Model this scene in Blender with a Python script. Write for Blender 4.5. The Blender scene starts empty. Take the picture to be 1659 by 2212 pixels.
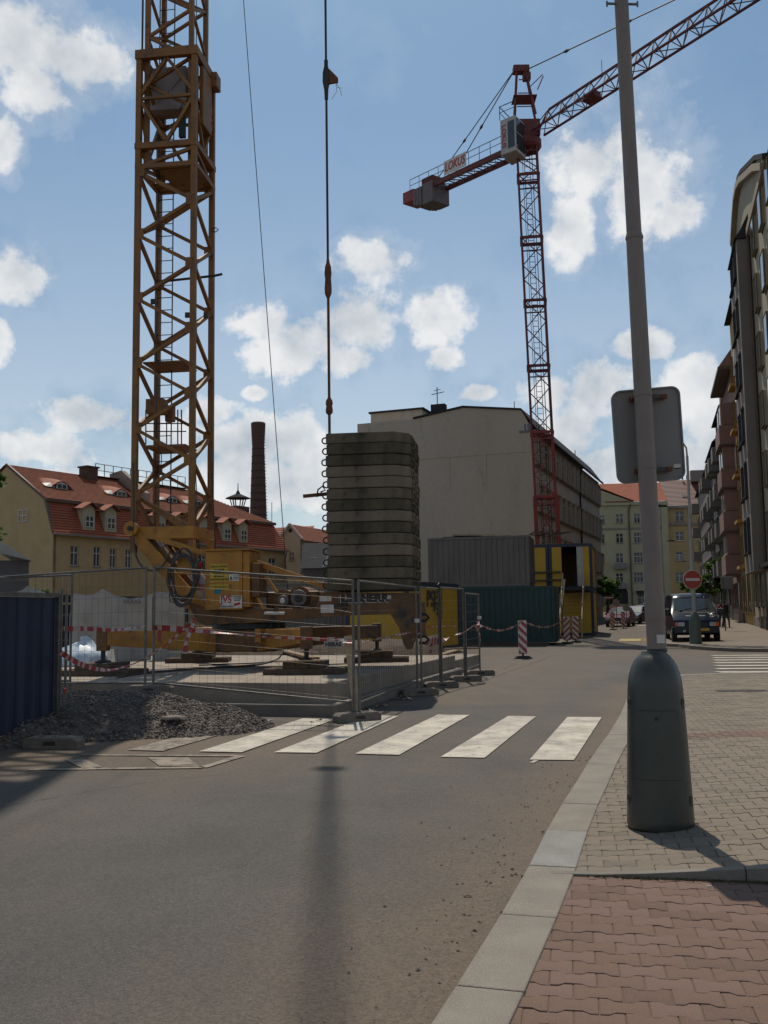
import bpy, math, random
import numpy as np
from mathutils import Vector, Matrix, noise as mnoise
random.seed(7)
SC = bpy.context.scene
COL = SC.collection
R = math.radians

# ------------------------------------------------------------------ camera
FOC, PITCH, ROLL, CH = 2100.0, R(5.87), R(0.8), 1.62      # focal length counted in the units of a 1659 x 2212 picture
fw = Vector((0, math.cos(PITCH), math.sin(PITCH)))
r0 = Vector((1, 0, 0)); u0 = r0.cross(fw)
rt = r0 * math.cos(ROLL) - u0 * math.sin(ROLL)
up = u0 * math.cos(ROLL) + r0 * math.sin(ROLL)
CAM = Vector((0, 0, CH))
cd = bpy.data.cameras.new('camera'); cam = bpy.data.objects.new('camera', cd); COL.objects.link(cam)
cam.matrix_world = Matrix(((rt.x, up.x, -fw.x, 0), (rt.y, up.y, -fw.y, 0), (rt.z, up.z, -fw.z, CH), (0, 0, 0, 1)))
cd.sensor_fit = 'VERTICAL'; cd.sensor_height = 36; cd.lens = 36 * FOC / 2212
cd.clip_start = 0.05; cd.clip_end = 3000
SC.camera = cam

# ------------------------------------------------------------------ light
SUN_AZ, SUN_EL = R(-3.1), R(60)
sd = bpy.data.lights.new('sun', 'SUN'); sun = bpy.data.objects.new('sun', sd); COL.objects.link(sun)
sd.energy = 5.0; sd.angle = R(0.53); sd.color = (1.0, 0.90, 0.76)
sdir = Vector((math.sin(SUN_AZ) * math.cos(SUN_EL), math.cos(SUN_AZ) * math.cos(SUN_EL), math.sin(SUN_EL)))
sun.rotation_euler = sdir.to_track_quat('Z', 'Y').to_euler()
SC.view_settings.view_transform = 'Standard'; SC.view_settings.look = 'None'
SC.view_settings.gamma = 1; SC.view_settings.use_curve_mapping = False
SC.view_settings.exposure = -0.50

def ray(u, v):
    return fw * FOC + rt * (u - 829.5) - up * (v - 1106)
def G(u, v, z=0.0):                                        # where the line of sight meets height z
    r = ray(u, v); return CAM + r * ((z - CH) / r.z)
def at(u, v, y):                                           # the point on a line of sight at distance y
    r = ray(u, v); return CAM + r * (y / r.y)
def zat(x, y, v):                                          # height above (x, y) seen at row v
    lo, hi = -5.0, 90.0
    for _ in range(40):
        m = (lo + hi) / 2; d = Vector((x, y, m)) - CAM
        if 1106 - FOC * d.dot(up) / d.dot(fw) > v: lo = m
        else: hi = m
    return lo

# ------------------------------------------------------------------ sky
W = bpy.data.worlds.new('World'); SC.world = W; W.use_nodes = True
nt = W.node_tree; nt.nodes.clear()
def nd(t, **k):
    n = nt.nodes.new(t)
    for a, b in k.items(): setattr(n, a, b)
    return n
def lk(a, b): nt.links.new(a, b)
def mth(op, a, b=None, c=None, clamp=False):
    n = nd('ShaderNodeMath', operation=op, use_clamp=clamp)
    for i, x in enumerate((a, b, c)):
        if x is None: continue
        if isinstance(x, (int, float)): n.inputs[i].default_value = x
        else: lk(x, n.inputs[i])
    return n.outputs[0]
out = nd('ShaderNodeOutputWorld'); bg = nd('ShaderNodeBackground')
sky = nd('ShaderNodeTexSky', sky_type='NISHITA'); sky.sun_disc = False
sky.sun_elevation = SUN_EL; sky.sun_rotation = SUN_AZ; sky.air_density = 1.0; sky.dust_density = 1.2; sky.ozone_density = .8
tc = nd('ShaderNodeTexCoord'); sep = nd('ShaderNodeSeparateXYZ'); lk(tc.outputs['Generated'], sep.inputs[0])
AZ = mth('ARCTAN2', sep.outputs[0], sep.outputs[1]); EL = mth('ARCSINE', sep.outputs[2])
# wobble the coordinates so that cloud outlines curl
n1 = nd('ShaderNodeTexNoise'); n1.inputs['Scale'].default_value = 9; n1.inputs['Detail'].default_value = 7; n1.inputs['Roughness'].default_value = .62
n2 = nd('ShaderNodeTexNoise'); n2.inputs['Scale'].default_value = 34; n2.inputs['Detail'].default_value = 6; n2.inputs['Roughness'].default_value = .6
n3 = nd('ShaderNodeTexNoise'); n3.inputs['Scale'].default_value = 5; n3.inputs['Detail'].default_value = 3
n4 = nd('ShaderNodeTexNoise'); n4.inputs['Scale'].default_value = 13; n4.inputs['Detail'].default_value = 4; n4.inputs['Roughness'].default_value = .55
for n in (n1, n2, n3, n4): lk(tc.outputs['Generated'], n.inputs['Vector'])
blobs = [(40,85,150,80),(190,125,105,62),(70,195,75,60),(5,300,42,58),(25,600,78,72),(-10,730,40,60),
 (800,560,105,55),(560,690,100,60),(640,750,150,75),(770,690,110,75),(740,780,80,45),(940,700,82,72),(960,770,50,30),
 (1270,370,95,75),(1370,420,110,130),(1240,480,70,85),(1440,470,75,50),(1390,745,72,32),
 (1190,850,80,55),(1290,830,90,60),(1230,930,130,85),(1400,900,110,70),(1500,870,90,80),(1360,1010,220,80),(1550,1000,120,120),
 (200,895,120,42),(90,975,130,42),(330,930,120,50),(455,885,60,32),(560,950,120,55),(650,960,80,75),(560,1050,170,75),(690,1060,80,70),(120,1060,260,60),
 (1035,845,42,20),(550,848,32,15),(1040,1060,260,50)]
rs = random.Random(3); B = []
def azel(u, v):
    d = ray(u, v).normalized(); return math.atan2(d.x, d.y), math.asin(d.z)
for (u, v, a, b) in blobs:
    az, el = azel(u, v); B.append((az, el, a / 2120, b / 2080))
for _ in range(26):                                         # the same kind of sky all round, outside the picture
    az = rs.uniform(.55, 5.7)
    if az > math.pi: az -= 2 * math.pi
    el = rs.uniform(.05, .9); s = rs.uniform(.05, .13); B.append((az, el, s * 1.5 / max(.4, math.cos(el)), s * .7))
cmb = nd('ShaderNodeCombineXYZ'); lk(AZ, cmb.inputs[0]); lk(EL, cmb.inputs[1])
mn = None
for (az, el, a, b) in B:
    vm = nd('ShaderNodeVectorMath', operation='MULTIPLY_ADD'); lk(cmb.outputs[0], vm.inputs[0]); vm.inputs[1].default_value = (1 / a, 1 / b, 0); vm.inputs[2].default_value = (-az / a, -el / b, 0)
    ln = nd('ShaderNodeVectorMath', operation='LENGTH'); lk(vm.outputs[0], ln.inputs[0])
    mn = ln.outputs['Value'] if mn is None else mth('MINIMUM', mn, ln.outputs['Value'])
mx = mth('SUBTRACT', 1.0, mn)
m = mth('MAXIMUM', mx, -1.2)
f1 = mth('MULTIPLY', mth('SUBTRACT', n1.outputs[0], .5), 2.3)
f2 = mth('MULTIPLY', mth('SUBTRACT', n2.outputs[0], .5), 1.7)
dens = mth('ADD', mth('ADD', m, f1), mth('ADD', f2, 0.0))
mr = nd('ShaderNodeMapRange', interpolation_type='SMOOTHSTEP'); lk(dens, mr.inputs[0]); mr.inputs[1].default_value = -.22; mr.inputs[2].default_value = .55
haze = nd('ShaderNodeMapRange', interpolation_type='SMOOTHSTEP'); lk(EL, haze.inputs[0])
haze.inputs[1].default_value = .58; haze.inputs[2].default_value = -.02; haze.inputs[3].default_value = 0.035; haze.inputs[4].default_value = .52
wisp = nd('ShaderNodeMapRange', interpolation_type='SMOOTHSTEP'); lk(mth('ADD', mth('MULTIPLY', n1.outputs[0], .6), mth('MULTIPLY', n3.outputs[0], .4)), wisp.inputs[0]); wisp.inputs[1].default_value = .42; wisp.inputs[2].default_value = .80; wisp.inputs[4].default_value = .16
halo = nd('ShaderNodeMapRange', interpolation_type='SMOOTHSTEP'); lk(dens, halo.inputs[0]); halo.inputs[1].default_value = -.95; halo.inputs[2].default_value = .25; halo.inputs[4].default_value = .30
alpha = mth('MAXIMUM', mth('MAXIMUM', mth('MULTIPLY', mr.outputs[0], .95), mth('MAXIMUM', wisp.outputs[0], halo.outputs[0])), haze.outputs[0])
body = nd('ShaderNodeMapRange'); lk(mth('ADD', mth('MULTIPLY', dens, .22), mth('ADD', mth('MULTIPLY', n2.outputs[0], -.9), mth('MULTIPLY', n4.outputs[0], 2.0))), body.inputs[0]); body.inputs[1].default_value = .42; body.inputs[2].default_value = 1.15
cr = nd('ShaderNodeMix', data_type='RGBA'); lk(body.outputs[0], cr.inputs[0])
cr.inputs[6].default_value = (1.0, 1.0, 1.0, 1); cr.inputs[7].default_value = (.52, .58, .65, 1)
SKY_K = 0.098
skc = nd('ShaderNodeMix', data_type='RGBA', blend_type='MULTIPLY'); skc.inputs[0].default_value = 1; lk(sky.outputs[0], skc.inputs[6]); skc.inputs[7].default_value = (.74, 1.06, 1.20, 1)
cs = nd('ShaderNodeVectorMath', operation='SCALE'); lk(cr.outputs[2], cs.inputs[0]); cs.inputs[3].default_value = 1.22 / SKY_K
mixc = nd('ShaderNodeMix', data_type='RGBA'); lk(alpha, mixc.inputs[0]); lk(skc.outputs[2], mixc.inputs[6]); lk(cs.outputs[0], mixc.inputs[7])
lk(mixc.outputs[2], bg.inputs[0]); bg.inputs[1].default_value = SKY_K
lk(bg.outputs[0], out.inputs[0])
W.cycles.sampling_method = 'MANUAL'; W.cycles.sample_map_resolution = 256
SC.cycles.max_bounces = 4; SC.cycles.diffuse_bounces = 2; SC.cycles.glossy_bounces = 2; SC.cycles.transparent_max_bounces = 4; SC.cycles.caustics_reflective = False; SC.cycles.caustics_refractive = False

# ------------------------------------------------------------------ materials
def mat(name, c, c2=None, s=3.0, rough=.75, bump=0.0, bs=60.0, metal=0.0, k=1.0, stretch=(1, 1, 1), rust=None, rs_=6.0, ra=.5, spec=.5, lo=.35, hi=.65, fine=0.0):
    m = bpy.data.materials.new(name); m.use_nodes = True; t = m.node_tree; N = t.nodes; b = N['Principled BSDF']
    b.inputs['Roughness'].default_value = rough; b.inputs['Metallic'].default_value = metal; b.inputs['Specular IOR Level'].default_value = spec
    c = tuple(x * .82 for x in c) + (1,); c2 = tuple(x * .82 for x in c2) + (1,) if c2 else tuple(x * .78 for x in c[:3]) + (1,)
    if rust: rust = tuple(x * .82 for x in rust)
    co = N.new('ShaderNodeTexCoord'); mp = N.new('ShaderNodeMapping'); mp.inputs['Scale'].default_value = stretch
    t.links.new(co.outputs['Object'], mp.inputs[0])
    n = N.new('ShaderNodeTexNoise'); n.inputs['Scale'].default_value = s; n.inputs['Detail'].default_value = 6; n.inputs['Roughness'].default_value = .62
    t.links.new(mp.outputs[0], n.inputs['Vector'])
    mr = N.new('ShaderNodeMapRange'); mr.inputs[1].default_value = lo; mr.inputs[2].default_value = hi; t.links.new(n.outputs[0], mr.inputs[0])
    mx = N.new('ShaderNodeMix'); mx.data_type = 'RGBA'; mx.inputs[6].default_value = c; mx.inputs[7].default_value = c2; t.links.new(mr.outputs[0], mx.inputs[0])
    last = mx.outputs[2]
    if rust:
        n2 = N.new('ShaderNodeTexNoise'); n2.inputs['Scale'].default_value = rs_; n2.inputs['Detail'].default_value = 8; n2.inputs['Roughness'].default_value = .7
        t.links.new(mp.outputs[0], n2.inputs['Vector'])
        r2 = N.new('ShaderNodeMapRange'); r2.inputs[1].default_value = ra; r2.inputs[2].default_value = ra + .13; t.links.new(n2.outputs[0], r2.inputs[0])
        m2 = N.new('ShaderNodeMix'); m2.data_type = 'RGBA'; t.links.new(r2.outputs[0], m2.inputs[0]); t.links.new(last, m2.inputs[6]); m2.inputs[7].default_value = (*rust, 1); last = m2.outputs[2]
    if fine:
        n3 = N.new('ShaderNodeTexNoise'); n3.inputs['Scale'].default_value = bs; n3.inputs['Detail'].default_value = 3; t.links.new(co.outputs['Object'], n3.inputs['Vector'])
        r3 = N.new('ShaderNodeMapRange'); r3.inputs[1].default_value = .3; r3.inputs[2].default_value = .7; r3.inputs[3].default_value = 1 - fine; r3.inputs[4].default_value = 1 + fine; t.links.new(n3.outputs[0], r3.inputs[0])
        m3 = N.new('ShaderNodeVectorMath'); m3.operation = 'SCALE'; t.links.new(last, m3.inputs[0]); t.links.new(r3.outputs[0], m3.inputs[3]); last = m3.outputs[0]
    t.links.new(last, b.inputs['Base Color'])
    if bump:
        nb = N.new('ShaderNodeTexNoise'); nb.inputs['Scale'].default_value = bs; nb.inputs['Detail'].default_value = 5; t.links.new(mp.outputs[0], nb.inputs['Vector'])
        bp = N.new('ShaderNodeBump'); bp.inputs['Strength'].default_value = bump; bp.inputs['Distance'].default_value = .02
        t.links.new(nb.outputs[0], bp.inputs['Height']); t.links.new(bp.outputs[0], b.inputs['Normal'])
    return m
M = {}
def dm(k, *a, **kw): M[k] = mat(k, *a, **kw)
dm('soil', (.16, .13, .10), (.10, .085, .065), s=.7, rough=.95, bump=.4, bs=18)
dm('grey_paver', (.235, .19, .14), (.18, .148, .11), s=1.7, rough=.9, bump=.35, bs=130, fine=.16)
dm('grey_paver_dark', (.215, .175, .132), (.165, .137, .103), s=1.9, rough=.9, bump=.35, bs=130, fine=.16)
dm('red_paver', (.19, .112, .080), (.145, .09, .066), s=1.3, rough=.9, bump=.35, bs=140, fine=.18)
dm('red_paver_pale', (.205, .125, .094), (.16, .10, .078), s=1.3, rough=.9, bump=.35, bs=140, fine=.18)
dm('joint_sand', (.15, .12, .085), (.19, .155, .11), s=8, rough=1, bump=.5, bs=90)
dm('joint_sand_red', (.20, .155, .11), (.14, .105, .075), s=8, rough=1, bump=.5, bs=90)
dm('granite', (.27, .24, .195), (.205, .18, .145), s=2.2, rough=.82, bump=.4, bs=170, fine=.28)
dm('granite_blue', (.30, .295, .27), (.24, .235, .21), s=4, rough=.8, bump=.6, bs=120, fine=.3)
dm('asphalt_walk', (.215, .175, .13), (.165, .135, .105), s=1.1, rough=.92, bump=.3, bs=150, fine=.12)
dm('paint', (.66, .60, .50), (.36, .33, .28), s=2.2, rough=.85, bump=.25, bs=150, rust=(.15, .135, .115), rs_=9, ra=.56, fine=.1)
dm('paint_worn', (.36, .30, .23), (.25, .21, .165), s=2.2, rough=.9, bump=.25, bs=150, rust=(.13, .115, .095), rs_=5, ra=.47)
dm('yellow_paint', (.5, .38, .12), (.4, .3, .1), s=3, rough=.85, rust=(.13, .115, .095), rs_=7, ra=.5)
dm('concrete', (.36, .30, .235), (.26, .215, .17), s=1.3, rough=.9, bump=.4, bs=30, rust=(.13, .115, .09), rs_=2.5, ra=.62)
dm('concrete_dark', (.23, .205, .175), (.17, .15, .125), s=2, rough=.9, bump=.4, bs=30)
dm('block', (.24, .20, .165), (.16, .135, .11), s=7, rough=.95, bump=.5, bs=60)
dm('slab_moss', (.135, .108, .070), (.055, .046, .028), s=2.4, rough=.95, bump=.7, bs=22, stretch=(1, 1, .55), lo=.38, hi=.6)
dm('slab_pale', (.25, .195, .145), (.15, .12, .088), s=2.4, rough=.95, bump=.7, bs=22, rust=(.06, .055, .04), rs_=2.6, ra=.60, stretch=(1, 1, .6))
dm('slab_mid', (.20, .155, .108), (.10, .082, .054), s=2.1, rough=.95, bump=.7, bs=22, rust=(.05, .045, .028), rs_=2.2, ra=.54, stretch=(1, 1, .6))
dm('paver_worn', (.20, .165, .125), (.15, .125, .097), s=2.5, rough=.95, bump=.4, bs=120, fine=.2)
dm('red_paver_worn', (.175, .105, .076), (.135, .086, .064), s=2.5, rough=.95, bump=.4, bs=120, fine=.2)
dm('name_plate', (.40, .37, .33), rough=.6)
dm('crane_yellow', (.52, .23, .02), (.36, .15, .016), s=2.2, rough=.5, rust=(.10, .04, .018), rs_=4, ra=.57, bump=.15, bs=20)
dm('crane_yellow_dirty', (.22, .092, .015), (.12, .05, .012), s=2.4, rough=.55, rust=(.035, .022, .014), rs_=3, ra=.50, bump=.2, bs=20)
dm('crane_mast', (.30, .125, .017), (.19, .08, .014), s=2.2, rough=.55, rust=(.07, .032, .016), rs_=4, ra=.55, bump=.15, bs=20)  # same paint as crane_yellow, with the backlit shade of the mast mixed in
dm('crane_dark', (.045, .035, .028), (.02, .017, .015), s=5, rough=.6)
dm('crane_red', (.34, .020, .012), (.24, .018, .012), s=2, rough=.5, rust=(.11, .03, .02), rs_=4, ra=.58)
dm('crane_red_dull', (.17, .022, .018), (.11, .018, .015), s=2, rough=.6)
dm('cover_sheet', (.36, .32, .32), (.26, .23, .22), s=2, rough=.7)
dm('crane_grey', (.17, .14, .135), (.12, .095, .09), s=3, rough=.6)
dm('rusty', (.20, .07, .025), (.11, .04, .018), s=5, rough=.8)
dm('black', (.02, .02, .02), (.012, .012, .012), rough=.6)
dm('rubber', (.028, .028, .028), rough=.8)
dm('cable', (.05, .048, .045), (.08, .075, .07), s=12, rough=.7)
dm('steel', (.20, .185, .165), (.13, .12, .11), s=9, rough=.5, metal=.45, rust=(.12, .07, .04), rs_=9, ra=.68)
dm('steel_wire', (.11, .10, .09), rough=.55, metal=.4)
dm('hoard_blue', (.008, .018, .055), (.006, .013, .04), s=3, rough=.55, bump=.1, bs=8)
dm('tarp', (.45, .43, .39), (.33, .31, .28), s=1.4, rough=.7, bump=.5, bs=5)
dm('tarp_blue', (.62, .72, .82), (.48, .60, .72), s=3, rough=.5, bump=.6, bs=8)
dm('wood', (.34, .23, .13), (.20, .14, .09), s=5, rough=.9, bump=.4, bs=40, stretch=(1, 1, .2))
dm('wood_dark', (.13, .09, .06), (.07, .05, .035), s=5, rough=.95, bump=.4, bs=40)
dm('wood_pale', (.55, .43, .29), (.42, .32, .2), s=6, rough=.85)
dm('tape_red', (.42, .05, .055), (.34, .04, .045), rough=.45)
dm('tape_white', (.55, .46, .44), (.45, .37, .35), rough=.45)
dm('sign_red', (.42, .045, .022), (.36, .04, .02), s=4, rough=.4)
dm('sign_white', (.72, .68, .62), (.6, .56, .5), s=4, rough=.45)
dm('sign_back', (.24, .225, .21), (.20, .185, .17), s=2.5, rough=.55, metal=.0)
dm('pole_paint', (.27, .22, .185), (.215, .175, .15), s=6, rough=.6, bump=.12, bs=60, stretch=(1, 1, .4))
dm('pole_far', (.42, .40, .38), rough=.6)
dm('pole_cover', (.058, .062, .052), (.040, .045, .038), s=3.5, rough=.36, bump=.06, bs=70, rust=(.12, .12, .10), rs_=5, ra=.66)
dm('pole_cover_far', (.10, .12, .10), (.08, .10, .085), rough=.5)
dm('cont_grey', (.175, .15, .132), (.13, .112, .10), s=1.5, rough=.6, rust=(.10, .08, .06), rs_=3, ra=.62, stretch=(1, 1, .4))
dm('cont_green', (.014, .055, .052), (.010, .038, .038), s=1.5, rough=.55, rust=(.05, .04, .03), rs_=3, ra=.66)
dm('cab_yellow', (.60, .36, .014), (.52, .30, .012), s=1.2, rough=.5, rust=(.30, .17, .02), rs_=2.2, ra=.66)
dm('cab_blue', (.015, .025, .06), (.012, .02, .045), rough=.5)
dm('white_door', (.5, .47, .44), (.42, .4, .38), rough=.5)
dm('dark_room', (.03, .028, .025), rough=.9)
dm('glass', (.028, .034, .04), (.05, .06, .065), s=.8, rough=.09, spec=.8)
dm('glass_pale', (.13, .14, .145), (.07, .08, .085), s=1.5, rough=.25, spec=.6)
dm('curtain_glass', (.26, .215, .185), (.15, .125, .11), s=.6, rough=.3, lo=.4, hi=.6)
dm('frame_white', (.60, .57, .52), (.5, .47, .42), rough=.55)
dm('frame_brown', (.13, .085, .06), rough=.6)
dm('stucco_yellow', (.56, .40, .20), (.47, .34, .175), s=.8, rough=.9, bump=.25, bs=8, fine=.05)
dm('stucco_cream', (.55, .49, .34), (.46, .41, .29), s=.8, rough=.9, bump=.2, bs=8)
dm('stucco_white', (.56, .475, .375), (.48, .405, .32), s=.25, rough=.9, bump=.25, bs=4, fine=.04, stretch=(1, 1, .35), rust=(.40, .345, .285), rs_=1.1, ra=.56)
dm('stucco_olive', (.45, .42, .27), (.38, .36, .23), s=.4, rough=.9)
dm('stucco_ochre', (.46, .34, .17), (.36, .27, .14), s=.4, rough=.9, rust=(.22, .17, .1), rs_=.8, ra=.6)
dm('stucco_grey', (.25, .215, .185), (.21, .18, .155), s=.5, rough=.9)
dm('stucco_light', (.42, .36, .255), (.35, .30, .215), s=.5, rough=.9)
dm('stucco_orange', (.48, .29, .08), (.40, .25, .07), s=.5, rough=.9)
dm('stucco_pink', (.33, .185, .15), (.27, .155, .13), s=.5, rough=.9)
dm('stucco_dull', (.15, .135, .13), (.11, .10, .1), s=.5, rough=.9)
dm('trim_grey', (.26, .24, .22), rough=.8)
dm('tile', (.40, .125, .065), (.27, .09, .05), s=1.6, rough=.85, bump=.3, bs=12, rust=(.16, .06, .04), rs_=5, ra=.6)
dm('tile_bright', (.46, .13, .06), (.36, .10, .05), s=1.2, rough=.85, rust=(.22, .08, .05), rs_=5, ra=.62)
dm('tile_dark', (.17, .05, .042), (.12, .038, .034), s=.8, rough=.6, rust=(.33, .24, .22), rs_=3.2, ra=.66)
dm('sheet_dark', (.06, .06, .065), (.04, .04, .045), rough=.9, spec=.1)
dm('brick', (.13, .075, .055), (.075, .047, .036), s=3, rough=.95, bump=.5, bs=12, stretch=(1, 1, 2.5))
dm('leaf', (.07, .16, .03), (.04, .10, .02), s=1.2, rough=.6)
dm('leaf_bright', (.15, .28, .04), (.09, .19, .03), s=1.2, rough=.6)
dm('bark', (.10, .075, .05), rough=.95)
dm('stone', (.17, .14, .12), (.095, .08, .068), s=9, rough=.9)
dm('stone_pale', (.26, .215, .18), (.16, .135, .115), s=9, rough=.9)
dm('van_blue', (.007, .011, .028), (.006, .009, .022), s=2, rough=.13, spec=.3)
dm('plastic_dark', (.02, .02, .022), rough=.5)
dm('lamp_orange', (.8, .16, .02), rough=.3)
dm('lamp_clear', (.55, .55, .52), rough=.15)
dm('plate_yellow', (.6, .42, .04), rough=.5)
dm('car_red', (.18, .012, .015), rough=.13); dm('car_silver', (.3, .3, .3), rough=.13, metal=.3); dm('car_dark', (.03, .035, .04), rough=.12); dm('car_teal', (.16, .25, .26), rough=.13)
dm('skin', (.45, .26, .18), rough=.6); dm('cloth_dark', (.03, .03, .045), rough=.9); dm('cloth_red', (.35, .05, .03), rough=.9); dm('cloth_olive', (.07, .09, .055), rough=.9)
dm('orange_bag', (.75, .10, .02), rough=.5)
dm('notice_yellow', (.62, .42, .03), rough=.6); dm('notice_teal', (.05, .22, .25), rough=.5)
dm('ink_red', (.5, .03, .03), rough=.6); dm('ink_black', (.015, .015, .015), rough=.6)
dm('moss', (.09, .075, .02), (.05, .06, .02), s=20, rough=1, bump=.6, bs=120)

def road_material():
    m = mat('asphalt', (.093, .086, .077), (.067, .062, .056), s=.55, rough=.88, bump=.5, bs=110, fine=.42)
    t = m.node_tree; N = t.nodes; b = N['Principled BSDF']
    base = b.inputs['Base Color'].links[0].from_socket
    a = N.new('ShaderNodeAttribute'); a.attribute_name = 'dust'
    co = N.new('ShaderNodeTexCoord'); n = N.new('ShaderNodeTexNoise'); n.inputs['Scale'].default_value = 1.7; n.inputs['Detail'].default_value = 9; n.inputs['Roughness'].default_value = .65
    mp = N.new('ShaderNodeMapping'); mp.inputs['Rotation'].default_value = (0, 0, R(16)); mp.inputs['Scale'].default_value = (1, .45, 1)
    t.links.new(co.outputs['Object'], mp.inputs[0]); t.links.new(mp.outputs[0], n.inputs['Vector'])
    ad = N.new('ShaderNodeMath'); ad.operation = 'MULTIPLY_ADD'; t.links.new(n.outputs[0], ad.inputs[0]); ad.inputs[1].default_value = 1.6; t.links.new(a.outputs['Fac'], ad.inputs[2])
    r = N.new('ShaderNodeMapRange'); r.inputs[1].default_value = .75; r.inputs[2].default_value = 2.0; r.inputs[4].default_value = .85; t.links.new(ad.outputs[0], r.inputs[0])
    mx = N.new('ShaderNodeMix'); mx.data_type = 'RGBA'; t.links.new(r.outputs[0], mx.inputs[0]); t.links.new(base, mx.inputs[6]); mx.inputs[7].default_value = (.125, .090, .060, 1)
    # small pale and dark chippings
    v = N.new('ShaderNodeTexVoronoi'); v.inputs['Scale'].default_value = 75; t.links.new(co.outputs['Object'], v.inputs['Vector'])
    vs = N.new('ShaderNodeSeparateColor'); t.links.new(v.outputs['Color'], vs.inputs[0])
    vr = N.new('ShaderNodeMapRange'); vr.inputs[1].default_value = 0; vr.inputs[2].default_value = 1; vr.inputs[3].default_value = .74; vr.inputs[4].default_value = 1.26; t.links.new(vs.outputs[0], vr.inputs[0])
    sc = N.new('ShaderNodeVectorMath'); sc.operation = 'SCALE'; t.links.new(mx.outputs[2], sc.inputs[0]); t.links.new(vr.outputs[0], sc.inputs[3])
    t.links.new(sc.outputs[0], b.inputs['Base Color'])
    return m
M['asphalt'] = road_material()
for k in ('leaf', 'leaf_bright'):
    t = M[k].node_tree; b = t.nodes['Principled BSDF']; tl = t.nodes.new('ShaderNodeBsdfTranslucent'); mx = t.nodes.new('ShaderNodeMixShader'); mx.inputs[0].default_value = .45
    t.links.new(b.inputs['Base Color'].links[0].from_socket, tl.inputs[0]); t.links.new(b.outputs[0], mx.inputs[1]); t.links.new(tl.outputs[0], mx.inputs[2]); t.links.new(mx.outputs[0], t.nodes['Material Output'].inputs[0])

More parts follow.
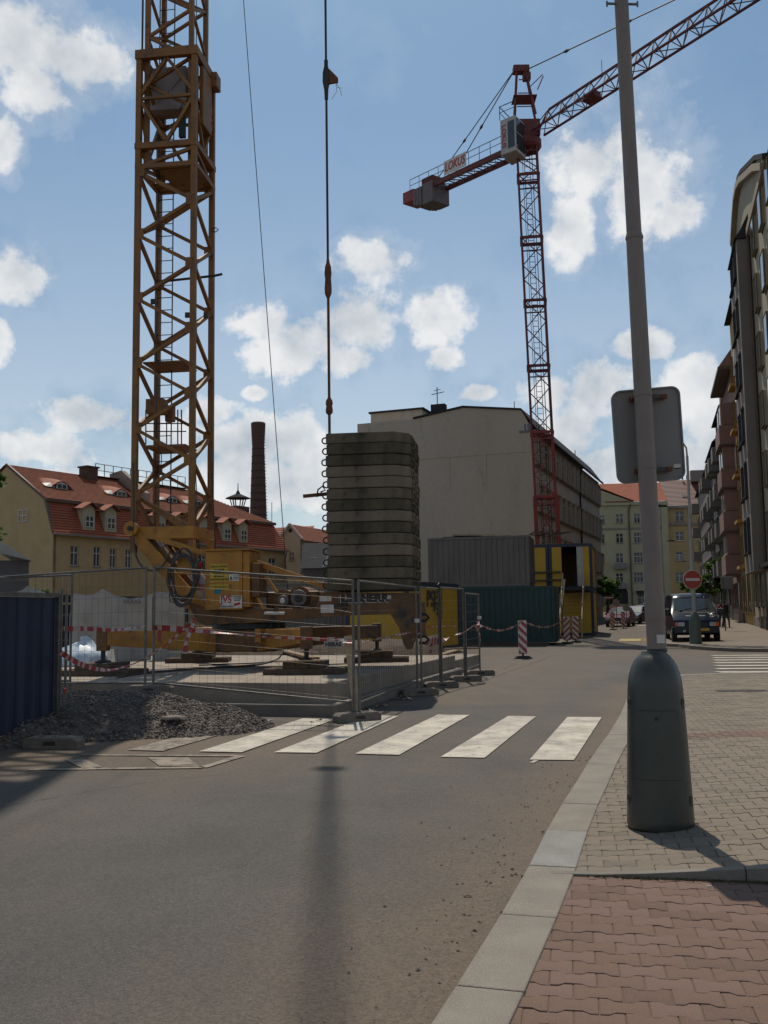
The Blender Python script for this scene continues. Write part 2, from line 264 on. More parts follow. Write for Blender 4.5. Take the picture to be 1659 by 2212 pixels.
# ------------------------------------------------------------------ mesh building
class MB:
    def __init__(s): s.v = []; s.f = []; s.m = []
    def add(s, vs, fs, mi=0):
        o = len(s.v); s.v += [tuple(p) for p in vs]; s.f += [tuple(i + o for i in f) for f in fs]; s.m += [mi] * len(fs); return s
    def hexa(s, P, mi=0):                                   # 8 corners, bottom ring then top ring
        return s.add(P, [(3, 2, 1, 0), (4, 5, 6, 7), (0, 1, 5, 4), (1, 2, 6, 5), (2, 3, 7, 6), (3, 0, 4, 7)], mi)
    def box(s, x0, x1, y0, y1, z0, z1, mi=0):
        return s.hexa([(x0, y0, z0), (x1, y0, z0), (x1, y1, z0), (x0, y1, z0), (x0, y0, z1), (x1, y0, z1), (x1, y1, z1), (x0, y1, z1)], mi)
    def bar(s, p, q, w, h=None, mi=0, upv=(0, 0, 1)):       # square bar from p to q
        p, q = Vector(p), Vector(q); h = h or w; d = (q - p).normalized(); u = Vector(upv)
        if abs(d.dot(u)) > .98: u = Vector((0, 1, 0))
        a = d.cross(u).normalized() * (w / 2); b = a.cross(d).normalized() * (h / 2)
        return s.hexa([p - a - b, p + a - b, p + a + b, p - a + b, q - a - b, q + a - b, q + a + b, q - a + b], mi)
    def tube(s, P, r, n=8, mi=0, cap=True):
        P = [Vector(p) for p in P]; rr = r if isinstance(r, (list, tuple)) else [r] * len(P); o = len(s.v); k = len(P); prev = None
        for i, p in enumerate(P):
            d = (P[min(i + 1, k - 1)] - P[max(i - 1, 0)]).normalized()
            if prev is None: a = d.cross(Vector((0, 0, 1)) if abs(d.z) < .9 else Vector((1, 0, 0))).normalized()
            else: a = (prev - d * prev.dot(d)).normalized()
            prev = a; b = d.cross(a)
            for j in range(n):
                t = 2 * math.pi * j / n; s.v.append(tuple(p + (a * math.cos(t) + b * math.sin(t)) * rr[i]))
        for i in range(k - 1):
            for j in range(n):
                s.f.append((o + i * n + j, o + i * n + (j + 1) % n, o + (i + 1) * n + (j + 1) % n, o + (i + 1) * n + j)); s.m.append(mi)
        if cap:
            s.f.append(tuple(o + j for j in reversed(range(n)))); s.m.append(mi)
            s.f.append(tuple(o + (k - 1) * n + j for j in range(n))); s.m.append(mi)
        return s
    def prism(s, poly, fn, d0, d1, mi=0):                   # poly of (a,b), fn(a,b,d) -> point, extruded d0..d1
        n = len(poly); A = [fn(a, b, d0) for a, b in poly]; Bq = [fn(a, b, d1) for a, b in poly]
        return s.add(A + Bq, [tuple(range(n))[::-1], tuple(range(n, 2 * n))] + [(i, (i + 1) % n, n + (i + 1) % n, n + i) for i in range(n)], mi)
    def xz(s, poly, y0, y1, mi=0): return s.prism(poly, lambda a, b, d: (a, d, b), y0, y1, mi)
    def xy(s, poly, z0, z1, mi=0): return s.prism(poly, lambda a, b, d: (a, b, d), z0, z1, mi)
    def yz(s, poly, x0, x1, mi=0): return s.prism(poly, lambda a, b, d: (d, a, b), x0, x1, mi)
    def lathe(s, prof, n=24, c=(0, 0), mi=0, cap=True):     # prof of (r, z)
        o = len(s.v)
        for r, z in prof:
            for j in range(n):
                t = 2 * math.pi * j / n; s.v.append((c[0] + r * math.cos(t), c[1] + r * math.sin(t), z))
        for i in range(len(prof) - 1):
            for j in range(n):
                s.f.append((o + i * n + j, o + i * n + (j + 1) % n, o + (i + 1) * n + (j + 1) % n, o + (i + 1) * n + j)); s.m.append(mi)
        if cap:
            s.f.append(tuple(o + j for j in reversed(range(n)))); s.m.append(mi)
            e = o + (len(prof) - 1) * n; s.f.append(tuple(e + j for j in range(n))); s.m.append(mi)
        return s
    def mesh(s, name, mats, smooth=False, fix=True):
        me = bpy.data.meshes.new(name); me.from_pydata(s.v, [], s.f)
        for k in mats: me.materials.append(M[k])
        if len(mats) > 1: me.polygons.foreach_set('material_index', s.m)
        if fix:
            import bmesh
            b = bmesh.new(); b.from_mesh(me); bmesh.ops.recalc_face_normals(b, faces=b.faces); b.to_mesh(me); b.free()
        if smooth:
            me.polygons.foreach_set('use_smooth', [True] * len(me.polygons))
            try: me.set_sharp_from_angle(angle=R(38))
            except Exception: pass
        me.update(); return me

def put(name, mb, mats, parent=None, smooth=False, loc=None, fix=True, label=None, kind=None, bevel=0):
    if isinstance(mats, str): mats = [mats]
    me = mb if isinstance(mb, bpy.types.Mesh) else mb.mesh(name, mats, smooth, fix)
    o = bpy.data.objects.new(name, me); COL.objects.link(o)
    if parent: o.parent = parent
    if loc is not None: o.location = loc
    if label: o['label'] = label
    if kind: o['kind'] = kind
    if bevel:
        bv = o.modifiers.new('bevel', 'BEVEL'); bv.width = bevel; bv.segments = 2; bv.limit_method = 'ANGLE'; bv.angle_limit = R(40)
    return o
def thing(name, label, cat, loc=(0, 0, 0), rotz=0.0, group=None, kind=None):
    o = bpy.data.objects.new(name, None); COL.objects.link(o); o.location = loc; o.rotation_euler = (0, 0, rotz)
    o.empty_display_size = .2; o['label'] = label
    if kind: o['kind'] = kind
    else: o['category'] = cat
    if group: o['group'] = group
    return o
def tag(o, label, cat, group=None):
    o['label'] = label; o['category'] = cat
    if group: o['group'] = group
    return o
KIDS = {}
def dup(root, label=None, loc=None, rotz=None):
    def cp(o, par):
        c = o.copy(); COL.objects.link(c); c.parent = par
        for ch in [x for x in bpy.data.objects if x.parent == o and x != c]: cp(ch, c)
        return c
    r = cp(root, root.parent)
    if label: r['label'] = label
    if loc is not None: r.location = loc
    if rotz is not None: r.rotation_euler = (0, 0, rotz)
    return r
class Fr:                                                   # an upright frame: local x runs along az, local y points 90 degrees left of it
    def __init__(s, o, az):
        s.o = Vector((o[0], o[1], 0)); s.az = az
        s.X = Vector((math.sin(az), math.cos(az), 0)); s.Y = Vector((-math.cos(az), math.sin(az), 0)); s.rz = math.atan2(s.X.y, s.X.x)
    def hit(s, u, v, yl=0.0):                               # line of sight against the plane local y = yl
        r = ray(u, v); k = (s.o + s.Y * yl - CAM).dot(s.Y) / r.dot(s.Y); P = CAM + r * k
        return (P - s.o).dot(s.X), P.z
    def hitx(s, u, v, xl=0.0):
        r = ray(u, v); k = (s.o + s.X * xl - CAM).dot(s.X) / r.dot(s.X); P = CAM + r * k
        return (P - s.o).dot(s.Y), P.z
    def loc(s, P): P = Vector(P); d = P - s.o; return (d.dot(s.X), d.dot(s.Y), P.z)
    def w(s, x, y, z=0): p = s.o + s.X * x + s.Y * y; return Vector((p.x, p.y, z))
def text(name, body, size, mat_, parent, loc, rot, sx=1.0, bold=.0, shear=0.0, ext=.002, align='CENTER'):
    c = bpy.data.curves.new(name, 'FONT'); c.body = body; c.size = size; c.extrude = ext; c.offset = bold; c.shear = shear; c.align_x = align; c.align_y = 'CENTER'; c.resolution_u = 3
    t = bpy.data.objects.new(name, c); COL.objects.link(t)
    me = bpy.data.meshes.new_from_object(t); bpy.data.objects.remove(t); me.materials.clear(); me.materials.append(M[mat_])
    o = bpy.data.objects.new(name, me); COL.objects.link(o); o.parent = parent; o.location = loc; o.rotation_euler = rot; o.scale = (sx, 1, 1); return o
# ------------------------------------------------------------------ ground
SA = R(16.0)                                                # direction of the street
def zg(y): return 0.0 if y < 45 else .0125 * (y - 45)
def zk(y):                                                  # top of the kerb: flush by the crossing, then rising
    t = min(1, max(0, (y - 9.0) / 4.5)); return .035 + .085 * t * t * (3 - 2 * t)
kerb_out = [(-1.3, -.5), (-.32, 2.5), (.16, 3.95), (.277, 4.31), (.544, 5.16), (.81, 6.02), (1.233, 7.56), (1.714, 9.1), (2.211, 10.7), (2.7, 12.05), (3.39, 14.27), (4.1, 16.8), (4.75, 19.0), (5.25, 20.6), (6.0, 21.8), (7.1, 22.5), (9.0, 22.7), (18.0, 22.2)]
def resample(P, step):
    P = [Vector(p) for p in P]; out = [P[0]]; acc = 0
    fine = []
    for a, b in zip(P, P[1:]):
        n = max(2, int((b - a).length / .02))
        for i in range(n): fine.append(a.lerp(b, i / n))
    for a, b in zip(fine, fine[1:]):
        acc += (b - a).length
        if acc >= step: out.append(b); acc = 0
    return out
def smoothp(P, it=2):
    P = [Vector(p) for p in P]
    for _ in range(it):
        Q = [P[0]]
        for a, b in zip(P, P[1:]): Q += [a.lerp(b, .25), a.lerp(b, .75)]
        Q.append(P[-1]); P = Q
    return P
KO = smoothp(kerb_out)
KS = resample(KO, 1.0)
KF = resample(KO, .1)
def kerb_dist(x, y):                                        # signed: + to the right of the kerb's outer line
    best = 1e9; s = 1
    for i in range(len(KF) - 1):
        a, b = KF[i], KF[i + 1]; dx, dy = x - a.x, y - a.y; d = dx * dx + dy * dy
        if d < best:
            best = d; t = b - a; s = t.x * dy - t.y * dx
    return math.sqrt(best) * (1 if s < 0 else -1)

def grid(xs, ys, zf):
    mb = MB(); nx = len(xs)
    for y in ys:
        for x in xs: mb.v.append((x, y, zf(x, y)))
    for j in range(len(ys) - 1):
        for i in range(nx - 1): a = j * nx + i; mb.f.append((a, a + 1, a + nx + 1, a + nx)); mb.m.append(0)
    return mb
# soil sheet out to the horizon
ys = [-60, -20, 0, 20, 45, 60, 90, 130, 180, 400, 900, 1800]; xs = [-1500, -400, -120, -40, -15, 0, 15, 40, 120, 400, 1500]
g = put('ground', grid(xs, ys, lambda x, y: zg(min(y, 200)) - .03), 'soil', fix=False, kind='structure'); g['label'] = 'bare dusty ground of the site and the land beyond'
# road
def frange(a, b, s):
    n = int(round((b - a) / s)); return [a + (b - a) * i / n for i in range(n + 1)]
xs = [-30, -24, -18, -14, -11] + frange(-9, 7, .25) + [8, 9, 11, 13, 16, 20, 25, 32, 40, 52]
ys = [-12, -6] + frange(-2, 26, .3) + [27, 28.5, 30, 33, 36, 40, 45, 50, 60, 75, 90, 110, 135, 165]
mb = grid(xs, ys, lambda x, y: zg(y) + .006 * mnoise.noise((x * .4, y * .25, 0)) * (1 if y < 40 else 0))
me = mb.mesh('road', ['asphalt'], fix=False, smooth=True); att = me.attributes.new('dust', 'FLOAT', 'POINT')
vals = []
for (x, y, z) in mb.v:
    if y > 30 or x > 9: d = .55
    else:
        k = kerb_dist(x, y); d = 1.25 * math.exp(-((max(0, -k - .05)) / (.42 + .45 * max(0, (8 - y)) / 5)) ** 1.5) if k < 0 else 1
        # dusty apron by the gravel heap and the fence
        e = math.hypot((x + 3.2) / 3.4, (y - 12.6) / 2.6); d = max(d, 1.15 * math.exp(-e ** 2.2))
        e2 = abs((x - (1.0 + .29 * (y - 17))) / 1.5); d = max(d, .75 * math.exp(-e2 ** 2)) if y > 17 else d
        # wheel-polished paths running up the street
        q = x * math.cos(SA) - y * math.sin(SA); d += .13 * math.sin(q * 2.4) + .08
    vals.append(d)
att.data.foreach_set('value', vals)
ro = put('road', me, 'asphalt', kind='structure'); ro['label'] = 'grey dusty asphalt street'

# kerb, stone by stone
kerb = thing('kerb', 'pale granite kerb along the right side of the road', None, kind='structure')
def offs(P, i, w):
    a = P[max(0, i - 1)]; b = P[min(len(P) - 1, i + 1)]; t = (b - a).normalized(); n = Vector((t.y, -t.x)); return P[i] + n * w
for i in range(len(KS) - 1):
    a, b = KS[i], KS[i + 1]; t = (b - a).normalized() * .004
    mid = KO and None
    A = [a + t, b - t]; Bq = [offs(KS, i, .29) + t, offs(KS, i + 1, .29) - t]
    j = random.uniform(.003, .006)
    z0, z1 = zk(a.y) + j, zk(b.y) + j
    o = MB().hexa([(A[0].x, A[0].y, -.1), (A[1].x, A[1].y, -.1), (Bq[1].x, Bq[1].y, -.1), (Bq[0].x, Bq[0].y, -.1),
                   (A[0].x, A[0].y, z0), (A[1].x, A[1].y, z1), (Bq[1].x, Bq[1].y, z1 + .002), (Bq[0].x, Bq[0].y, z0 + .002)])
    blue = 5.9 < (a.y + b.y) / 2 < 7.0
    put('kerb_stone', o, 'granite_blue' if blue else 'granite', kerb, bevel=.008, label='bluer, rougher kerb stone' if blue else None)

# pavement surfaces: the grey walk is raised, the red one is low by the crossing
E0 = Vector((1.10, 6.06)); EA = R(100.5)                    # the step between them starts here and runs this way
EX = Vector((math.sin(EA), math.cos(EA))); EY = Vector((-EX.y, EX.x))   # EX along the step, EY away from the camera
def step_z(s): t = min(1, max(0, s / 1.5)); return .037 + .085 * t * t * (3 - 2 * t)
def zp(x, y):
    p = Vector((x, y)) - E0; s, t = p.dot(EX), p.dot(EY)
    k = max(0, kerb_dist(x, y) - .29); m = min(1, k / 1.5); a = zk(y) + (.122 - zk(y)) * m * m * (3 - 2 * m)
    return a - .003
walk = thing('grey_pavement', 'raised grey pavement of interlocking concrete pavers', None, kind='structure')
low = thing('red_pavement', 'low pavement of dark red interlocking pavers by the crossing', None, kind='structure')
L_, P_ = .20, .14
def bone(l, h1, h2, zt, b=.003):
    ln = l / 2 - .0022; a1, a2 = h1 - .0022, h2 - .0022; c0, c1 = l * .18, l * .31
    # fourteen corners: narrow waist, wide ends
    half = [(-ln, a1), (-c1, a1), (-c0, a2), (c0, a2), (c1, a1), (ln, a1)]
    poly = half + [(x, -y) for x, y in reversed(half)]
    n = len(poly); mb = MB()
    top = [(x * (1 - b / l * 2), y * (1 - b / .1), zt) for x, y in poly]
    mid = [(x, y, zt - b) for x, y in poly]; bot = [(x, y, zt - .03) for x, y in poly]
    mb.add(top + mid + bot, [tuple(range(n))[::-1]] + [(i, (i + 1) % n, n + (i + 1) % n, n + i) for i in range(n)] + [(n + i, n + (i + 1) % n, 2 * n + (i + 1) % n, 2 * n + i) for i in range(n)])
    return mb
BON = bone(L_, .083, .057, 0.0)
bmesh_ = {k: BON.mesh('paver', [k]) for k in ('grey_paver', 'grey_paver_dark', 'red_paver', 'red_paver_pale', 'paver_worn', 'red_paver_worn')}
def inview(x, y, z, pad=60):
    d = Vector((x, y, z)) - CAM; k = d.dot(fw)
    if k < .3: return False
    u = 829.5 + FOC * d.dot(rt) / k; v = 1106 - FOC * d.dot(up) / k
    return -pad < u < 1659 + pad and v < 2212 + pad
cand_g, cand_r = [], []
rot = math.atan2(EX.y, EX.x)
for row in range(0, 125):                                   # grey walk
    for c in range(-8, 62):
        s = c * L_ + (.5 * L_ if row % 2 else 0); t = .115 + row * P_
        p = E0 + EX * s + EY * t; x, y = p
        if y > 22.4: continue
        k = kerb_dist(x, y)
        if k < .16 or k > 9 or x > 13: continue
        if not inview(x, y, .1, 260): continue
        cand_g.append((x, y))
for row in range(0, 40):
    for c in range(-12, 24):
        s = c * L_ + (.5 * L_ if row % 2 else 0); t = -.02 - row * P_
        p = E0 + EX * s + EY * t; x, y = p
        if y < .6: continue
        k = kerb_dist(x, y)
        if k < .16 or x > 4.5: continue
        if not inview(x, y, .03, 260): continue
        cand_r.append((x, y))
def lay(cand, parent, mats, zf, tact=False):
    cand.sort(key=lambda p: p[0] ** 2 + p[1] ** 2)
    rest = [MB() for _ in mats]
    vis = [p for p in cand if inview(p[0], p[1], .05, 20)]
    single = set(vis[:300])
    for (x, y) in cand:
        e = .04; z = zf(x, y); gx = (zf(x + e, y) - z) / e; gy = (zf(x, y + e) - z) / e
        z += random.uniform(-.0025, .0015)
        n = Vector((-gx + random.gauss(0, .006), -gy + random.gauss(0, .006), 1)).normalized()
        q = n.to_track_quat('Z', 'Y').to_matrix(); c0 = Matrix.Rotation(rot, 3, 'Z')
        q = Vector((0, 0, 1)).rotation_difference(n).to_matrix() @ c0
        k = random.choice((0, 0, 0, 0, 1, 1, 2))
        mk = mats[k]
        if (x, y) in single:
            o = bpy.data.objects.new('paver', bmesh_[mk]); COL.objects.link(o); o.parent = parent
            o.matrix_local = Matrix.Translation((x, y, z)) @ q.to_4x4()
        else:
            P = [q @ Vector(v) + Vector((x, y, z)) for v in BON.v]; rest[k].add(P, BON.f)
    for k in range(len(mats)):
        if rest[k].v: put('paver_field', rest[k], mats[k], parent, kind='stuff', fix=False)
# a strip of red tactile pavers crosses the grey walk further on
red_in = [p for p in cand_g if 11.55 < p[1] + .1 * p[0] * 0 < 12.05 and p[0] > 3.3]
lay([p for p in cand_g if p not in red_in], walk, ('grey_paver', 'grey_paver_dark', 'paver_worn'), zp)
rm = MB()
for (x, y) in red_in:
    c0 = Matrix.Rotation(rot, 3, 'Z'); rm.add([c0 @ Vector(v) + Vector((x, y, zp(x, y))) for v in BON.v], BON.f)
put('tactile_strip', rm, 'red_paver_pale', walk, kind='stuff', fix=False, label='band of red tactile pavers across the grey walk')
lay(cand_r, low, ('red_paver', 'red_paver_pale', 'red_paver_worn'), lambda x, y: .031)
# sand bed under the grey pavers with a real edge
kin = [offs(KF, i, .25) for i in range(len(KF))]
kin = [p for p in kin if (p - E0).dot(EY) > -.0]
def bed(name, fn_in, z_off, mk, parent):
    pass
xs2, ys2 = frange(0, 18, .3), frange(5.2, 22.8, .3)
mb = MB(); idx = {}
for j, y in enumerate(ys2):
    for i, x in enumerate(xs2): idx[i, j] = len(mb.v); mb.v.append((x, y, zp(x, y) - .008))
for j in range(len(ys2) - 1):
    for i in range(len(xs2) - 1):
        x, y = xs2[i] + .15, ys2[j] + .15; p = Vector((x, y)) - E0
        if p.dot(EY) < .16 or kerb_dist(x, y) < .2: continue
        mb.f.append((idx[i, j], idx[i + 1, j], idx[i + 1, j + 1], idx[i, j + 1])); mb.m.append(0)
put('sand_bed', mb, 'joint_sand', walk, fix=False, kind='structure')
q = [E0 + EX * -.3 + EY * -.02, E0 + EX * 9 + EY * -.02, E0 + EX * 9 + EY * .3, E0 + EX * -.2 + EY * .3]
put('sand_bed', MB().hexa([(p.x, p.y, -.05) for p in q] + [(p.x, p.y, z) for p, z in zip(q, (.02, .10, .10, .02))]), 'joint_sand', walk, kind='structure')
mb = MB(); P = [(.3, 4.2), (-.6, 1.2), (-.9, -2), (9, -2), (9, 6.3), (1.2, 6.3), (.75, 5.2)]
put('sand_bed', mb.xy(P, -.08, .0245), 'joint_sand_red', low, kind='structure')
# edging stones along the step, climbing to the right
for i in range(9):
    s0, s1 = i * 1.0 + .003, (i + 1) * 1.0 - .003
    if i == 0: s0 = -.12
    sub = [s0 + (s1 - s0) * k / 4 for k in range(5)]
    mb = MB(); vs = []
    for s in sub:
        a = E0 + EX * s + EY * -.035; b = E0 + EX * s + EY * .035; z = max(.03, step_z(s)) + .004
        vs += [(a.x, a.y, -.05), (a.x, a.y, z), (b.x, b.y, z), (b.x, b.y, -.05)]
    fs = []
    for k in range(4):
        o = 4 * k
        for e in range(4): fs.append((o + e, o + (e + 1) % 4, o + 4 + (e + 1) % 4, o + 4 + e))
    fs += [(0, 1, 2, 3), (19, 18, 17, 16)]
    put('edging_stone', mb.add(vs, fs), 'concrete_dark', walk, bevel=.004)
# soil and moss along the foot of the step
ms = MB()
for _ in range(420):
    s = random.random() ** .8 * 1.5 + .12; a = E0 + EX * s + EY * (-.04 - abs(random.gauss(0, .012)))
    r = random.uniform(.002, .006); z = .034
    ms.add([(a.x - r * 2, a.y - r, z), (a.x + r * 2, a.y - r, z), (a.x + r, a.y + r * 2, z), (a.x, a.y, z + r * 1.6)], [(0, 1, 3), (1, 2, 3), (2, 0, 3)])
o = put('moss_line', ms, 'moss', kind='stuff', fix=False); tag(o, 'brown moss and dirt gathered under the step edge', 'moss')
# far side of the side street
far = thing('far_pavement', 'pavement on the far corner in front of the houses', None, kind='structure')
c1 = G(1445, 1398, .0); c2 = G(1501, 1404, .0); c3 = G(1659, 1411, .0)
KO2 = [(c1.x + 40 * math.tan(SA) * 3.2, c1.y + 40 * 3.2), (c1.x + 2 * math.tan(SA), c1.y + 3.5), (c1.x, c1.y + .6), (c1.x + .5, c1.y), (c2.x, c2.y), (c3.x, c3.y), (c3.x + 12, c3.y - 1)]
K2 = smoothp(KO2, 2)
poly = [(p.x, p.y) for p in K2] + [(60, 38), (75, 160)]
ysf = [33, 36, 40, 45, 60, 80, 100, 130, 165]
mb = MB(); N_ = len(poly)
mb.add([(x, y, zg(y) + .12) for x, y in poly] + [(x, y, zg(y) - .05) for x, y in poly], [tuple(range(N_))] + [(i, (i + 1) % N_, N_ + (i + 1) % N_, N_ + i) for i in range(N_)])
put('pavement_surface', mb, 'asphalt_walk', far)
for i, (a, b) in enumerate(zip(*(lambda K: (K, K[1:]))(resample(K2, 1.2)))):
    if a.y > 75: continue
    t = (b - a); n = Vector((-t.y, t.x)).normalized() * .25; t = t.normalized() * .006
    Q = [a + t, b - t, b - t + n, a + t + n]
    put('kerb_stone', MB().hexa([(p.x, p.y, zg(p.y) - .05) for p in Q] + [(p.x, p.y, zg(p.y) + .125) for p in Q]), 'granite', far)
# painted markings
def stripe(name, P, mk, parent, z=.012, sub=1):
    mb = MB(); n = len(P); mb.add([(p[0], p[1], zg(p[1]) + z) for p in P], [tuple(range(n))]); return put(name, mb, mk, parent, fix=False)
cw = thing('crosswalk', 'white zebra crossing painted across the street', None, kind='structure')
ST = [((1144,1643),(1240,1644),(1300,1551),(1226,1550)), ((952,1637),(1047,1639),(1158,1549),(1098,1548)), ((767,1630),(862,1633),(1014,1546),(946,1545)), ((592,1627),(684,1628),(862,1548),(800,1546))]
for s in ST: stripe('stripe', [G(*p)[:2] for p in s], 'paint', cw)
stripe('stripe', [G(*p)[:2] for p in ((430,1625),(522,1627),(722,1556),(655,1553))], 'paint', cw); stripe('stripe', [G(*p)[:2] for p in ((275,1622),(352,1624),(590,1556),(520,1556))], 'paint_worn', cw)
pm = thing('parking_marking', 'worn white outline of a parking bay by the crossing', None, kind='structure')
def line(name, a, b, w, mk, parent):
    a, b = Vector(G(*a)[:2]), Vector(G(*b)[:2]); n = (b - a).normalized(); n = Vector((-n.y, n.x)) * w / 2
    stripe(name, [a - n, b - n, b + n, a + n], mk, parent, z=.009)
line('line', (60, 1664), (438, 1659), .11, 'paint_worn', pm); line('line', (438, 1659), (522, 1634), .11, 'paint_worn', pm)
line('line', (175, 1632), (510, 1634), .10, 'paint_worn', pm); stripe('hatch', [G(*p)[:2] for p in ((345,1656),(432,1656),(405,1637),(318,1637))], 'paint_worn', pm, z=.007)
line('line', (160, 1641), (200, 1660), .2, 'paint_worn', pm)
line('line', (1148, 1649), (1158, 1644), .05, 'paint', cw)
cw2 = thing('side_crosswalk', 'white zebra crossing painted across the side street', None, kind='structure')
for i, v in enumerate((1454, 1446.6, 1440, 1433.5, 1427.5, 1422.3, 1417.5)):
    a = G(1557 - i * 2.2, v); b = a + Vector((math.cos(R(-8)), math.sin(R(-8)), 0)) * 4.2
    stripe('stripe', [(a.x, a.y), (b.x, b.y), (b.x, b.y + .5), (a.x, a.y + .5)], 'paint', cw2)
ym = thing('yellow_marking', 'yellow parking marks on the street behind the cabins', None, kind='structure')
for (u, v) in ((1335, 1373.5), (1382, 1373.5), (1440, 1373.5)): 
    a = G(u, v, .3); n = Vector((math.cos(SA), -math.sin(SA))); t = Vector((math.sin(SA), math.cos(SA))) * 2.6; a = Vector((a.x, a.y))
    stripe('yellow_mark', [a, a + n * 1.5, a + n * 1.5 + t, a + t], 'yellow_paint', ym)
for (u0_, u1_, v) in ((1340, 1450, 1351),):
    a, b = G(u0_, v, .4), G(u1_, v - 2, .4); stripe('line', [(a.x, a.y), (b.x, b.y), (b.x, b.y + 1), (a.x, a.y + 1)], 'paint', ym)
# small litter on the road
for (u, v, l, w, mk, lb) in ((988, 2210, .05, .012, 'wood_pale', 0), (1010, 1940, .045, .012, 'wood_pale', 'small pale twig on the road near the kerb'), (1022, 1874 + 0, .0, .0, '', 0), (2010 / 1, 0, 0, 0, '', 0)):
    if not lb: continue
    p = G(u, v); o = put('twig', MB().tube([(p.x - l / 2, p.y, .012), (p.x + l * .1, p.y + .006, .016), (p.x + l / 2, p.y, .011)], w / 2, 5), mk); tag(o, lb, 'twig')
lt = MB()
for _ in range(900):
    i = random.randrange(25, 120); p = KF[i] + Vector((-abs(random.gauss(0, .35)) - .02, random.uniform(-.1, .1))); r = random.choice((.0015, .002, .002, .003, .004, .008)) * random.uniform(.6, 1.2)
    z = .006
    ang = random.uniform(0, 6.28); c, s_ = math.cos(ang), math.sin(ang)
    q = [(-1.6, -.6), (1.4, -.8), (1.2, .9), (-1, .7)]
    lt.add([(p.x + (c * a - s_ * b) * r, p.y + (s_ * a + c * b) * r, z) for a, b in q] + [(p.x, p.y, z + r)], [(0, 1, 4), (1, 2, 4), (2, 3, 4), (3, 0, 4)], random.choice((0, 0, 1, 2)))
o = put('road_grit', lt, ['stone', 'stone_pale', 'wood_dark'], kind='stuff', fix=False); tag(o, 'grit, chips and dry leaf bits lying along the kerb', 'grit')
# drain grate in the grey walk
a = G(1552, 1494, .12); gr = thing('drain_grate', 'narrow slotted metal drain grate set in the grey pavement', 'drain grate', (a.x, a.y, zp(a.x, a.y) + .004), R(-6))
put('frame', MB().box(0, .86, 0, .03, -.02, .006).box(0, .86, .25, .28, -.02, .006).box(0, .03, .03, .25, -.02, .006).box(.83, .86, .03, .25, -.02, .006), 'crane_dark', gr)
put('pit', MB().box(.03, .83, .03, .25, -.02, -.004), 'black', gr)
for i in range(13): put('slat', MB().box(.05 + i * .06, .075 + i * .06, .03, .25, -.01, .005), 'steel_wire', gr)
# cigarette ends on the walk
for (u, v, lb) in ((1532, 1914, 'cigarette end on the red pavers below the step'), (1355, 1782, 'bottle cap beside the foot of the lamp post')):
    p = G(u, v, .05); z = .04 if v > 1900 else zp(p.x, p.y) + .006
    p = G(u, v, z)
    if v > 1900: o = put('cigarette_end', MB().tube([(p.x - .014, p.y, z), (p.x + .014, p.y + .003, z)], .0038, 7), 'sign_white'); tag(o, lb, 'cigarette end')
    else: o = put('bottle_cap', MB().lathe([(.016, 0), (.015, .005), (.011, .006)], 12), 'steel', loc=(p.x, p.y, z - .004)); tag(o, lb, 'bottle cap')

rk = random.Random(21)
def crack(pts, w, lb, mk='black'):
    P = [G(*p) for p in pts]; Q = []
    for a, b in zip(P, P[1:]):
        n = max(2, int((b - a).length / .12))
        for i in range(n): q = a.lerp(b, i / n); Q.append(Vector((q.x + rk.gauss(0, .012), q.y + rk.gauss(0, .012))))
    mb = MB(); vs = []
    for i, q in enumerate(Q):
        d = (Q[min(i + 1, len(Q) - 1)] - Q[max(0, i - 1)]).normalized(); n_ = Vector((-d.y, d.x)) * w * rk.uniform(.2, 1) / 2
        vs += [(q.x - n_.x, q.y - n_.y, zg(q.y) + .0115), (q.x + n_.x, q.y + n_.y, zg(q.y) + .0115)]
    mb.add(vs, [(2 * i, 2 * i + 1, 2 * i + 3, 2 * i + 2) for i in range(len(Q) - 1)]); o = put('road_crack', mb, mk, fix=False, kind='structure'); o['label'] = lb
crack([(1030, 1478), (1100, 1450), (1160, 1430), (1195, 1415)], .03, 'thin dark seam in the asphalt before the containers', 'crane_dark')
crack([(1092, 1409), (1130, 1408), (1172, 1404)], .04, 'short dark crack by the first striped board', 'crane_dark')
crack([(1068, 1504), (1085, 1503), (1110, 1505)], .03, 'short crack in the middle of the street', 'crane_dark')
crack([(0, 1745), (140, 1718), (320, 1690), (520, 1668)], .012, 'hairline crack across the near road', 'crane_dark')
# ------------------------------------------------------------------ concrete base of the near crane
PF = Fr((-.93, 15.6), R(16.2))                              # x up the street along the slab's right edge, y to the left
PZ = .51
plat = thing('concrete_platform', 'low concrete foundation slab under the yellow crane, behind the mesh fence', 'foundation slab', (PF.o.x, PF.o.y, 0), PF.rz)
put('slab_top', MB().box(0, 9.6, 0, 10.5, .16, PZ), 'concrete', plat, bevel=.015)
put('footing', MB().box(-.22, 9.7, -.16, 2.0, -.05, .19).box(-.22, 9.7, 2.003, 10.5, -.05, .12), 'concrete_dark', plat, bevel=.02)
put('lower_slab', MB().box(9.75, 13.5, .1, 8.5, -.05, .36), 'concrete', plat, bevel=.015)

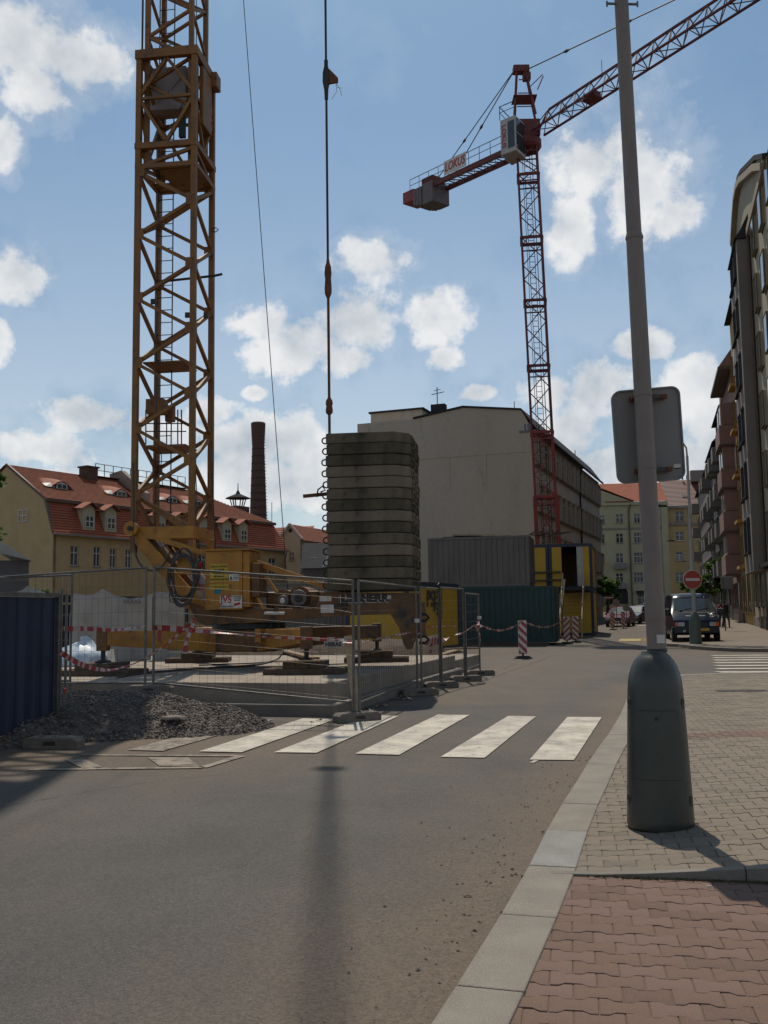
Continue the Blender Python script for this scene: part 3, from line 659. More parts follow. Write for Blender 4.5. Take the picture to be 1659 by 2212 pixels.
# ------------------------------------------------------------------ near tower crane
K = Fr((-2.86, 20.5), R(97.6)); ML = -1.67; HS = .625
crane = thing('tower_crane', 'near yellow lattice tower crane standing on four outrigger feet on the concrete slab', 'tower crane', (K.o.x, K.o.y, 0), K.rz)
def kh(u, v, y): x, z = K.hit(u, v, y); return (x, y, z)
def zl(v, x, y): p = K.w(x, y); return zat(p.x, p.y, v)
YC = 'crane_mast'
corner = {'A': (ML - HS, -HS), 'B': (ML + HS, -HS), 'C': (ML + HS, HS), 'D': (ML - HS, HS)}   # A left, B front, C right, D back
zc0 = zl(1168, *corner['A']); zc1 = zl(112, *corner['A'])
zA = [zl(v, *corner['A']) for v in (1070, 922, 780, 644, 505, 372)]
h = (zA[-1] - zA[0]) / 5; zA = [zA[0] + h * i for i in range(6)]
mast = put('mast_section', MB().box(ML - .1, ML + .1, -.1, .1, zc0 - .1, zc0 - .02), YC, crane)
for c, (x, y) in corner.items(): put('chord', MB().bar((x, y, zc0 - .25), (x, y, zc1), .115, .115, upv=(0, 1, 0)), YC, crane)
faces = [('A', 'B'), ('C', 'B'), ('C', 'D'), ('A', 'D')]
def lvl(c, i): return zA[0] + h * i if c in 'AC' else zA[0] + h * (i - .5)
for (a, b) in faces:
    for i in range(-1, 6):
        za = lvl(a, i)
        if za > zc0 + .1:
            for zb in (lvl(b, i), lvl(b, i + 1)):
                if zb < zc0 + .1 or zb > zA[-1] + .1: continue
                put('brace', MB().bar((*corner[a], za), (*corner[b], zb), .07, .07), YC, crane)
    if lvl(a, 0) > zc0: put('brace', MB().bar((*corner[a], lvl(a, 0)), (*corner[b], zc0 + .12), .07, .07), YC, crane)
for i in range(0, 6):
    for c in corner:
        x, y = corner[c]; z = lvl(c, i)
        sx = 1 if x < ML else -1; sy = 1 if y < 0 else -1
        put('gusset', MB().box(min(x, x + sx * .16), max(x, x + sx * .16), y - .062, y - .05 + .0, z - .12, z + .12).box(x - .05, x + .05 + .0, min(y, y + sy * .12), max(y, y + sy * .12), z - .1, z + .1), YC, crane)
# telescopic cage near the top of the outer tower
def ring(z, hh, w, ex=.0, mk='crane_mast'):
    a = HS + ex
    for (p, q) in (((-a - w / 2, -a), (a + w / 2, -a)), ((-a - w / 2, a), (a + w / 2, a))):
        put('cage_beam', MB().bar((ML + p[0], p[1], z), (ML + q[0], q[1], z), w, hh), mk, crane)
    for s in (-a, a): put('cage_beam', MB().bar((ML + s, -a + w / 2 + .002, z), (ML + s, a - w / 2 - .002, z), w, hh), mk, crane)
z1, z2, z3 = zl(121, *corner['A']), zl(318, *corner['A']), zl(362, *corner['A'])
ring(z1, .2, .13, .015); ring(z2, .13, .12, .01); ring(z3, .1, .1, .01); ring((z1 + z2) / 2 + .05, .06, .06)
zm = (z1 + z2) / 2 + .05
for (a, b) in faces:
    A_, B_ = Vector(corner[a]), Vector(corner[b]); Md = (A_ + B_) / 2
    for P, Q in (((A_, zm + .05), (Md, z1 - .1)), ((B_, zm + .05), (Md, z1 - .1)), ((A_, zm), (Md, z2 + .08)), ((B_, zm), (Md, z2 + .08)), ((A_, z3), (B_, z2 - .1))):
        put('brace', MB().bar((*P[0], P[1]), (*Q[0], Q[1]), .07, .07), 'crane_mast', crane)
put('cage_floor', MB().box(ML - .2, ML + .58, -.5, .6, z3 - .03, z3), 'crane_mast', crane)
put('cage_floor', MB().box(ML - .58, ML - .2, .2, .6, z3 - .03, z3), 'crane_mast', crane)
p = kh(316, 240, -.1); q = kh(402, 140, -.1)
put('winch_cover', MB().box(p[0], q[0], -.1, .35, p[2], q[2]), 'cover_sheet', crane, bevel=.03)
for u, v in ((330, 165), (352, 205), (378, 178), (392, 222)): 
    w_ = kh(u, v, -.12); put('cover_rib', MB().bar((w_[0] - .1, -.115, w_[2] - .14), (w_[0] + .12, -.115, w_[2] + .1), .02, .04), 'cover_sheet', crane)
p = kh(389, 300, .2); put('guide_plate', MB().box(p[0], p[0] + .14, .1, .2, p[2], p[2] + .48), 'cont_green', crane)
p = kh(440, 140, -.2); put('climbing_gear', MB().box(ML + .62, ML + .72, -.3, .3, z1 - 1.5, z1 - .15).box(ML + .68, ML + .83, .3, .62, z1 - .3, z1 + .05), 'crane_mast', crane, bevel=.02)
put('hydraulic_ram', MB().tube([(ML + .5, -.2, z3), (ML + .5, -.2, z1 - .1)], .07, 10), 'crane_dark', crane, smooth=True)
put('hydraulic_ram', MB().tube([(ML + .48, .3, z3), (ML + .48, .3, z1 - .5)], .05, 10), 'crane_mast', crane, smooth=True)
# inner tower running on up beyond the picture
HI = .5; inner = {'A': (ML - HI, -HI + .02), 'B': (ML + HI, -HI + .02), 'C': (ML + HI, HI), 'D': (ML - HI, HI)}
ZT = 31.0
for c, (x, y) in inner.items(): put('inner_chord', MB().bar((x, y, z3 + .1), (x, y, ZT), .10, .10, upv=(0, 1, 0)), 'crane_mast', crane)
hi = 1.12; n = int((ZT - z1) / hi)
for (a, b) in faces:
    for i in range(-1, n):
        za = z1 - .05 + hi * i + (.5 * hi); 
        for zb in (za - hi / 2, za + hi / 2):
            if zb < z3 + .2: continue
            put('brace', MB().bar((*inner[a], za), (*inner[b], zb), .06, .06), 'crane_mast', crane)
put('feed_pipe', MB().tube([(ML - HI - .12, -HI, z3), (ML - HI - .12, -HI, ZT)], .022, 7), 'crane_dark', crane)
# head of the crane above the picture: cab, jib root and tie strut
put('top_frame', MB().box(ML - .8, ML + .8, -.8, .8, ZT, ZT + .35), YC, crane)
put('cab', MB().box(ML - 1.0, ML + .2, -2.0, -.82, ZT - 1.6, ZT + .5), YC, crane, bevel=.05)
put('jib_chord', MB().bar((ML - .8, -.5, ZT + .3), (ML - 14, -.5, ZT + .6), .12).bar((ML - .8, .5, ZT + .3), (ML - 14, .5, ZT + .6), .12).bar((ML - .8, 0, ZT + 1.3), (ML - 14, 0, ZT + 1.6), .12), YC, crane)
put('head_cover', MB().box(ML - 1.7, ML + .66, -.62, -.57, 18.0, 28.0), 'crane_mast', crane, label='added unseen screen on the upper tower that shades the road')  # added out of view to make the mast's shadow on the road solid
# ladder inside the tower
xa, xb = kh(338, 800, .38)[0], kh(371, 800, .38)[0]
for x in (xa, xb): put('ladder_rail', MB().tube([(x, .38, zc0 - .3), (x, .38, ZT)], .014, 6), 'crane_dark', crane)
z = zc0 + .1; rung = MB().tube([(xa, .38, 0), (xb, .38, 0)], .011, 5).mesh('rung', ['crane_dark'])
while z < 24: put('rung', rung, 'crane_dark', crane, loc=(0, 0, z)); z += .285
def plate(u0, v0, u1, v1, y0, y1, t=.03, mk='crane_mast'):
    a = kh(u0, v1, y0); b = kh(u1, v1, y0); put('rest_platform', MB().box(a[0], b[0], y0, y1, a[2], a[2] + t), mk, crane)
plate(308, 0, 396, 785, -.35, .55); plate(312, 0, 400, 967, -.35, .55, .05)
a = kh(314, 893, -.2); b = kh(353, 860, -.2); put('control_box', MB().box(a[0], b[0], -.2, .1, a[2], b[2]), YC, crane, bevel=.01)
a = kh(356, 905, -.1); b = kh(375, 870, -.1); put('control_box', MB().box(a[0] - .08, b[0] - .1, .12, .3, a[2], b[2]), 'crane_mast', crane)
def ktube(name, pts, y, r, mk, n=6):
    P = [kh(u, v, y if not isinstance(y, (list, tuple)) else y[i]) for i, (u, v) in enumerate(pts)]
    return put(name, MB().tube(P, r, n), mk, crane, smooth=True)
# rails round the rest platform, cables and small fittings
for v in (915, 932): ktube('guard_rail', [(315, v), (402, v)], -.3, .013, 'crane_dark')
for u in (315, 384, 392): ktube('guard_post', [(u, 960), (u, 885)], -.3, .014, 'crane_dark')
ktube('guard_post', [(360, 960), (360, 905), (352, 885), (345, 868)], -.1, .013, 'crane_dark')
ktube('hoist_cable', [(424, 0), (425, 400), (422, 800), (421, 985), (432, 1215)], -.1, .010, 'cable')
ktube('hoist_cable', [(415, 920), (419, 1000), (424, 1120), (434, 1212)], -.3, .012, 'cable')
ktube('power_cable', [(420, 915), (417, 960), (421, 1100), (427, 1190)], -.45, .016, 'cable')
ktube('tie_cable', [(458, 1000), (461, 1100), (466, 1190)], .3, .014, 'cable')
ktube('power_cable', [(337, 750), (338, 900), (340, 960), (349, 985), (348, 1005), (340, 1008)], -.4, .010, 'cable')
ktube('reach_rod', [(350, 608), (462, 596), (480, 592)], .2, .028, 'crane_dark')
ktube('hook_ring', [(457, 494), (466, 492), (472, 496), (466, 501), (457, 500)], .5, .012, 'crane_dark')
for u, v in ((404, 682), (444, 683), (330, 653)): w_ = kh(u, v, -.5); put('bolt_knob', MB().box(w_[0] - .03, w_[0] + .06, -.55, -.5, w_[2] - .05, w_[2] + .06), 'crane_dark', crane)

YC = 'crane_yellow'
# foot of the mast
a = kh(286, 1166, -HS - .08); b = kh(466, 1134, -HS - .08); b = (ML + HS + .07, b[1], b[2])
put('base_beam', MB().box(a[0], b[0], -HS - .10, -HS + .08, a[2], b[2]), YC, crane, bevel=.01)
put('base_beam', MB().box(a[0], b[0], HS - .08, HS + .10, a[2], b[2]), YC, crane, bevel=.01)
put('base_beam', MB().box(a[0], a[0] + .16, -HS + .082, HS - .082, a[2] + .002, b[2] - .002), YC, crane); put('base_beam', MB().box(b[0] - .16, b[0], -HS + .082, HS - .082, a[2] + .002, b[2] - .002), YC, crane)
p = kh(283, 1142, -HS - .2)
def disc(x, y0, y1, z, r, n=20): 
    mb = MB(); return mb.prism([(r * math.cos(2 * math.pi * i / n), r * math.sin(2 * math.pi * i / n)) for i in range(n)], lambda a, b, d: (x + a, d, z + b), y0, y1)
put('hinge_lug', disc(p[0], -HS - .24, -HS - .10, p[2], .15), YC, crane); put('hinge_pin', disc(p[0], -HS - .29, -HS - .22, p[2], .05, 12), 'crane_dark', crane)
def kpoly(name, pts, y0, y1, mk='crane_yellow', lab=None, bv=.006):
    P = [kh(u, v, y0) for u, v in pts]; return put(name, MB().xz([(p[0], p[2]) for p in P], y0, y1), mk, crane, bevel=bv, label=lab)
arm = [(286, 1150), (303, 1148), (352, 1205), (415, 1275), (462, 1322), (462, 1346), (432, 1346), (392, 1296), (322, 1212), (287, 1168)]
kpoly('support_arm', arm, -.74, -.60); kpoly('support_arm', arm, .60, .74)
kpoly('support_strut', [(300, 1144), (305, 1142), (482, 1206), (482, 1216), (300, 1155)], -.72, -.62); kpoly('support_strut', [(300, 1144), (305, 1142), (482, 1206), (482, 1216), (300, 1155)], .62, .72)
kpoly('leg_post', [(405, 1165), (418, 1165), (424, 1215), (411, 1215)], -.68, -.56); kpoly('leg_post', [(446, 1165), (459, 1165), (459, 1300), (448, 1300)], -.2, -.05)
put('cross_plate', MB().xz([(kh(x, z, 0)[0], kh(x, z, 0)[2]) for x, z in ((330, 1172), (352, 1165), (440, 1262), (420, 1275))], -.6, .6), 'crane_yellow_dirty', crane)
# turntable deck
deck = [(405, 1300), (440, 1312), (545, 1315), (680, 1314), (692, 1279), (905, 1281), (903, 1330), (848, 1327), (763, 1329), (620, 1339), (545, 1346), (440, 1350), (425, 1342)]
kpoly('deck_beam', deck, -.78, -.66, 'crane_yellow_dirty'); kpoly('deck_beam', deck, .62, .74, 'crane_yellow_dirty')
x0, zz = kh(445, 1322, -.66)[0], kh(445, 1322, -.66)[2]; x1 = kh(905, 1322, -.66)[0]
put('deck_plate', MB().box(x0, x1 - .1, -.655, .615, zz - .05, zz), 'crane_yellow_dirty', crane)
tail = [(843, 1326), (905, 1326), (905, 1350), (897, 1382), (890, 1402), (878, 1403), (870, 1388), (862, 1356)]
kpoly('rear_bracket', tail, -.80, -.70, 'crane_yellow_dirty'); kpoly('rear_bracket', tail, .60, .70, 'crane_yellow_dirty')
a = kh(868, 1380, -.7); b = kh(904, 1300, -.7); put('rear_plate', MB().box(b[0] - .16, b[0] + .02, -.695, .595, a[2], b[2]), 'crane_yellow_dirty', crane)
for v in (1334, 1382):
    c0_ = kh(905, v, -.3); put('tow_hook', MB().tube([(c0_[0], -.3, c0_[2] - .06), (c0_[0] + .13, -.3, c0_[2] - .07), (c0_[0] + .2, -.3, c0_[2]), (c0_[0] + .13, -.3, c0_[2] + .07), (c0_[0], -.3, c0_[2] + .06)], .032, 7), 'crane_dark', crane, smooth=True)
# ballast tie struts, cabinets, winch
for y in (-.55, .45):
    P = kh(538, 1211, y); Q = kh(704, 1267, y); put('tie_strut', MB().bar(P, Q, .09, .12), YC, crane)
P = kh(571, 1241, -.6); Q = kh(598, 1280, -.6); put('strut_leg', MB().bar(P, Q, .06, .06), YC, crane)
P = kh(544, 1268, -.8); Q = kh(571, 1316, -.8); put('strut_leg', MB().bar(P, Q, .06, .06), YC, crane)
a = kh(443, 1318, -1.0); b = kh(523, 1189, -1.0); c_ = kh(538, 1189, -1.0)
cab = put('control_cabinet', MB().box(a[0], b[0], -1.0, -.1, a[2], b[2]), YC, crane, bevel=.012)
put('cabinet_side', MB().box(b[0] + .003, c_[0], -.97, -.12, a[2] + .05, b[2] - .01), YC, crane, bevel=.01)
put('cabinet_roof', MB().box(a[0] - .03, c_[0] + .03, -1.05, -.05, b[2] + .002, b[2] + .035), YC, crane)
lp = MB().box(a[0] + .05, b[0] - .03, -1.008, -1.001, a[2] + .04, b[2] - .05); put('cabinet_door', lp, YC, cab)
def sticker(u0, v0, u1, v1, y, mk, par=crane, name='sticker'):
    p = kh(u0, v1, y); q = kh(u1, v0, y); o = put(name, MB().box(p[0], q[0], y - .006, y, p[2], q[2]), mk, par); return (p[0] + q[0]) / 2, (p[2] + q[2]) / 2, q[0] - p[0], q[2] - p[2]
RX = (R(90), 0, 0)
cx, cz, w_, h_ = sticker(454, 1218, 493, 1258, -1.008, 'notice_yellow')
for i, ln in enumerate(('ZAKAZ VSTUPU', 'NA JERAB', 'POZOR NA', 'BREMENO', 'NEPOVOLANYM')): text('lettering', ln, .05, 'ink_black', crane, (cx, -1.016, cz + .13 - i * .065), RX, bold=.001)
cx, cz, w_, h_ = sticker(454, 1262, 493, 1274, -1.008, 'notice_yellow'); text('lettering', 'VSTUP ZAKAZAN', .04, 'ink_black', crane, (cx, -1.016, cz), RX)
cx, cz, w_, h_ = sticker(495, 1240, 516, 1255, -1.008, 'sign_white'); text('lettering', 'POZOR\nVYSOKE\nNAPETI', .03, 'ink_black', crane, (cx + .04, -1.016, cz), RX)
put('warning_mark', MB().xz([(cx - .09, cz - .04), (cx - .03, cz - .04), (cx - .06, cz + .03)], -1.018, -1.0145), 'ink_black', crane)
sticker(462, 1273, 478, 1283, -1.008, 'notice_teal')
cx, cz, w_, h_ = sticker(475, 1286, 523, 1314, -1.008, 'sign_white', name='company_sign')
text('lettering', 'JVS', .20, 'ink_red', crane, (cx - .10, -1.017, cz + .045), RX, sx=.85, bold=.006)
text('lettering', 'OTROKOVICE', .045, 'ink_black', crane, (cx - .10, -1.017, cz - .095), RX, bold=.001)
text('lettering', 'PRONAJEM\nA PRODEJ\nJERABU', .036, 'ink_black', crane, (cx + .13, -1.017, cz + .065), RX)
put('stamp', MB().xz([(cx + .06, cz - .09), (cx + .19, cz - .05), (cx + .19, cz + .0), (cx + .06, cz - .04)], -1.018, -1.0145), 'ink_red', crane)
a = kh(538, 1290, -.9); b = kh(560, 1216, -.9); put('side_cabinet', MB().box(a[0] + .04, b[0], -.9, -.3, a[2], b[2]), 'crane_yellow_dirty', crane, bevel=.01)
a = kh(382, 1241, -.9); b = kh(416, 1203, -.9); sb = put('hanging_box', MB().box(a[0], b[0], -.9, -.7, a[2], b[2]), YC, crane, bevel=.015)
put('lamp_red', MB().lathe([(.04, 0), (.05, .05), (.03, .1)], 12), 'ink_red', crane, loc=kh(434, 1225, -.8)); put('red_lever', MB().bar(kh(426, 1262, -.75), kh(433, 1222, -.75), .05), 'ink_red', crane)
# coil of thick cable hanging beside the box
rc = random.Random(5)
for k in range(7):
    cx_, cz_ = kh(396, 1238, -.98)[0], kh(396, 1238, -.98)[2]; a_, b_ = .25 + rc.uniform(-.05, .05), .48 + rc.uniform(-.07, .06); y = -.95 - .02 * k
    P = [(cx_ + a_ * math.cos(t) * (1 + .12 * math.sin(3 * t + k)) + rc.uniform(-.012, .012), y, cz_ + b_ * math.sin(t) - .03 * k) for t in [2 * math.pi * i / 26 for i in range(27)]]
    put('coiled_cable', MB().tube(P, .016, 6, cap=False), 'cable', crane, smooth=True)
ktube('coiled_cable', [(372, 1270), (366, 1285), (368, 1300), (378, 1302), (386, 1290), (380, 1275)], -1.0, .013, 'cable')
P = [(288, 1000), (289, 1100), (288, 1180), (300, 1220), (325, 1235), (348, 1228), (362, 1205), (368, 1190)]
def smooth3(P, it=2):
    P = [Vector(p) for p in P]
    for _ in range(it):
        Q = [P[0]]
        for a, b in zip(P, P[1:]): Q += [a.lerp(b, .25), a.lerp(b, .75)]
        Q.append(P[-1]); P = Q
    return P
put('power_cable', MB().tube(smooth3([kh(u, v, -.85) for u, v in P]), .02, 7), 'cable', crane, smooth=True)
# hoist winch
for (u, v, r, mk, rr) in ((646, 1292, .17, 'crane_grey', .24), (612, 1298, .12, 'crane_grey', .23)):
    c0_ = kh(u, v, -.55); put('winch_drum', disc(c0_[0], -.5, .5, c0_[2], rr), 'crane_yellow_dirty', crane); put('drum_cap', disc(c0_[0], -.60, -.5, c0_[2], r), mk, crane, bevel=.02); put('drum_hub', disc(c0_[0], -.64, -.605, c0_[2], r * .45), 'crane_dark' if r > .15 else 'sign_white', crane, bevel=.01)
a = kh(660, 1314, -.5); b = kh(688, 1276, -.5); put('gearbox', MB().box(a[0], b[0], -.5, .3, a[2], b[2]), 'crane_yellow_dirty', crane, bevel=.04)
a = kh(574, 1314, -.45); b = kh(606, 1278, -.45); put('gearbox', MB().box(a[0], b[0], -.45, .3, a[2], b[2]), 'crane_yellow_dirty', crane, bevel=.05)
a = kh(571, 1325, -.8); b = kh(615, 1325, -.8); put('tube_light', MB().tube([a, b], .035, 8), 'sign_white', crane, smooth=True)
# lettering of the deck beam
c0_ = kh(787, 1293, -.79); text('lettering', 'LIEBHERR', .20, 'ink_black', crane, (c0_[0], -.790, c0_[2]), RX, sx=1.12, bold=.012); text('lettering_edge', 'LIEBHERR', .20, 'sign_white', crane, (c0_[0] - .012, -.784, c0_[2] - .010), RX, sx=1.12, bold=.016)
sticker(690, 1288, 716, 1299, -.781, 'sign_white'); sticker(826, 1286, 845, 1294, -.781, 'sign_white'); sticker(693, 1306, 721, 1324, -.781, 'sign_white'); sticker(735, 1302, 752, 1310, -.781, 'ink_black'); sticker(740, 1313, 750, 1318, -.781, 'ink_black')
# slewing ring and chassis
put('slewing_ring', MB().lathe([(.70, 1.30), (.76, 1.31), (.76, 1.42), (.70, 1.43)], 40), 'black', crane, smooth=True)
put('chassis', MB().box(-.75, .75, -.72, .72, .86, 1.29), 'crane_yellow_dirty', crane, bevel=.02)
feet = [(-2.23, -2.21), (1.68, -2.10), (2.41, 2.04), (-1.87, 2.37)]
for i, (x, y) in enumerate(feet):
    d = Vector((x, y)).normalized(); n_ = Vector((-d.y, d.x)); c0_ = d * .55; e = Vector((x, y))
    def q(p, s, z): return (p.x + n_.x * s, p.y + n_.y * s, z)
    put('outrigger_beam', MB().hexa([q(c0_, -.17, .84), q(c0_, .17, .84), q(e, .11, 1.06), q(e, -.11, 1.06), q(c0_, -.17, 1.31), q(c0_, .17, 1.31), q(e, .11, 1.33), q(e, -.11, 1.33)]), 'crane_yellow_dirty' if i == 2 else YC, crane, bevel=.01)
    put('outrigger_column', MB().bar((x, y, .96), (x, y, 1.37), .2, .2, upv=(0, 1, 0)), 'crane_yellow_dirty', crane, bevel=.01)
    put('jack_screw', MB().tube([(x, y, .77), (x, y, .96)], .045, 10), 'crane_dark', crane, smooth=True)
    put('foot_plate', MB().lathe([(.15, .745), (.15, .77), (.06, .80)], 14, (x, y)), 'crane_dark', crane)
put('brace_link', MB().tube([(.3, -.85, 1.2), (1.1, -1.4, 1.2)], .03, 8), 'steel', crane); 
c0_ = kh(333 * 0 + 365, 1370, -1.3); a = kh(362, 1411, -1.2); b = kh(385, 1370, -1.2); put('white_plate', MB().box(a[0], b[0], -1.22, -1.2, a[2], b[2]), 'sign_white', crane)
c0_ = kh(558, 1391, -1.0); put('towing_eye', disc(c0_[0], -1.05, -1.0, c0_[2] - .02, .06), 'crane_yellow_dirty', crane); put('towing_bar', MB().box(c0_[0] - .06, c0_[0] + .06, -1.05, -1.0, c0_[2], c0_[2] + .3), YC, crane)
# tie rods from the ballast to the crane head
def lerp(a, b, t): return Vector(a).lerp(Vector(b), t)
YP = .35
Pb, Pt = Vector(kh(712, 960, YP)), Vector(kh(703, 0, YP)); dv = (Pt - Pb) / (Pt.z - Pb.z)
def pz(v): z = kh(706, v, YP)[2]; return Pb + dv * (z - Pb.z)
Zs = [pz(v) for v in (930, 897, 857, 645, 560, 215, 130)]; Zend = Pb + dv * (ZT + .6 - Pb.z)
put('tie_bar', MB().tube([Pb + dv * -1.5, Zs[1]], .030, 8), 'rusty', crane); put('tie_bar', MB().tube([Zs[2], Zs[3]], .030, 8), 'rusty', crane)
put('tie_rope', MB().tube([Zs[4], Zs[5]], .026, 8), 'crane_dark', crane); put('tie_rope', MB().tube([Zs[6], Zs[6].lerp(Zend, .22)], .026, 8), 'crane_dark', crane)
for s_ in (-.035, .035): put('tie_rod', MB().tube([Zs[6].lerp(Zend, .22) + Vector((s_, 0, 0)), Zend + Vector((s_, 0, 0))], .026, 8), 'crane_dark', crane)
put('rod_spreader', MB().box(Zs[6].lerp(Zend, .22).x - .15, Zs[6].lerp(Zend, .22).x + .15, YP - .06, YP + .06, Zs[6].lerp(Zend, .22).z - .2, Zs[6].lerp(Zend, .22).z + .12), 'rusty', crane)
for a, b in ((1, 2), (3, 4)):
    A_, B_ = Zs[a], Zs[b]; L = (B_ - A_); P = [A_, A_ + L * .12, A_ + L * .25, A_ + L * .5, A_ + L * .62, A_ + L * .8, A_ + L * .9, B_]
    put('rope_socket', MB().tube(P, [.03, .075, .08, .066, .08, .07, .04, .03], 8), 'rusty', crane, smooth=True)
A_, B_ = Zs[5], Zs[6]; L = B_ - A_
put('rope_socket', MB().tube([A_, A_ + L * .25, A_ + L * .45, A_ + L * .7, B_ - L * .15, B_], [.04, .05, .085, .08, .045, .045], 8), 'crane_dark', crane, smooth=True)
c0_ = A_ + L * .5; put('shackle_plate', MB().xz([(c0_.x - .06, c0_.z - .12), (c0_.x + .27, c0_.z - .09), (c0_.x + .27, c0_.z + .02), (c0_.x + .08, c0_.z + .24), (c0_.x - .06, c0_.z + .2)], YP - .03, YP + .03), 'rusty', crane, bevel=.01)
e = c0_ + Vector((.22, 0, -.09)); put('loose_wire', MB().tube([e, e + Vector((.02, 0, -.2)), e + Vector((-.1, 0, -.38))], .005, 4).tube([e, e + Vector((.1, 0, -.18)), e + Vector((.12, .02, -.3))], .005, 4).tube([e + Vector((.02, 0, -.1)), e + Vector((.14, 0, -.14))], .005, 4), 'cable', crane)
put('head_strut', MB().bar((ML + .8, -.4, ZT + .2), (Zend.x, YP, ZT + .6), .16).bar((ML + .8, .6, ZT + .2), (Zend.x, YP, ZT + .6), .16).box(Zend.x - .35, Zend.x + .35, YP - .35, YP + .35, ZT + .3, ZT + .9), YC, crane)
P0, P1 = Vector(kh(619, 1240, .5)), Vector(kh(526, 0, .5)); dd = (P1 - P0)
put('hoist_rope', MB().tube([P0 - dd * .04, P0 + dd * 2.2], .009, 6), 'cable', crane)

# ballast slabs, each one lifted on by itself
NS = 14; YF = -.98
xl, ztop = K.hit(704, 936, YF); xr = K.hit(850, 930, YF)[0]; zbot = K.hit(780, 1276, YF)[1]
hs = (ztop - zbot) / NS; ch = .30; dep = 2.15
pale = {1: 0, 3: 1, 4: 1, 7: 1, 10: 1}
ords = ['topmost', 'second from the top', 'third from the top', 'fourth from the top', 'fifth from the top', 'sixth from the top', 'seventh from the top', 'eighth from the top', 'seventh from the bottom', 'sixth from the bottom', 'fifth from the bottom', 'fourth from the bottom', 'third from the bottom', 'second from the bottom', 'lowest']
ords = ['topmost', 'second from the top', 'third from the top', 'fourth from the top', 'fifth from the top', 'sixth from the top', 'seventh from the top', 'seventh from the bottom', 'sixth from the bottom', 'fifth from the bottom', 'fourth from the bottom', 'third from the bottom', 'second from the bottom', 'lowest']
for i in range(NS):
    z1_ = ztop - i * hs; z0_ = z1_ - hs + .012; j = random.uniform(-.014, .014); jy = random.uniform(-.02, .02)
    mk = 'slab_pale' if i in (3, 4, 7, 10) else ('slab_mid' if i in (0, 5, 9, 12) else 'slab_moss')
    sl = thing('ballast_slab', '%s %s concrete ballast slab in the stack on the yellow crane' % (ords[i], {'slab_pale': 'pale', 'slab_mid': 'brownish', 'slab_moss': 'mossy dark'}[mk]), 'ballast slab', K.w(xl + j, YF + jy, z0_), K.rz, 'concrete ballast slabs stacked on the crane')
    W_ = xr - xl + ch; hh = z1_ - z0_
    def outl(s): return [(s, s), (W_ - ch - s * .4, s), (W_ - s, ch + s * .4), (W_ - s, dep - .1 - s * .4), (W_ - .1 - s * .4, dep - s), (s, dep - s)]
    mb = MB(); rings = [(.012, 0), (0, .018), (0, hh - .028), (.014, hh)]; n = 6
    mb.v = [(x, y, z) for s, z in rings for x, y in outl(s)]
    for r_ in range(3): mb.f += [(r_ * n + k, r_ * n + (k + 1) % n, (r_ + 1) * n + (k + 1) % n, (r_ + 1) * n + k) for k in range(n)]
    mb.f += [tuple(range(n))[::-1], tuple(range(3 * n, 4 * n))]; mb.m = [0] * len(mb.f)
    put('block', mb, mk, sl, bevel=.006)
    for (ya, yb) in ((.42, .98), (1.12, 1.7)):
        fr = MB().box(W_, W_ + .028, ya, yb, hh * .74, hh * .9).box(W_, W_ + .028, ya, yb, .03, hh * .2).box(W_, W_ + .028, ya, ya + .06, hh * .2, hh * .74).box(W_, W_ + .028, yb - .06, yb, hh * .2, hh * .74)
        put('cast_frame', fr, mk, sl)
    lo = [(.02, .25, hh * .78), (-.09, .25, hh * .80), (-.125, .25, hh * .62), (-.125, .25, hh * .42), (-.09, .25, hh * .22), (.02, .25, hh * .24)]
    put('lifting_loop', MB().tube(smooth3(lo, 1), .016, 6, cap=False), 'crane_dark', sl, smooth=True)
a = K.w(*kh(655, 1072, -.5)); b = K.w(*kh(706, 1067, -.5))
o = put('steel_bar', MB().bar(a, b, .05, .07), 'rusty'); tag(o, 'rusty bar sticking out to the left of the ballast stack', 'bar')
w_ = kh(690, 1061, -.6); c0_ = K.w(w_[0], -.6, w_[2]); o = put('shackle', MB().tube([c0_ + Vector((-.05, 0, -.12)), c0_ + Vector((-.03, 0, .03)), c0_ + Vector((.06, 0, .1)), c0_ + Vector((.12, 0, .02)), c0_ + Vector((.02, 0, -.02))], .018, 6), 'crane_dark'); tag(o, 'black shackle hanging on a lifting loop of the ballast stack', 'shackle')
# timber piles under the outrigger feet
names = ['under the left front foot', 'under the right front foot', 'under the right rear foot', 'under the left rear foot']
for i, (x, y) in enumerate(feet):
    c0_ = K.w(x, y, PZ); tp = thing('timber_pile', 'crossed dark timbers packed %s of the yellow crane' % names[i], 'timber pile', c0_, K.rz + R(-4 + 5 * i), 'timber piles under the crane feet')
    for k in range(4): put('timber', MB().box(-.72, .72, -.46 + k * .232, -.24 + k * .232, .0, .11 - .01 * (k % 2)), 'wood_dark', tp, bevel=.008)
    for k in range(3): put('timber', MB().box(-.36 + k * .242, -.13 + k * .242, -.42, .42, .112, .232 - .008 * (k % 2)), 'wood_dark', tp, bevel=.008)
    if i in (1, 2): put('plank', MB().box(-.5, .35, -.5, -.3, .233, .26), 'wood', tp)
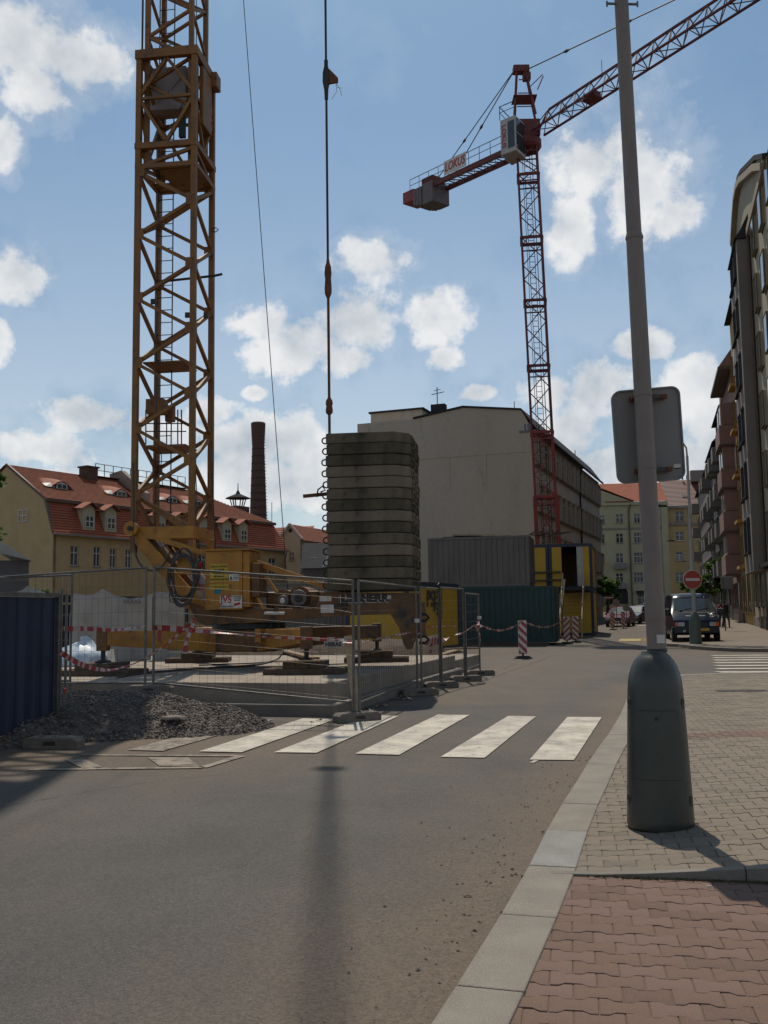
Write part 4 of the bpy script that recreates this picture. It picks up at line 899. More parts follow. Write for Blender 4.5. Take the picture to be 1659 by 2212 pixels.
# cable lying over the platform
P = [G(u, v, PZ + .02) for u, v in ((360, 1428), (470, 1440), (400, 1447), (330, 1452), (290, 1458), (262, 1466))]
P = [G(u, v, PZ + .02) for u, v in ((590, 1428), (555, 1437), (480, 1441), (400, 1446), (340, 1451), (290, 1456), (255, 1463))] + [G(235, 1479, .42), G(215, 1490, .3)]
o = put('ground_cable', MB().tube(smooth3(P), .022, 7), 'cable', smooth=True); tag(o, 'thick black cable lying across the concrete platform and down to the gravel', 'cable')
P = [G(612, 1404, PZ + .3), G(606, 1420, PZ + .15), G(592, 1428, PZ + .03), G(560, 1432, PZ + .02), G(500, 1434, PZ + .02), G(430, 1437, PZ + .02)]
o = put('hose', MB().tube(smooth3(P), .016, 7), 'black', smooth=True); tag(o, 'black hose curving down from the crane chassis onto the platform', 'hose')
# ------------------------------------------------------------------ gravel heap
def heap_z(x, y):
    a = math.hypot((x + 4.15) / 2.0, (y - 14.6) / 1.9); b = math.hypot((x + 3.0) / 1.4, (y - 14.2) / 1.25); c = math.hypot((x + 5.2) / 1.7, (y - 14.2) / 2.1)
    z = .50 * max(0, 1 - a ** 2.2) + .0; z = max(z, .36 * max(0, 1 - b ** 2), .42 * max(0, 1 - c ** 2.2))
    return z + (.05 * mnoise.noise((x * 2.3, y * 2.3, 1)) + .02 * mnoise.noise((x * 7, y * 7, 3))) * min(1, z * 6)
hx, hy = frange(-7.4, -1.2, .08), frange(12.0, 16.8, .08)
mb = grid(hx, hy, lambda x, y: heap_z(x, y) - .03)
mb.f = [f for f in mb.f if max(mb.v[i][2] for i in f) > -.028]; mb.m = [0] * len(mb.f)
heap = put('gravel_heap', mb, 'stone', fix=False, kind='stuff'); heap['label'] = 'heap of crushed grey stone in front of the concrete platform'; heap['category'] = 'gravel'
gv = MB(); rg = random.Random(11)
rocks = []
for k in range(10):
    pts = [(rg.uniform(.6, 1.15) * sx, rg.uniform(.5, .95) * sy, rg.uniform(.4, .8) * sz) for sx, sy, sz in ((1, 0, 0.2), (-1, 0.2, 0), (0.2, 1, 0), (0, -1, .3), (.1, 0, 1), (0, .1, -1))]
    rocks.append((pts, [(4, 0, 2), (4, 2, 1), (4, 1, 3), (4, 3, 0), (5, 2, 0), (5, 1, 2), (5, 3, 1), (5, 0, 3)]))
cnt = 0
while cnt < 17000:
    x, y = rg.uniform(-7.3, -1.2), rg.uniform(12.0, 16.4); z = heap_z(x, y)
    if z < .012:
        if rg.random() > .03 or heap_z(x * .94 - .2, y * .97 + .4) < .02: continue
    cnt += 1
    r = rg.choice((.011, .014, .018, .022, .03)) * rg.uniform(.7, 1.25); pts, fs = rg.choice(rocks); q = Matrix.Rotation(rg.uniform(0, 6.28), 3, 'Z') @ Matrix.Rotation(rg.uniform(-.9, .9), 3, 'X')
    gv.add([q @ (Vector(p) * r) + Vector((x, y, max(z, 0) + r * .2)) for p in pts], fs, rg.choice((0, 0, 1)))
put('crushed_stone', gv, ['stone', 'stone_pale'], heap, fix=False, kind='stuff')
for i, (u, v, s, lb) in enumerate(((372, 1563, .16, 'flat pale stone half buried in the gravel heap'), (565, 1571, .05, 'dark stone lying alone on the road edge by the gravel'),)):
    p = G(u, v); z = heap_z(p.x, p.y)
    if i == 0: p = G(375, 1524, .4); z = heap_z(p.x, p.y)
    o = put('stone', MB().lathe([(s * .5, 0), (s, .02), (s * .85, s * .3), (s * .4, s * .42)], 7), 'stone_pale' if i == 0 else 'stone', loc=(p.x, p.y, z)); tag(o, lb, 'stone'); o.scale = (1.2, .7, 1)

# ------------------------------------------------------------------ site fence
FN = {}
def foot(P, az, lb, mk='block'):
    t = thing('concrete_block', lb, 'concrete block', P, math.atan2(math.cos(az), math.sin(az)), 'concrete feet of the mesh fence')
    # body with two sockets and a pale top
    put('block_body', MB().xz([(-.36, 0), (.36, 0), (.36, .10), (.30, .14), (-.30, .14), (-.36, .10)], -.115, .115), mk, t, bevel=.012)
    for x in (-.17, 0, .17): put('socket', MB().lathe([(.03, .1405), (.03, .1425)], 10, (x, 0)), 'crane_dark', t)
    put('grip_hole', MB().box(-.08, .08, -.1165, -.1135, .045, .095), 'crane_dark', t)
def panel(A, B, lb, ht=2.0, tube_r=.021, gap=.13, group='mesh fence panels round the site', hz=9):
    A, B = Vector(A), Vector(B); t = thing('mesh_fence', lb, 'mesh fence', A, 0, group)
    b = B - A; e = b.normalized()
    for p in (Vector((0, 0, 0)), b): put('post', MB().tube([p, p + Vector((0, 0, ht))], tube_r, 8), 'steel', t, smooth=True)
    put('top_tube', MB().tube([Vector((0, 0, ht - .025)), b + Vector((0, 0, ht - .025))], tube_r * .85, 7), 'steel', t, smooth=True)
    put('bottom_tube', MB().tube([Vector((0, 0, .16)), b + Vector((0, 0, .16))], tube_r * .75, 7), 'steel', t, smooth=True)
    w = MB(); n = int(b.length / gap); r = .0021
    for i in range(1, n):
        p = b * (i / n); w.tube([p + Vector((0, 0, .17)), p + Vector((0, 0, ht - .03))], r, 3, cap=False)
    for k in range(hz):
        z = .22 + (ht - .3) * k / (hz - 1)
        if k in (2, 6): w.tube([Vector((0, 0, z)), b * .1 + Vector((0, 0, z + .03)), b * .9 + Vector((0, 0, z + .03)), b + Vector((0, 0, z))], r, 3, cap=False)
        else: w.tube([Vector((0, 0, z)), b + Vector((0, 0, z))], r, 3, cap=False)
    put('wire_mesh', w, 'steel_wire', t, fix=False, kind='stuff'); return t
pA0 = G(331, 1497, .40); pA1 = G(765, 1541, .12); pD0 = G(777, 1541, .12); pD1 = G(902, 1489, .12); pE0 = G(911, 1489, .12); pE1 = G(951, 1474, .12); pF0 = G(955, 1474, .12); pF1 = G(1004, 1461, .12); pG0 = G(1008, 1461, .12); pG1 = G(1037, 1449, .12)
pnA = panel(pA0, pA1, 'mesh fence panel facing the zebra crossing, right of the gravel heap')
pB1 = G(313, 1497, .40); pB0 = Vector((-6.9, 16.9, .33)); panel(pB0, pB1, 'mesh fence panel behind the gravel heap, ending beside the tall panel gap')
pC1 = at(151, 1491, 16.5); panel(Vector((-8.7, 17.1, .33)), pC1, 'leftmost mesh fence panel, partly behind the blue hoarding', ht=1.95)
panel(pD0, pD1, 'mesh fence panel running up the street from the corner post')
panel(pE0, pE1, 'mesh fence panel in front of the yellow cabin with the PSJ lettering')
panel(pF0, pF1, 'mesh fence panel with red tape bunched on it, second from the far end', ht=2.03)
panel(pG0, pG1, 'short mesh fence panel at the far end, nearest the striped board', ht=1.93)
az_s = R(16)
for P, az, lb in ((pA1.lerp(pD0, .5), R(60), 'concrete fence foot at the corner by the zebra crossing'), (pD1.lerp(pE0, .5), R(75), 'concrete fence foot under the pair of posts beside the hooks of the crane'), (pE1.lerp(pF0, .5), R(75), 'small concrete fence foot, third from the far end of the fence'), (pF1.lerp(pG0, .5), R(75), 'concrete fence foot second from the far end of the fence'), (pG1, R(75), 'concrete fence foot at the far end of the fence row')):
    foot(Vector((P.x, P.y, .0)), az, lb)
foot((pA0.x - .05, pA0.y, heap_z(pA0.x, pA0.y) + .0), R(92), 'concrete fence foot half buried on top of the gravel heap')
for (P, lb) in ((pD1, 'white plastic clip on the post pair beside the crane hooks'), (pG1, 'white plastic clip on the last fence post')):
    o = put('clip', MB().box(P.x - .04, P.x + .06, P.y - .045, P.y - .025, P.z + 1.28, P.z + 1.36), 'sign_white', bevel=.01); tag(o, lb, 'clip')
# maker's plates
def heras(P0, P1, f, z, sz, lb):
    p = P0.lerp(P1, f); e = (P1 - P0); e.z = 0; e.normalize(); rz = math.atan2(e.y, e.x)
    t = thing('name_plate', lb, 'name plate', (p.x, p.y, p.z + z), rz); put('plate', MB().box(-sz * 1.45, sz * 1.45, -.012, -.006, -sz * .5, sz * .5), 'name_plate', t)
    text('lettering', 'HERAS', sz * .86, 'ink_black', t, (0, -.014, 0), RX, bold=.003)
heras(pA0, pA1, .905, .995, .10, 'white HERAS name plate hung on the corner fence panel')
# corrugated blue hoarding on the left
h0, h1 = Vector((-5.75, 9.45, 0)), G(113, 1590); e = (h1 - h0); L = e.length; HFz = math.atan2(e.y, e.x)
hd = thing('blue_hoarding', 'dark blue corrugated sheet hoarding at the left edge of the photo', 'hoarding', h0, HFz)
mb = MB(); n = int(L / .04); prof = []
for i in range(n + 1):
    x = L * i / n; ph = (x / .26) % 1; d = .0 if ph < .36 else (.035 if .5 < ph < .86 else (.035 * (ph - .36) / .14 if ph <= .5 else .035 * (1 - (ph - .86) / .14)))
    prof.append((x, -d))
top, bot = [(x, y, 1.88) for x, y in prof], [(x, y, .13) for x, y in prof]; m_ = len(prof)
mb.add(bot + top, [(i, i + 1, m_ + i + 1, m_ + i) for i in range(m_ - 1)]); put('corrugated_sheet', mb, 'hoard_blue', hd, fix=False)
put('frame_rail', MB().box(-.02, L + .02, -.06, .02, 1.885, 1.94), 'steel', hd); put('frame_rail', MB().box(-.02, L + .02, -.06, .02, .06, .125), 'wood_dark', hd)
put('frame_post', MB().box(L + .003, L + .045, -.06, .02, .06, 1.93), 'steel', hd)
pc = G(133, 1606, .05); put('frame_post', MB().tube([(L + .12, -.02, .03), (L + .12, -.02, 2.0)], .022, 8).tube([(L + .20, -.05, .03), (L + .20, -.05, 1.93)], .02, 8), 'steel', hd, smooth=True)
foot((pc.x - .08, pc.y - .05, 0), R(100), 'concrete fence foot at the end of the blue hoarding')
o = put('red_clamp', MB().box(pc.x, pc.x + .04, pc.y, pc.y + .03, .66, .73), 'ink_red', bevel=.015); tag(o, 'red clamp wrapped on the post beside the blue hoarding', 'clamp')

# ------------------------------------------------------------------ barrier tape
def ribbon(name, pts, width, lb, tw=.6, seed=0, y=None, grp='red and white barrier tapes on the fence', it=2, stripe=.075):
    rr = random.Random(seed); P = smooth3(pts, it); vs, mi = [], []; fs = []; acc = 0
    fine = []
    for a, b in zip(P, P[1:]):
        n = max(1, int((b - a).length / .045)); fine += [a.lerp(b, i / n) for i in range(n)]
    fine.append(P[-1]); ph = rr.uniform(0, 6)
    for i, p in enumerate(fine):
        d = (fine[min(i + 1, len(fine) - 1)] - fine[max(0, i - 1)]).normalized(); u_ = Vector((0, 0, 1)) - d * d.z
        if u_.length < .2: u_ = Vector((1, 0, 0))
        u_.normalize(); s_ = d.cross(u_); an = tw * math.sin(i * .16 + ph) + tw * .6 * math.sin(i * .37 + 2 * ph); w = width * 1.0 * (.62 + .38 * math.sin(i * .11 + ph)) / 2
        k = u_ * math.cos(an) + s_ * math.sin(an)
        vs += [p - k * w, p + k * w]
        if i:
            acc += (p - fine[i - 1]).length; fs.append((2 * i - 2, 2 * i, 2 * i + 1, 2 * i - 1)); mi.append(int(acc / stripe) % 2)
    mb = MB(); mb.v = [tuple(v) for v in vs]; mb.f = fs; mb.m = mi
    o = put(name, mb, ['tape_red', 'tape_white'], fix=False); tag(o, lb, 'barrier tape', grp); return o
def PX(pts): return [at(u, v, y) for u, v, y in pts]
ribbon('barrier_tape', PX([(128, 1408, 12.9), (168, 1433, 13.4), (207, 1446, 13.8), (246, 1448, 14.2), (305, 1429, 14.7), (364, 1390, 15.0), (421, 1337, 14.9)]), .075, 'red and white tape sagging from the blue hoarding up to the fence', .5, 1)
ribbon('barrier_tape', PX([(421, 1337, 14.9), (416, 1352, 14.88), (406, 1375, 14.88), (402, 1392, 14.9), (400, 1412, 14.9)]), .085, 'loose tape end hanging straight down from its knot on the fence', .3, 2)
ribbon('barrier_tape', PX([(134, 1358, 15.6), (197, 1358, 15.6), (246, 1362, 15.5), (305, 1354, 15.3), (316, 1352, 15.2)]), .08, 'flat tape stretched left of the gap between the tall fence posts', .5, 3)
ribbon('barrier_tape', PX([(331, 1356, 15.0), (380, 1358, 15.0), (435, 1363, 14.95), (520, 1371, 14.95), (580, 1377, 14.95), (671, 1379, 14.95), (766, 1386, 14.95)]), .095, 'long wide tape stretched across the corner fence panel', .7, 4, stripe=.1)
ribbon('barrier_tape', PX([(777, 1387, 15.0), (810, 1381, 16.2), (853, 1373, 17.4), (908, 1362, 18.4)]), .07, 'twisted tape running up the street from the corner post', 1.2, 5)
ribbon('barrier_tape', PX([(886, 1390, 18.4), (897, 1376, 18.4), (911, 1362, 18.3)]), .08, 'short tape knot fluttering at the post pair', .8, 6)
ribbon('barrier_tape', PX([(927, 1386, 20.5), (950, 1386, 21.0), (975, 1374, 21.4), (1005, 1366, 21.7), (1014, 1356, 22), (1036, 1348, 22.9)]), .19, 'bunched thick tape near the far end of the fence', 1.3, 7, stripe=.07)
ribbon('barrier_tape', PX([(929, 1390, 20.6), (932, 1400, 20.6), (930, 1411, 20.6)]), .07, 'thin tape end dangling below the bunched tape', .8, 8)
ribbon('barrier_tape', PX([(1036, 1350, 23), (1030, 1362, 23), (1037, 1370, 23), (1038, 1386, 23)]), .09, 'tape end dangling from the last fence post', .8, 9)
ribbon('barrier_tape', PX([(915, 1355, 26), (950, 1353, 26), (985, 1351, 26), (986, 1362, 26)]), .075, 'straight tape in front of the yellow PSJ cabin', .3, 10)
ribbon('barrier_tape', PX([(1039, 1350, 23), (1060, 1360, 26), (1085, 1363, 28.5), (1110, 1354, 31), (1128, 1343, 32.8)]), .07, 'slack tape from the last fence post to the first striped board', .15, 11, stripe=.5)
ribbon('barrier_tape', PX([(1134, 1344, 32.8), (1155, 1352, 36), (1175, 1356, 39), (1200, 1350, 43), (1222, 1334, 45.5)]), .08, 'slack tape from the first striped board to the pair by the stairs', .15, 12, stripe=.5)
ribbon('barrier_tape', PX([(342, 1372, 15.0), (346, 1360, 14.97), (343, 1385, 14.97)]), .06, 'white tape knot on the taller fence post', .5, 13, stripe=9)
# stakes and planks by the corner post
a, b = at(751, 1374, 15.0), at(772, 1545, 14.95); o = put('wooden_stake', MB().bar(a, b, .12, .03, upv=(0, 1, 0)), 'wood_pale', bevel=.004); tag(o, 'pale flat stake leaning on the corner fence post', 'stake')
# left background behind the fence: tarpaulins, bag, boards
def sheet(name, top, vb, y, mk, lb, cat, seed=0, folds=.09):
    # a hanging sheet with folds: top outline in picture rows at distance y, hanging to height vb
    P = [at(u, v, y) for u, v in top]; X0, X1 = P[0].x, P[-1].x; n = 70; m_ = 14; mb = MB(); rr = random.Random(seed)
    def tz(x):
        for a, b in zip(P, P[1:]):
            if a.x <= x <= b.x: t = (x - a.x) / (b.x - a.x + 1e-9); return a.z + (b.z - a.z) * t
        return P[-1].z
    for j in range(m_ + 1):
        for i in range(n + 1):
            x = X0 + (X1 - X0) * i / n; t = j / m_; z = tz(x) * (1 - t) + vb * t
            d = folds * (mnoise.noise((x * 2.3 + seed, z * .8, 0)) + .6 * mnoise.noise((x * 6 + z * 2, z * 2, seed))) * (.3 + t)
            mb.v.append((x, y + d, z))
    for j in range(m_):
        for i in range(n): a = j * (n + 1) + i; mb.f.append((a, a + 1, a + n + 2, a + n + 1)); mb.m.append(0)
    o = put(name, mb, mk, smooth=True, fix=False); md = o.modifiers.new('thick', 'SOLIDIFY'); md.thickness = .01; tag(o, lb, cat); return o
sheet('tarpaulin', [(150, 1330), (156, 1288), (162, 1282), (187, 1286), (205, 1283), (221, 1273), (246, 1286), (280, 1293), (305, 1291), (329, 1283)], .25, 24.6, 'tarp', 'white tarpaulin with HERAS print sagging between fence posts behind the platform', 'tarpaulin', 1)
sheet('tarpaulin', [(331, 1284), (337, 1279), (360, 1280), (388, 1280), (392, 1290), (398, 1300)], .25, 24.4, 'tarp', 'smaller white tarpaulin hanging right of the sagging one', 'tarpaulin', 2)
sheet('tarpaulin', [(-60, 1290), (0, 1280), (18, 1284), (45, 1276), (60, 1266), (90, 1278), (108, 1283), (125, 1300)], .4, 27, 'tarp', 'white tarpaulin peaked like a tent behind the blue hoarding', 'tarpaulin', 3)
t = thing('tarpaulin_print', 'HERAS lettering printed on the sagging tarpaulin', 'print', at(285, 1300, 24.45)); text('lettering', 'HERAS', .15, 'crane_grey', t, (0, 0, 0), RX, bold=.003)
mb = MB(); rb = random.Random(4); c0_ = G(172, 1438, PZ)
for j in range(9):
    for i in range(18):
        a = 2 * math.pi * i / 18; t_ = j / 8 * math.pi / 2; r = math.cos(t_); k = 1 + .22 * mnoise.noise((math.cos(a) * 2, math.sin(a) * 2, j * .35))
        mb.v.append((.62 * r * math.cos(a) * k, .45 * r * math.sin(a) * k, .02 + .48 * math.sin(t_) * (1 + .2 * math.cos(a - 1)) * k))
for j in range(8):
    for i in range(18): mb.f.append((j * 18 + i, j * 18 + (i + 1) % 18, (j + 1) * 18 + (i + 1) % 18, (j + 1) * 18 + i)); mb.m.append(0)
o = put('plastic_bag', mb, 'tarp_blue', smooth=True, loc=c0_); tag(o, 'pale blue plastic sheeting heaped by the left outrigger foot', 'plastic sheeting')
a = G(205, 1438, PZ); b = G(249, 1438, PZ); o = put('pale_board', MB().hexa([(a.x, a.y, PZ), (b.x, b.y, PZ), (b.x, b.y + .05, PZ), (a.x, a.y + .05, PZ), (a.x + .0, a.y + .35, PZ + .33), (b.x - .15, b.y + .35, PZ + .36), (b.x - .15, b.y + .4, PZ + .36), (a.x, a.y + .4, PZ + .33)]), 'tarp'); tag(o, 'pale speckled board leaning behind the left outrigger foot', 'board')
sb_ = MB(); sx_, sy_ = frange(-9, 1.5, .5), [26.5, 27.0, 27.6, 28.6, 30]
for j, y in enumerate(sy_):
    for x in sx_: sb_.v.append((x, y + .2 * mnoise.noise((x, y, 0)), (0, .55, .85, .8, 0)[j] * (1 + .3 * mnoise.noise((x * .8, y, 4)))))
for j in range(4):
    for i in range(len(sx_) - 1): a = j * len(sx_) + i; sb_.f.append((a, a + 1, a + len(sx_) + 1, a + len(sx_))); sb_.m.append(0)
o = put('soil_bank', sb_, 'wood_dark', fix=False, smooth=True, kind='structure'); o['label'] = 'dark bank of soil behind the crane base'
# litter along the fence foot
lm = MB(); rl = random.Random(9)
for _ in range(130):
    t_ = rl.random(); p = pD0.lerp(pF1, t_) + Vector((-rl.uniform(.15, .75), rl.uniform(-.2, .2), 0)); r = rl.uniform(.015, .06); z = .01
    a = rl.uniform(0, 6.3); c_, s_ = math.cos(a), math.sin(a)
    lm.add([(p.x + (c_ * x - s_ * y) * r, p.y + (s_ * x + c_ * y) * r, z + h_ * r) for x, y, h_ in ((-1, -.7, 0), (1.3, -.5, .3), (1, .9, .1), (-.8, .8, .6))], [(0, 1, 2, 3)], rl.choice((0, 0, 1, 2)))
o = put('litter', lm, ['wood_pale', 'tarp', 'stone'], fix=False, kind='stuff'); tag(o, 'chips, paper and plastic scraps along the foot of the fence', 'litter')
for i, (u0_, v0_, u1_, v1_, lb) in enumerate(((905, 1428, 985, 1405, 'loose plank on the lower slab beside the fence'), (960, 1402, 1035, 1400, 'flat plank lying behind the last fence panels'), (590, 1400, 680, 1422, 'loose board under the crane chassis'))):
    a, b = G(u0_, v0_, .40 if i < 2 else PZ + .05), G(u1_, v1_, .40 if i < 2 else PZ + .1); o = put('plank', MB().bar(a, b, .22, .05), 'wood'); tag(o, lb, 'plank')

# ------------------------------------------------------------------ containers and cabins
def corr(x0, x1, z0, z1, y, pitch=.26, d=.036):
    n = int((x1 - x0) / (pitch / 6)); mb = MB(); pr = []
    for i in range(n + 1):
        x = x0 + (x1 - x0) * i / n; ph = ((x - x0) / pitch) % 1; dd = 0 if ph < .38 else (d if .5 <= ph < .88 else (d * (ph - .38) / .12 if ph < .5 else d * (1 - (ph - .88) / .12)))
        pr.append((x, y + dd))
    m_ = len(pr); mb.add([(x, yy, z0) for x, yy in pr] + [(x, yy, z1) for x, yy in pr], [(i, i + 1, m_ + i + 1, m_ + i) for i in range(m_ - 1)]); return mb
def container(fr, x0, x1, y0, y1, z0, z1, mk, lb, name='shipping_container', roof=None):
    o_ = fr.w(x0, y0, z0); t = thing(name, lb, 'container', o_, fr.rz); W_, D_, H_ = x1 - x0, y1 - y0, z1 - z0
    put('side_wall', corr(.1, W_ - .1, .14, H_ - .1, .02), mk, t, fix=False); put('side_wall', MB().box(.05, W_ - .05, D_ - .03, D_ - .0, .1, H_ - .1), mk, t)
    for x in (.03, W_ - .07): put('end_wall', MB().box(x, x + .04, .06, D_ - .06, .1, H_ - .1), mk, t)
    for x in (0, W_ - .12):
        for y in (0, D_ - .12): put('corner_post', MB().box(x, x + .12, y - .004, y + .12, 0, H_), mk, t, bevel=.008)
    for z, hh in ((.0, .14), (H_ - .11, .11)):
        for y in (0, D_ - .1): put('rail', MB().box(.122, W_ - .122, y, y + .1, z, z + hh), mk, t)
        for x in (0, W_ - .1): put('rail', MB().box(x, x + .1, .122, D_ - .122, z, z + hh), mk, t)
    put('roof', MB().box(.05, W_ - .05, .05, D_ - .05, H_ - .035, H_ - .01), roof or mk, t)
    # door end at the right: two leaves with locking bars
    for k, y in enumerate((.16, D_ / 2 + .02)): 
        dl = put('door_leaf', MB().box(W_ + .0, W_ + .03, y, y + D_ / 2 - .18, .16, H_ - .14), mk, t)
        for yy in (y + .25, y + .7): put('locking_bar', MB().tube([(W_ + .06, yy, .1), (W_ + .06, yy, H_ - .1)], .02, 6), 'steel', dl)
    return t
gc = G(1201, 1391, .05); CF = Fr((gc.x, gc.y), R(104))
container(CF, -6.9, 0, 0, 2.44, .12, 2.72, 'cont_green', 'dark green shipping container standing on the ground below the grey one')
gx0 = CF.hit(924, 1200, .25)[0]; gx1 = CF.hit(1122, 1200, .25)[0]
container(CF, gx0, gx1 + .45, .25, 2.69, 2.74, 5.12, 'cont_grey', 'weathered grey ribbed container on top of the green one')
o = put('support_beam', MB().bar(CF.w(-6.5, -.15, .06), CF.w(-.3, -.15, .06), .2, .12), 'wood_dark'); tag(o, 'dark timber beam lying under the front of the green container', 'beam')
rj = random.Random(2)
for i, (a, b, zz, lb, mk) in enumerate(((975, 1068, .12, 'long pale plank lying on top of the grey container', 'wood_pale'), (978, 1040, .03, 'dark warped board on the grey container roof', 'wood_dark'), (955, 1100, -.02, 'long dark board along the grey container roof edge', 'wood_dark'))):
    xa_, xb_ = CF.hit(a, 1155, .6)[0], CF.hit(b, 1155, .6)[0]; o = put('roof_plank', MB().bar(CF.w(xa_, .6 + .15 * i, 5.2 + zz), CF.w(xb_, .7 + .15 * i, 5.17 + zz * .5), .2, .045), mk); tag(o, lb, 'plank')
mb = MB()
for k in range(16):
    x = gx1 + .1 + rj.uniform(0, 1.6); y = rj.uniform(.5, 2.2); mb.bar(CF.w(x, y, 5.12 + rj.uniform(.02, .1)), CF.w(x + rj.uniform(.3, .9), y + rj.uniform(-.3, .3), 5.14 + rj.uniform(.05, .25)), rj.uniform(.06, .2), .03)
o = put('scrap_pile', mb, 'wood_dark', kind='stuff'); tag(o, 'dark pile of scrap boards on the right end of the container roof', 'scrap')

yc = G(1285, 1374, .1); YF_ = Fr((yc.x, yc.y), R(104))
def cabin(fr, x0, y0, z0, lb, W_=2.44, D_=6.0, H_=2.6, door=None, name='site_cabin', side_left=False):
    t = thing(name, lb, 'site cabin', fr.w(x0, y0, z0), fr.rz); Y_ = 'cab_yellow'; B_ = 'cab_blue'
    for x in (0, W_ - .16):
        for y in (0, D_ - .16): put('corner_post', MB().box(x, x + .16, y, y + .16, 0, H_), B_, t, bevel=.01)
    for z in (0, H_ - .16):
        for y in (.004, D_ - .156): put('frame_beam', MB().box(.163, W_ - .163, y, y + .15, z, z + .16), B_, t)
        for x in (.004, W_ - .156): put('frame_beam', MB().box(x, x + .15, .163, D_ - .163, z, z + .16), B_, t)
    for x in (.03, W_ - .07):
        n = 5
        for i in range(n):
            ya = .165 + (D_ - .33) * i / n; put('wall_panel', MB().box(x, x + .04, ya + .003, ya + (D_ - .33) / n - .003, .163, H_ - .163), Y_, t)
    put('wall_panel', MB().box(.165, W_ - .165, D_ - .07, D_ - .03, .163, H_ - .163), Y_, t)
    if door:
        da, db, dz = door
        put('wall_panel', MB().box(.165, da, .03, .07, .163, H_ - .163), Y_, t); put('wall_panel', MB().box(db, W_ - .165, .03, .07, .163, H_ - .163), Y_, t); put('wall_panel', MB().box(da + .002, db - .002, .03, .07, dz, H_ - .163), Y_, t)
        put('floor', MB().box(.165, W_ - .165, .07, D_ - .075, .1, .162), 'dark_room', t)
        put('door', MB().hexa([(db - .02, -.0, .17), (db + .28, -.68, .17), (db + .32, -.66, .17), (db + .02, .02, .17), (db - .02, -.0, dz), (db + .28, -.68, dz), (db + .32, -.66, dz), (db + .02, .02, dz)]), 'white_door', t) if False else put('door', MB().box(db - .36, db, .072, .11, .17, dz), 'white_door', t)
        put('locker', MB().box(db - .62, db - .2, 1.2, 1.6, .17, 1.0), 'black', t)
    else:
        put('wall_panel', MB().box(.165, W_ / 2 - .003, .03, .07, .163, H_ - .163), Y_, t); put('wall_panel', MB().box(W_ / 2 + .003, W_ - .165, .03, .07, .163, H_ - .163), Y_, t)
    put('roof', MB().box(.02, W_ - .02, .02, D_ - .02, H_ - .02, H_ + .02), 'steel_wire', t); return t
dx0 = YF_.hit(1213, 1220, 0)[0] + 2.44; dx1 = YF_.hit(1260, 1220, 0)[0] + 2.44; dz1 = YF_.hit(1230, 1180, 0)[1]
cabin(YF_, -2.44, 0, 2.76, 'upper yellow cabin with its doorway open above the wooden stairs', door=(dx0, dx1, dz1 - 2.76))
cabin(YF_, -2.44, 0, .12, 'lower yellow cabin behind the wooden stairs, nearest the street')
cabin(YF_, -4.90, 0, 2.76, 'upper yellow cabin beside the grey container, with no door showing')
cabin(YF_, -4.90, 0, .12, 'lower yellow cabin mostly hidden by the green container')
# PSJ cabin
PJ = Fr((3.05, 40.2), R(112)); pj = cabin(PJ, -2.44, -6.0, .1, 'low yellow cabin with black PSJ lettering, behind the ballast stack')
ya, za = PJ.hitx(931, 1293, .0); t1 = text('lettering', 'PSJ', .86, 'cab_blue', pj, (2.44 + .006, 6.0 + PJ.hitx(932, 1292, 0)[0], PJ.hitx(932, 1295, 0)[1] - .1), (R(90), 0, R(90)), bold=.02)
yb, zb = PJ.hitx(949, 1297, .0)
lg = MB(); 
for k in range(3):
    for s in (-1, 1): lg.hexa([(2.441, 6 + yb - .32, zb - .1 + s * (.14 + k * .2) - .05 - .05 * s), (2.441, 6 + yb, zb - .1 + s * (.14 + k * .2) - .05 + .09 * s), (2.455, 6 + yb, zb - .1 + s * (.14 + k * .2) - .05 + .09 * s), (2.455, 6 + yb - .32, zb - .1 + s * (.14 + k * .2) - .05 - .05 * s),
                   (2.441, 6 + yb - .32, zb - .1 + s * (.14 + k * .2) + .06 - .05 * s), (2.441, 6 + yb, zb - .1 + s * (.14 + k * .2) + .06 + .09 * s), (2.455, 6 + yb, zb - .1 + s * (.14 + k * .2) + .06 + .09 * s), (2.455, 6 + yb - .32, zb - .1 + s * (.14 + k * .2) + .06 - .05 * s)])
put('logo', lg, 'cab_blue', pj); put('logo_border', MB().box(2.441, 2.453, 6 + yb + .03, 6 + yb + .3, zb - .78, zb + .62), 'cab_blue', pj)
container(PJ, -9.6, -2.5, -3.6, -1.2, .1, 2.5, 'cont_grey', 'pale grey container seen low between the crane deck and the chassis', name='storage_container')
# wooden stairs
st = thing('wooden_stairs', 'steep wooden stairs with pale handrails climbing to the open yellow cabin', 'stairs', YF_.w(0, 0, 0), YF_.rz)
sx0, sx1 = dx0 - 2.44 + .12, dx1 - 2.44 - .06; Yb = -4.2; nst = 13
for i in range(nst):
    t_ = (i + .5) / nst; z = .1 + 2.65 * t_; y = Yb * (1 - t_); put('tread', MB().box(sx0, sx1, y - .12, y + .1, z - .02, z + .02), 'wood', st)
for x in (sx0 - .03, sx1 + .03): put('stringer', MB().bar((x, Yb - .1, .05), (x, -.02, 2.72), .05, .22), 'wood_dark', st)
for x, mk in ((sx0 - .06, 'wood_pale'), (sx1 + .06, 'wood_pale')):
    put('handrail', MB().bar((x, Yb - .05, .95), (x, -.1, 3.65), .05, .11), mk, st); put('mid_rail', MB().bar((x, Yb - .05, .5), (x, -.1, 3.2), .035, .09), 'wood', st)
    for k in range(4): y = Yb * (1 - k / 3.1) - .1; z = .1 + 2.65 * (k / 3.1); put('rail_post', MB().box(x - .035, x + .035, y - .03, y + .03, max(.02, z - .2), z + 1.0), mk, st)
put('landing', MB().box(sx0 - .3, sx1 + .35, -.9, -.02, 2.70, 2.76), 'wood_dark', st)
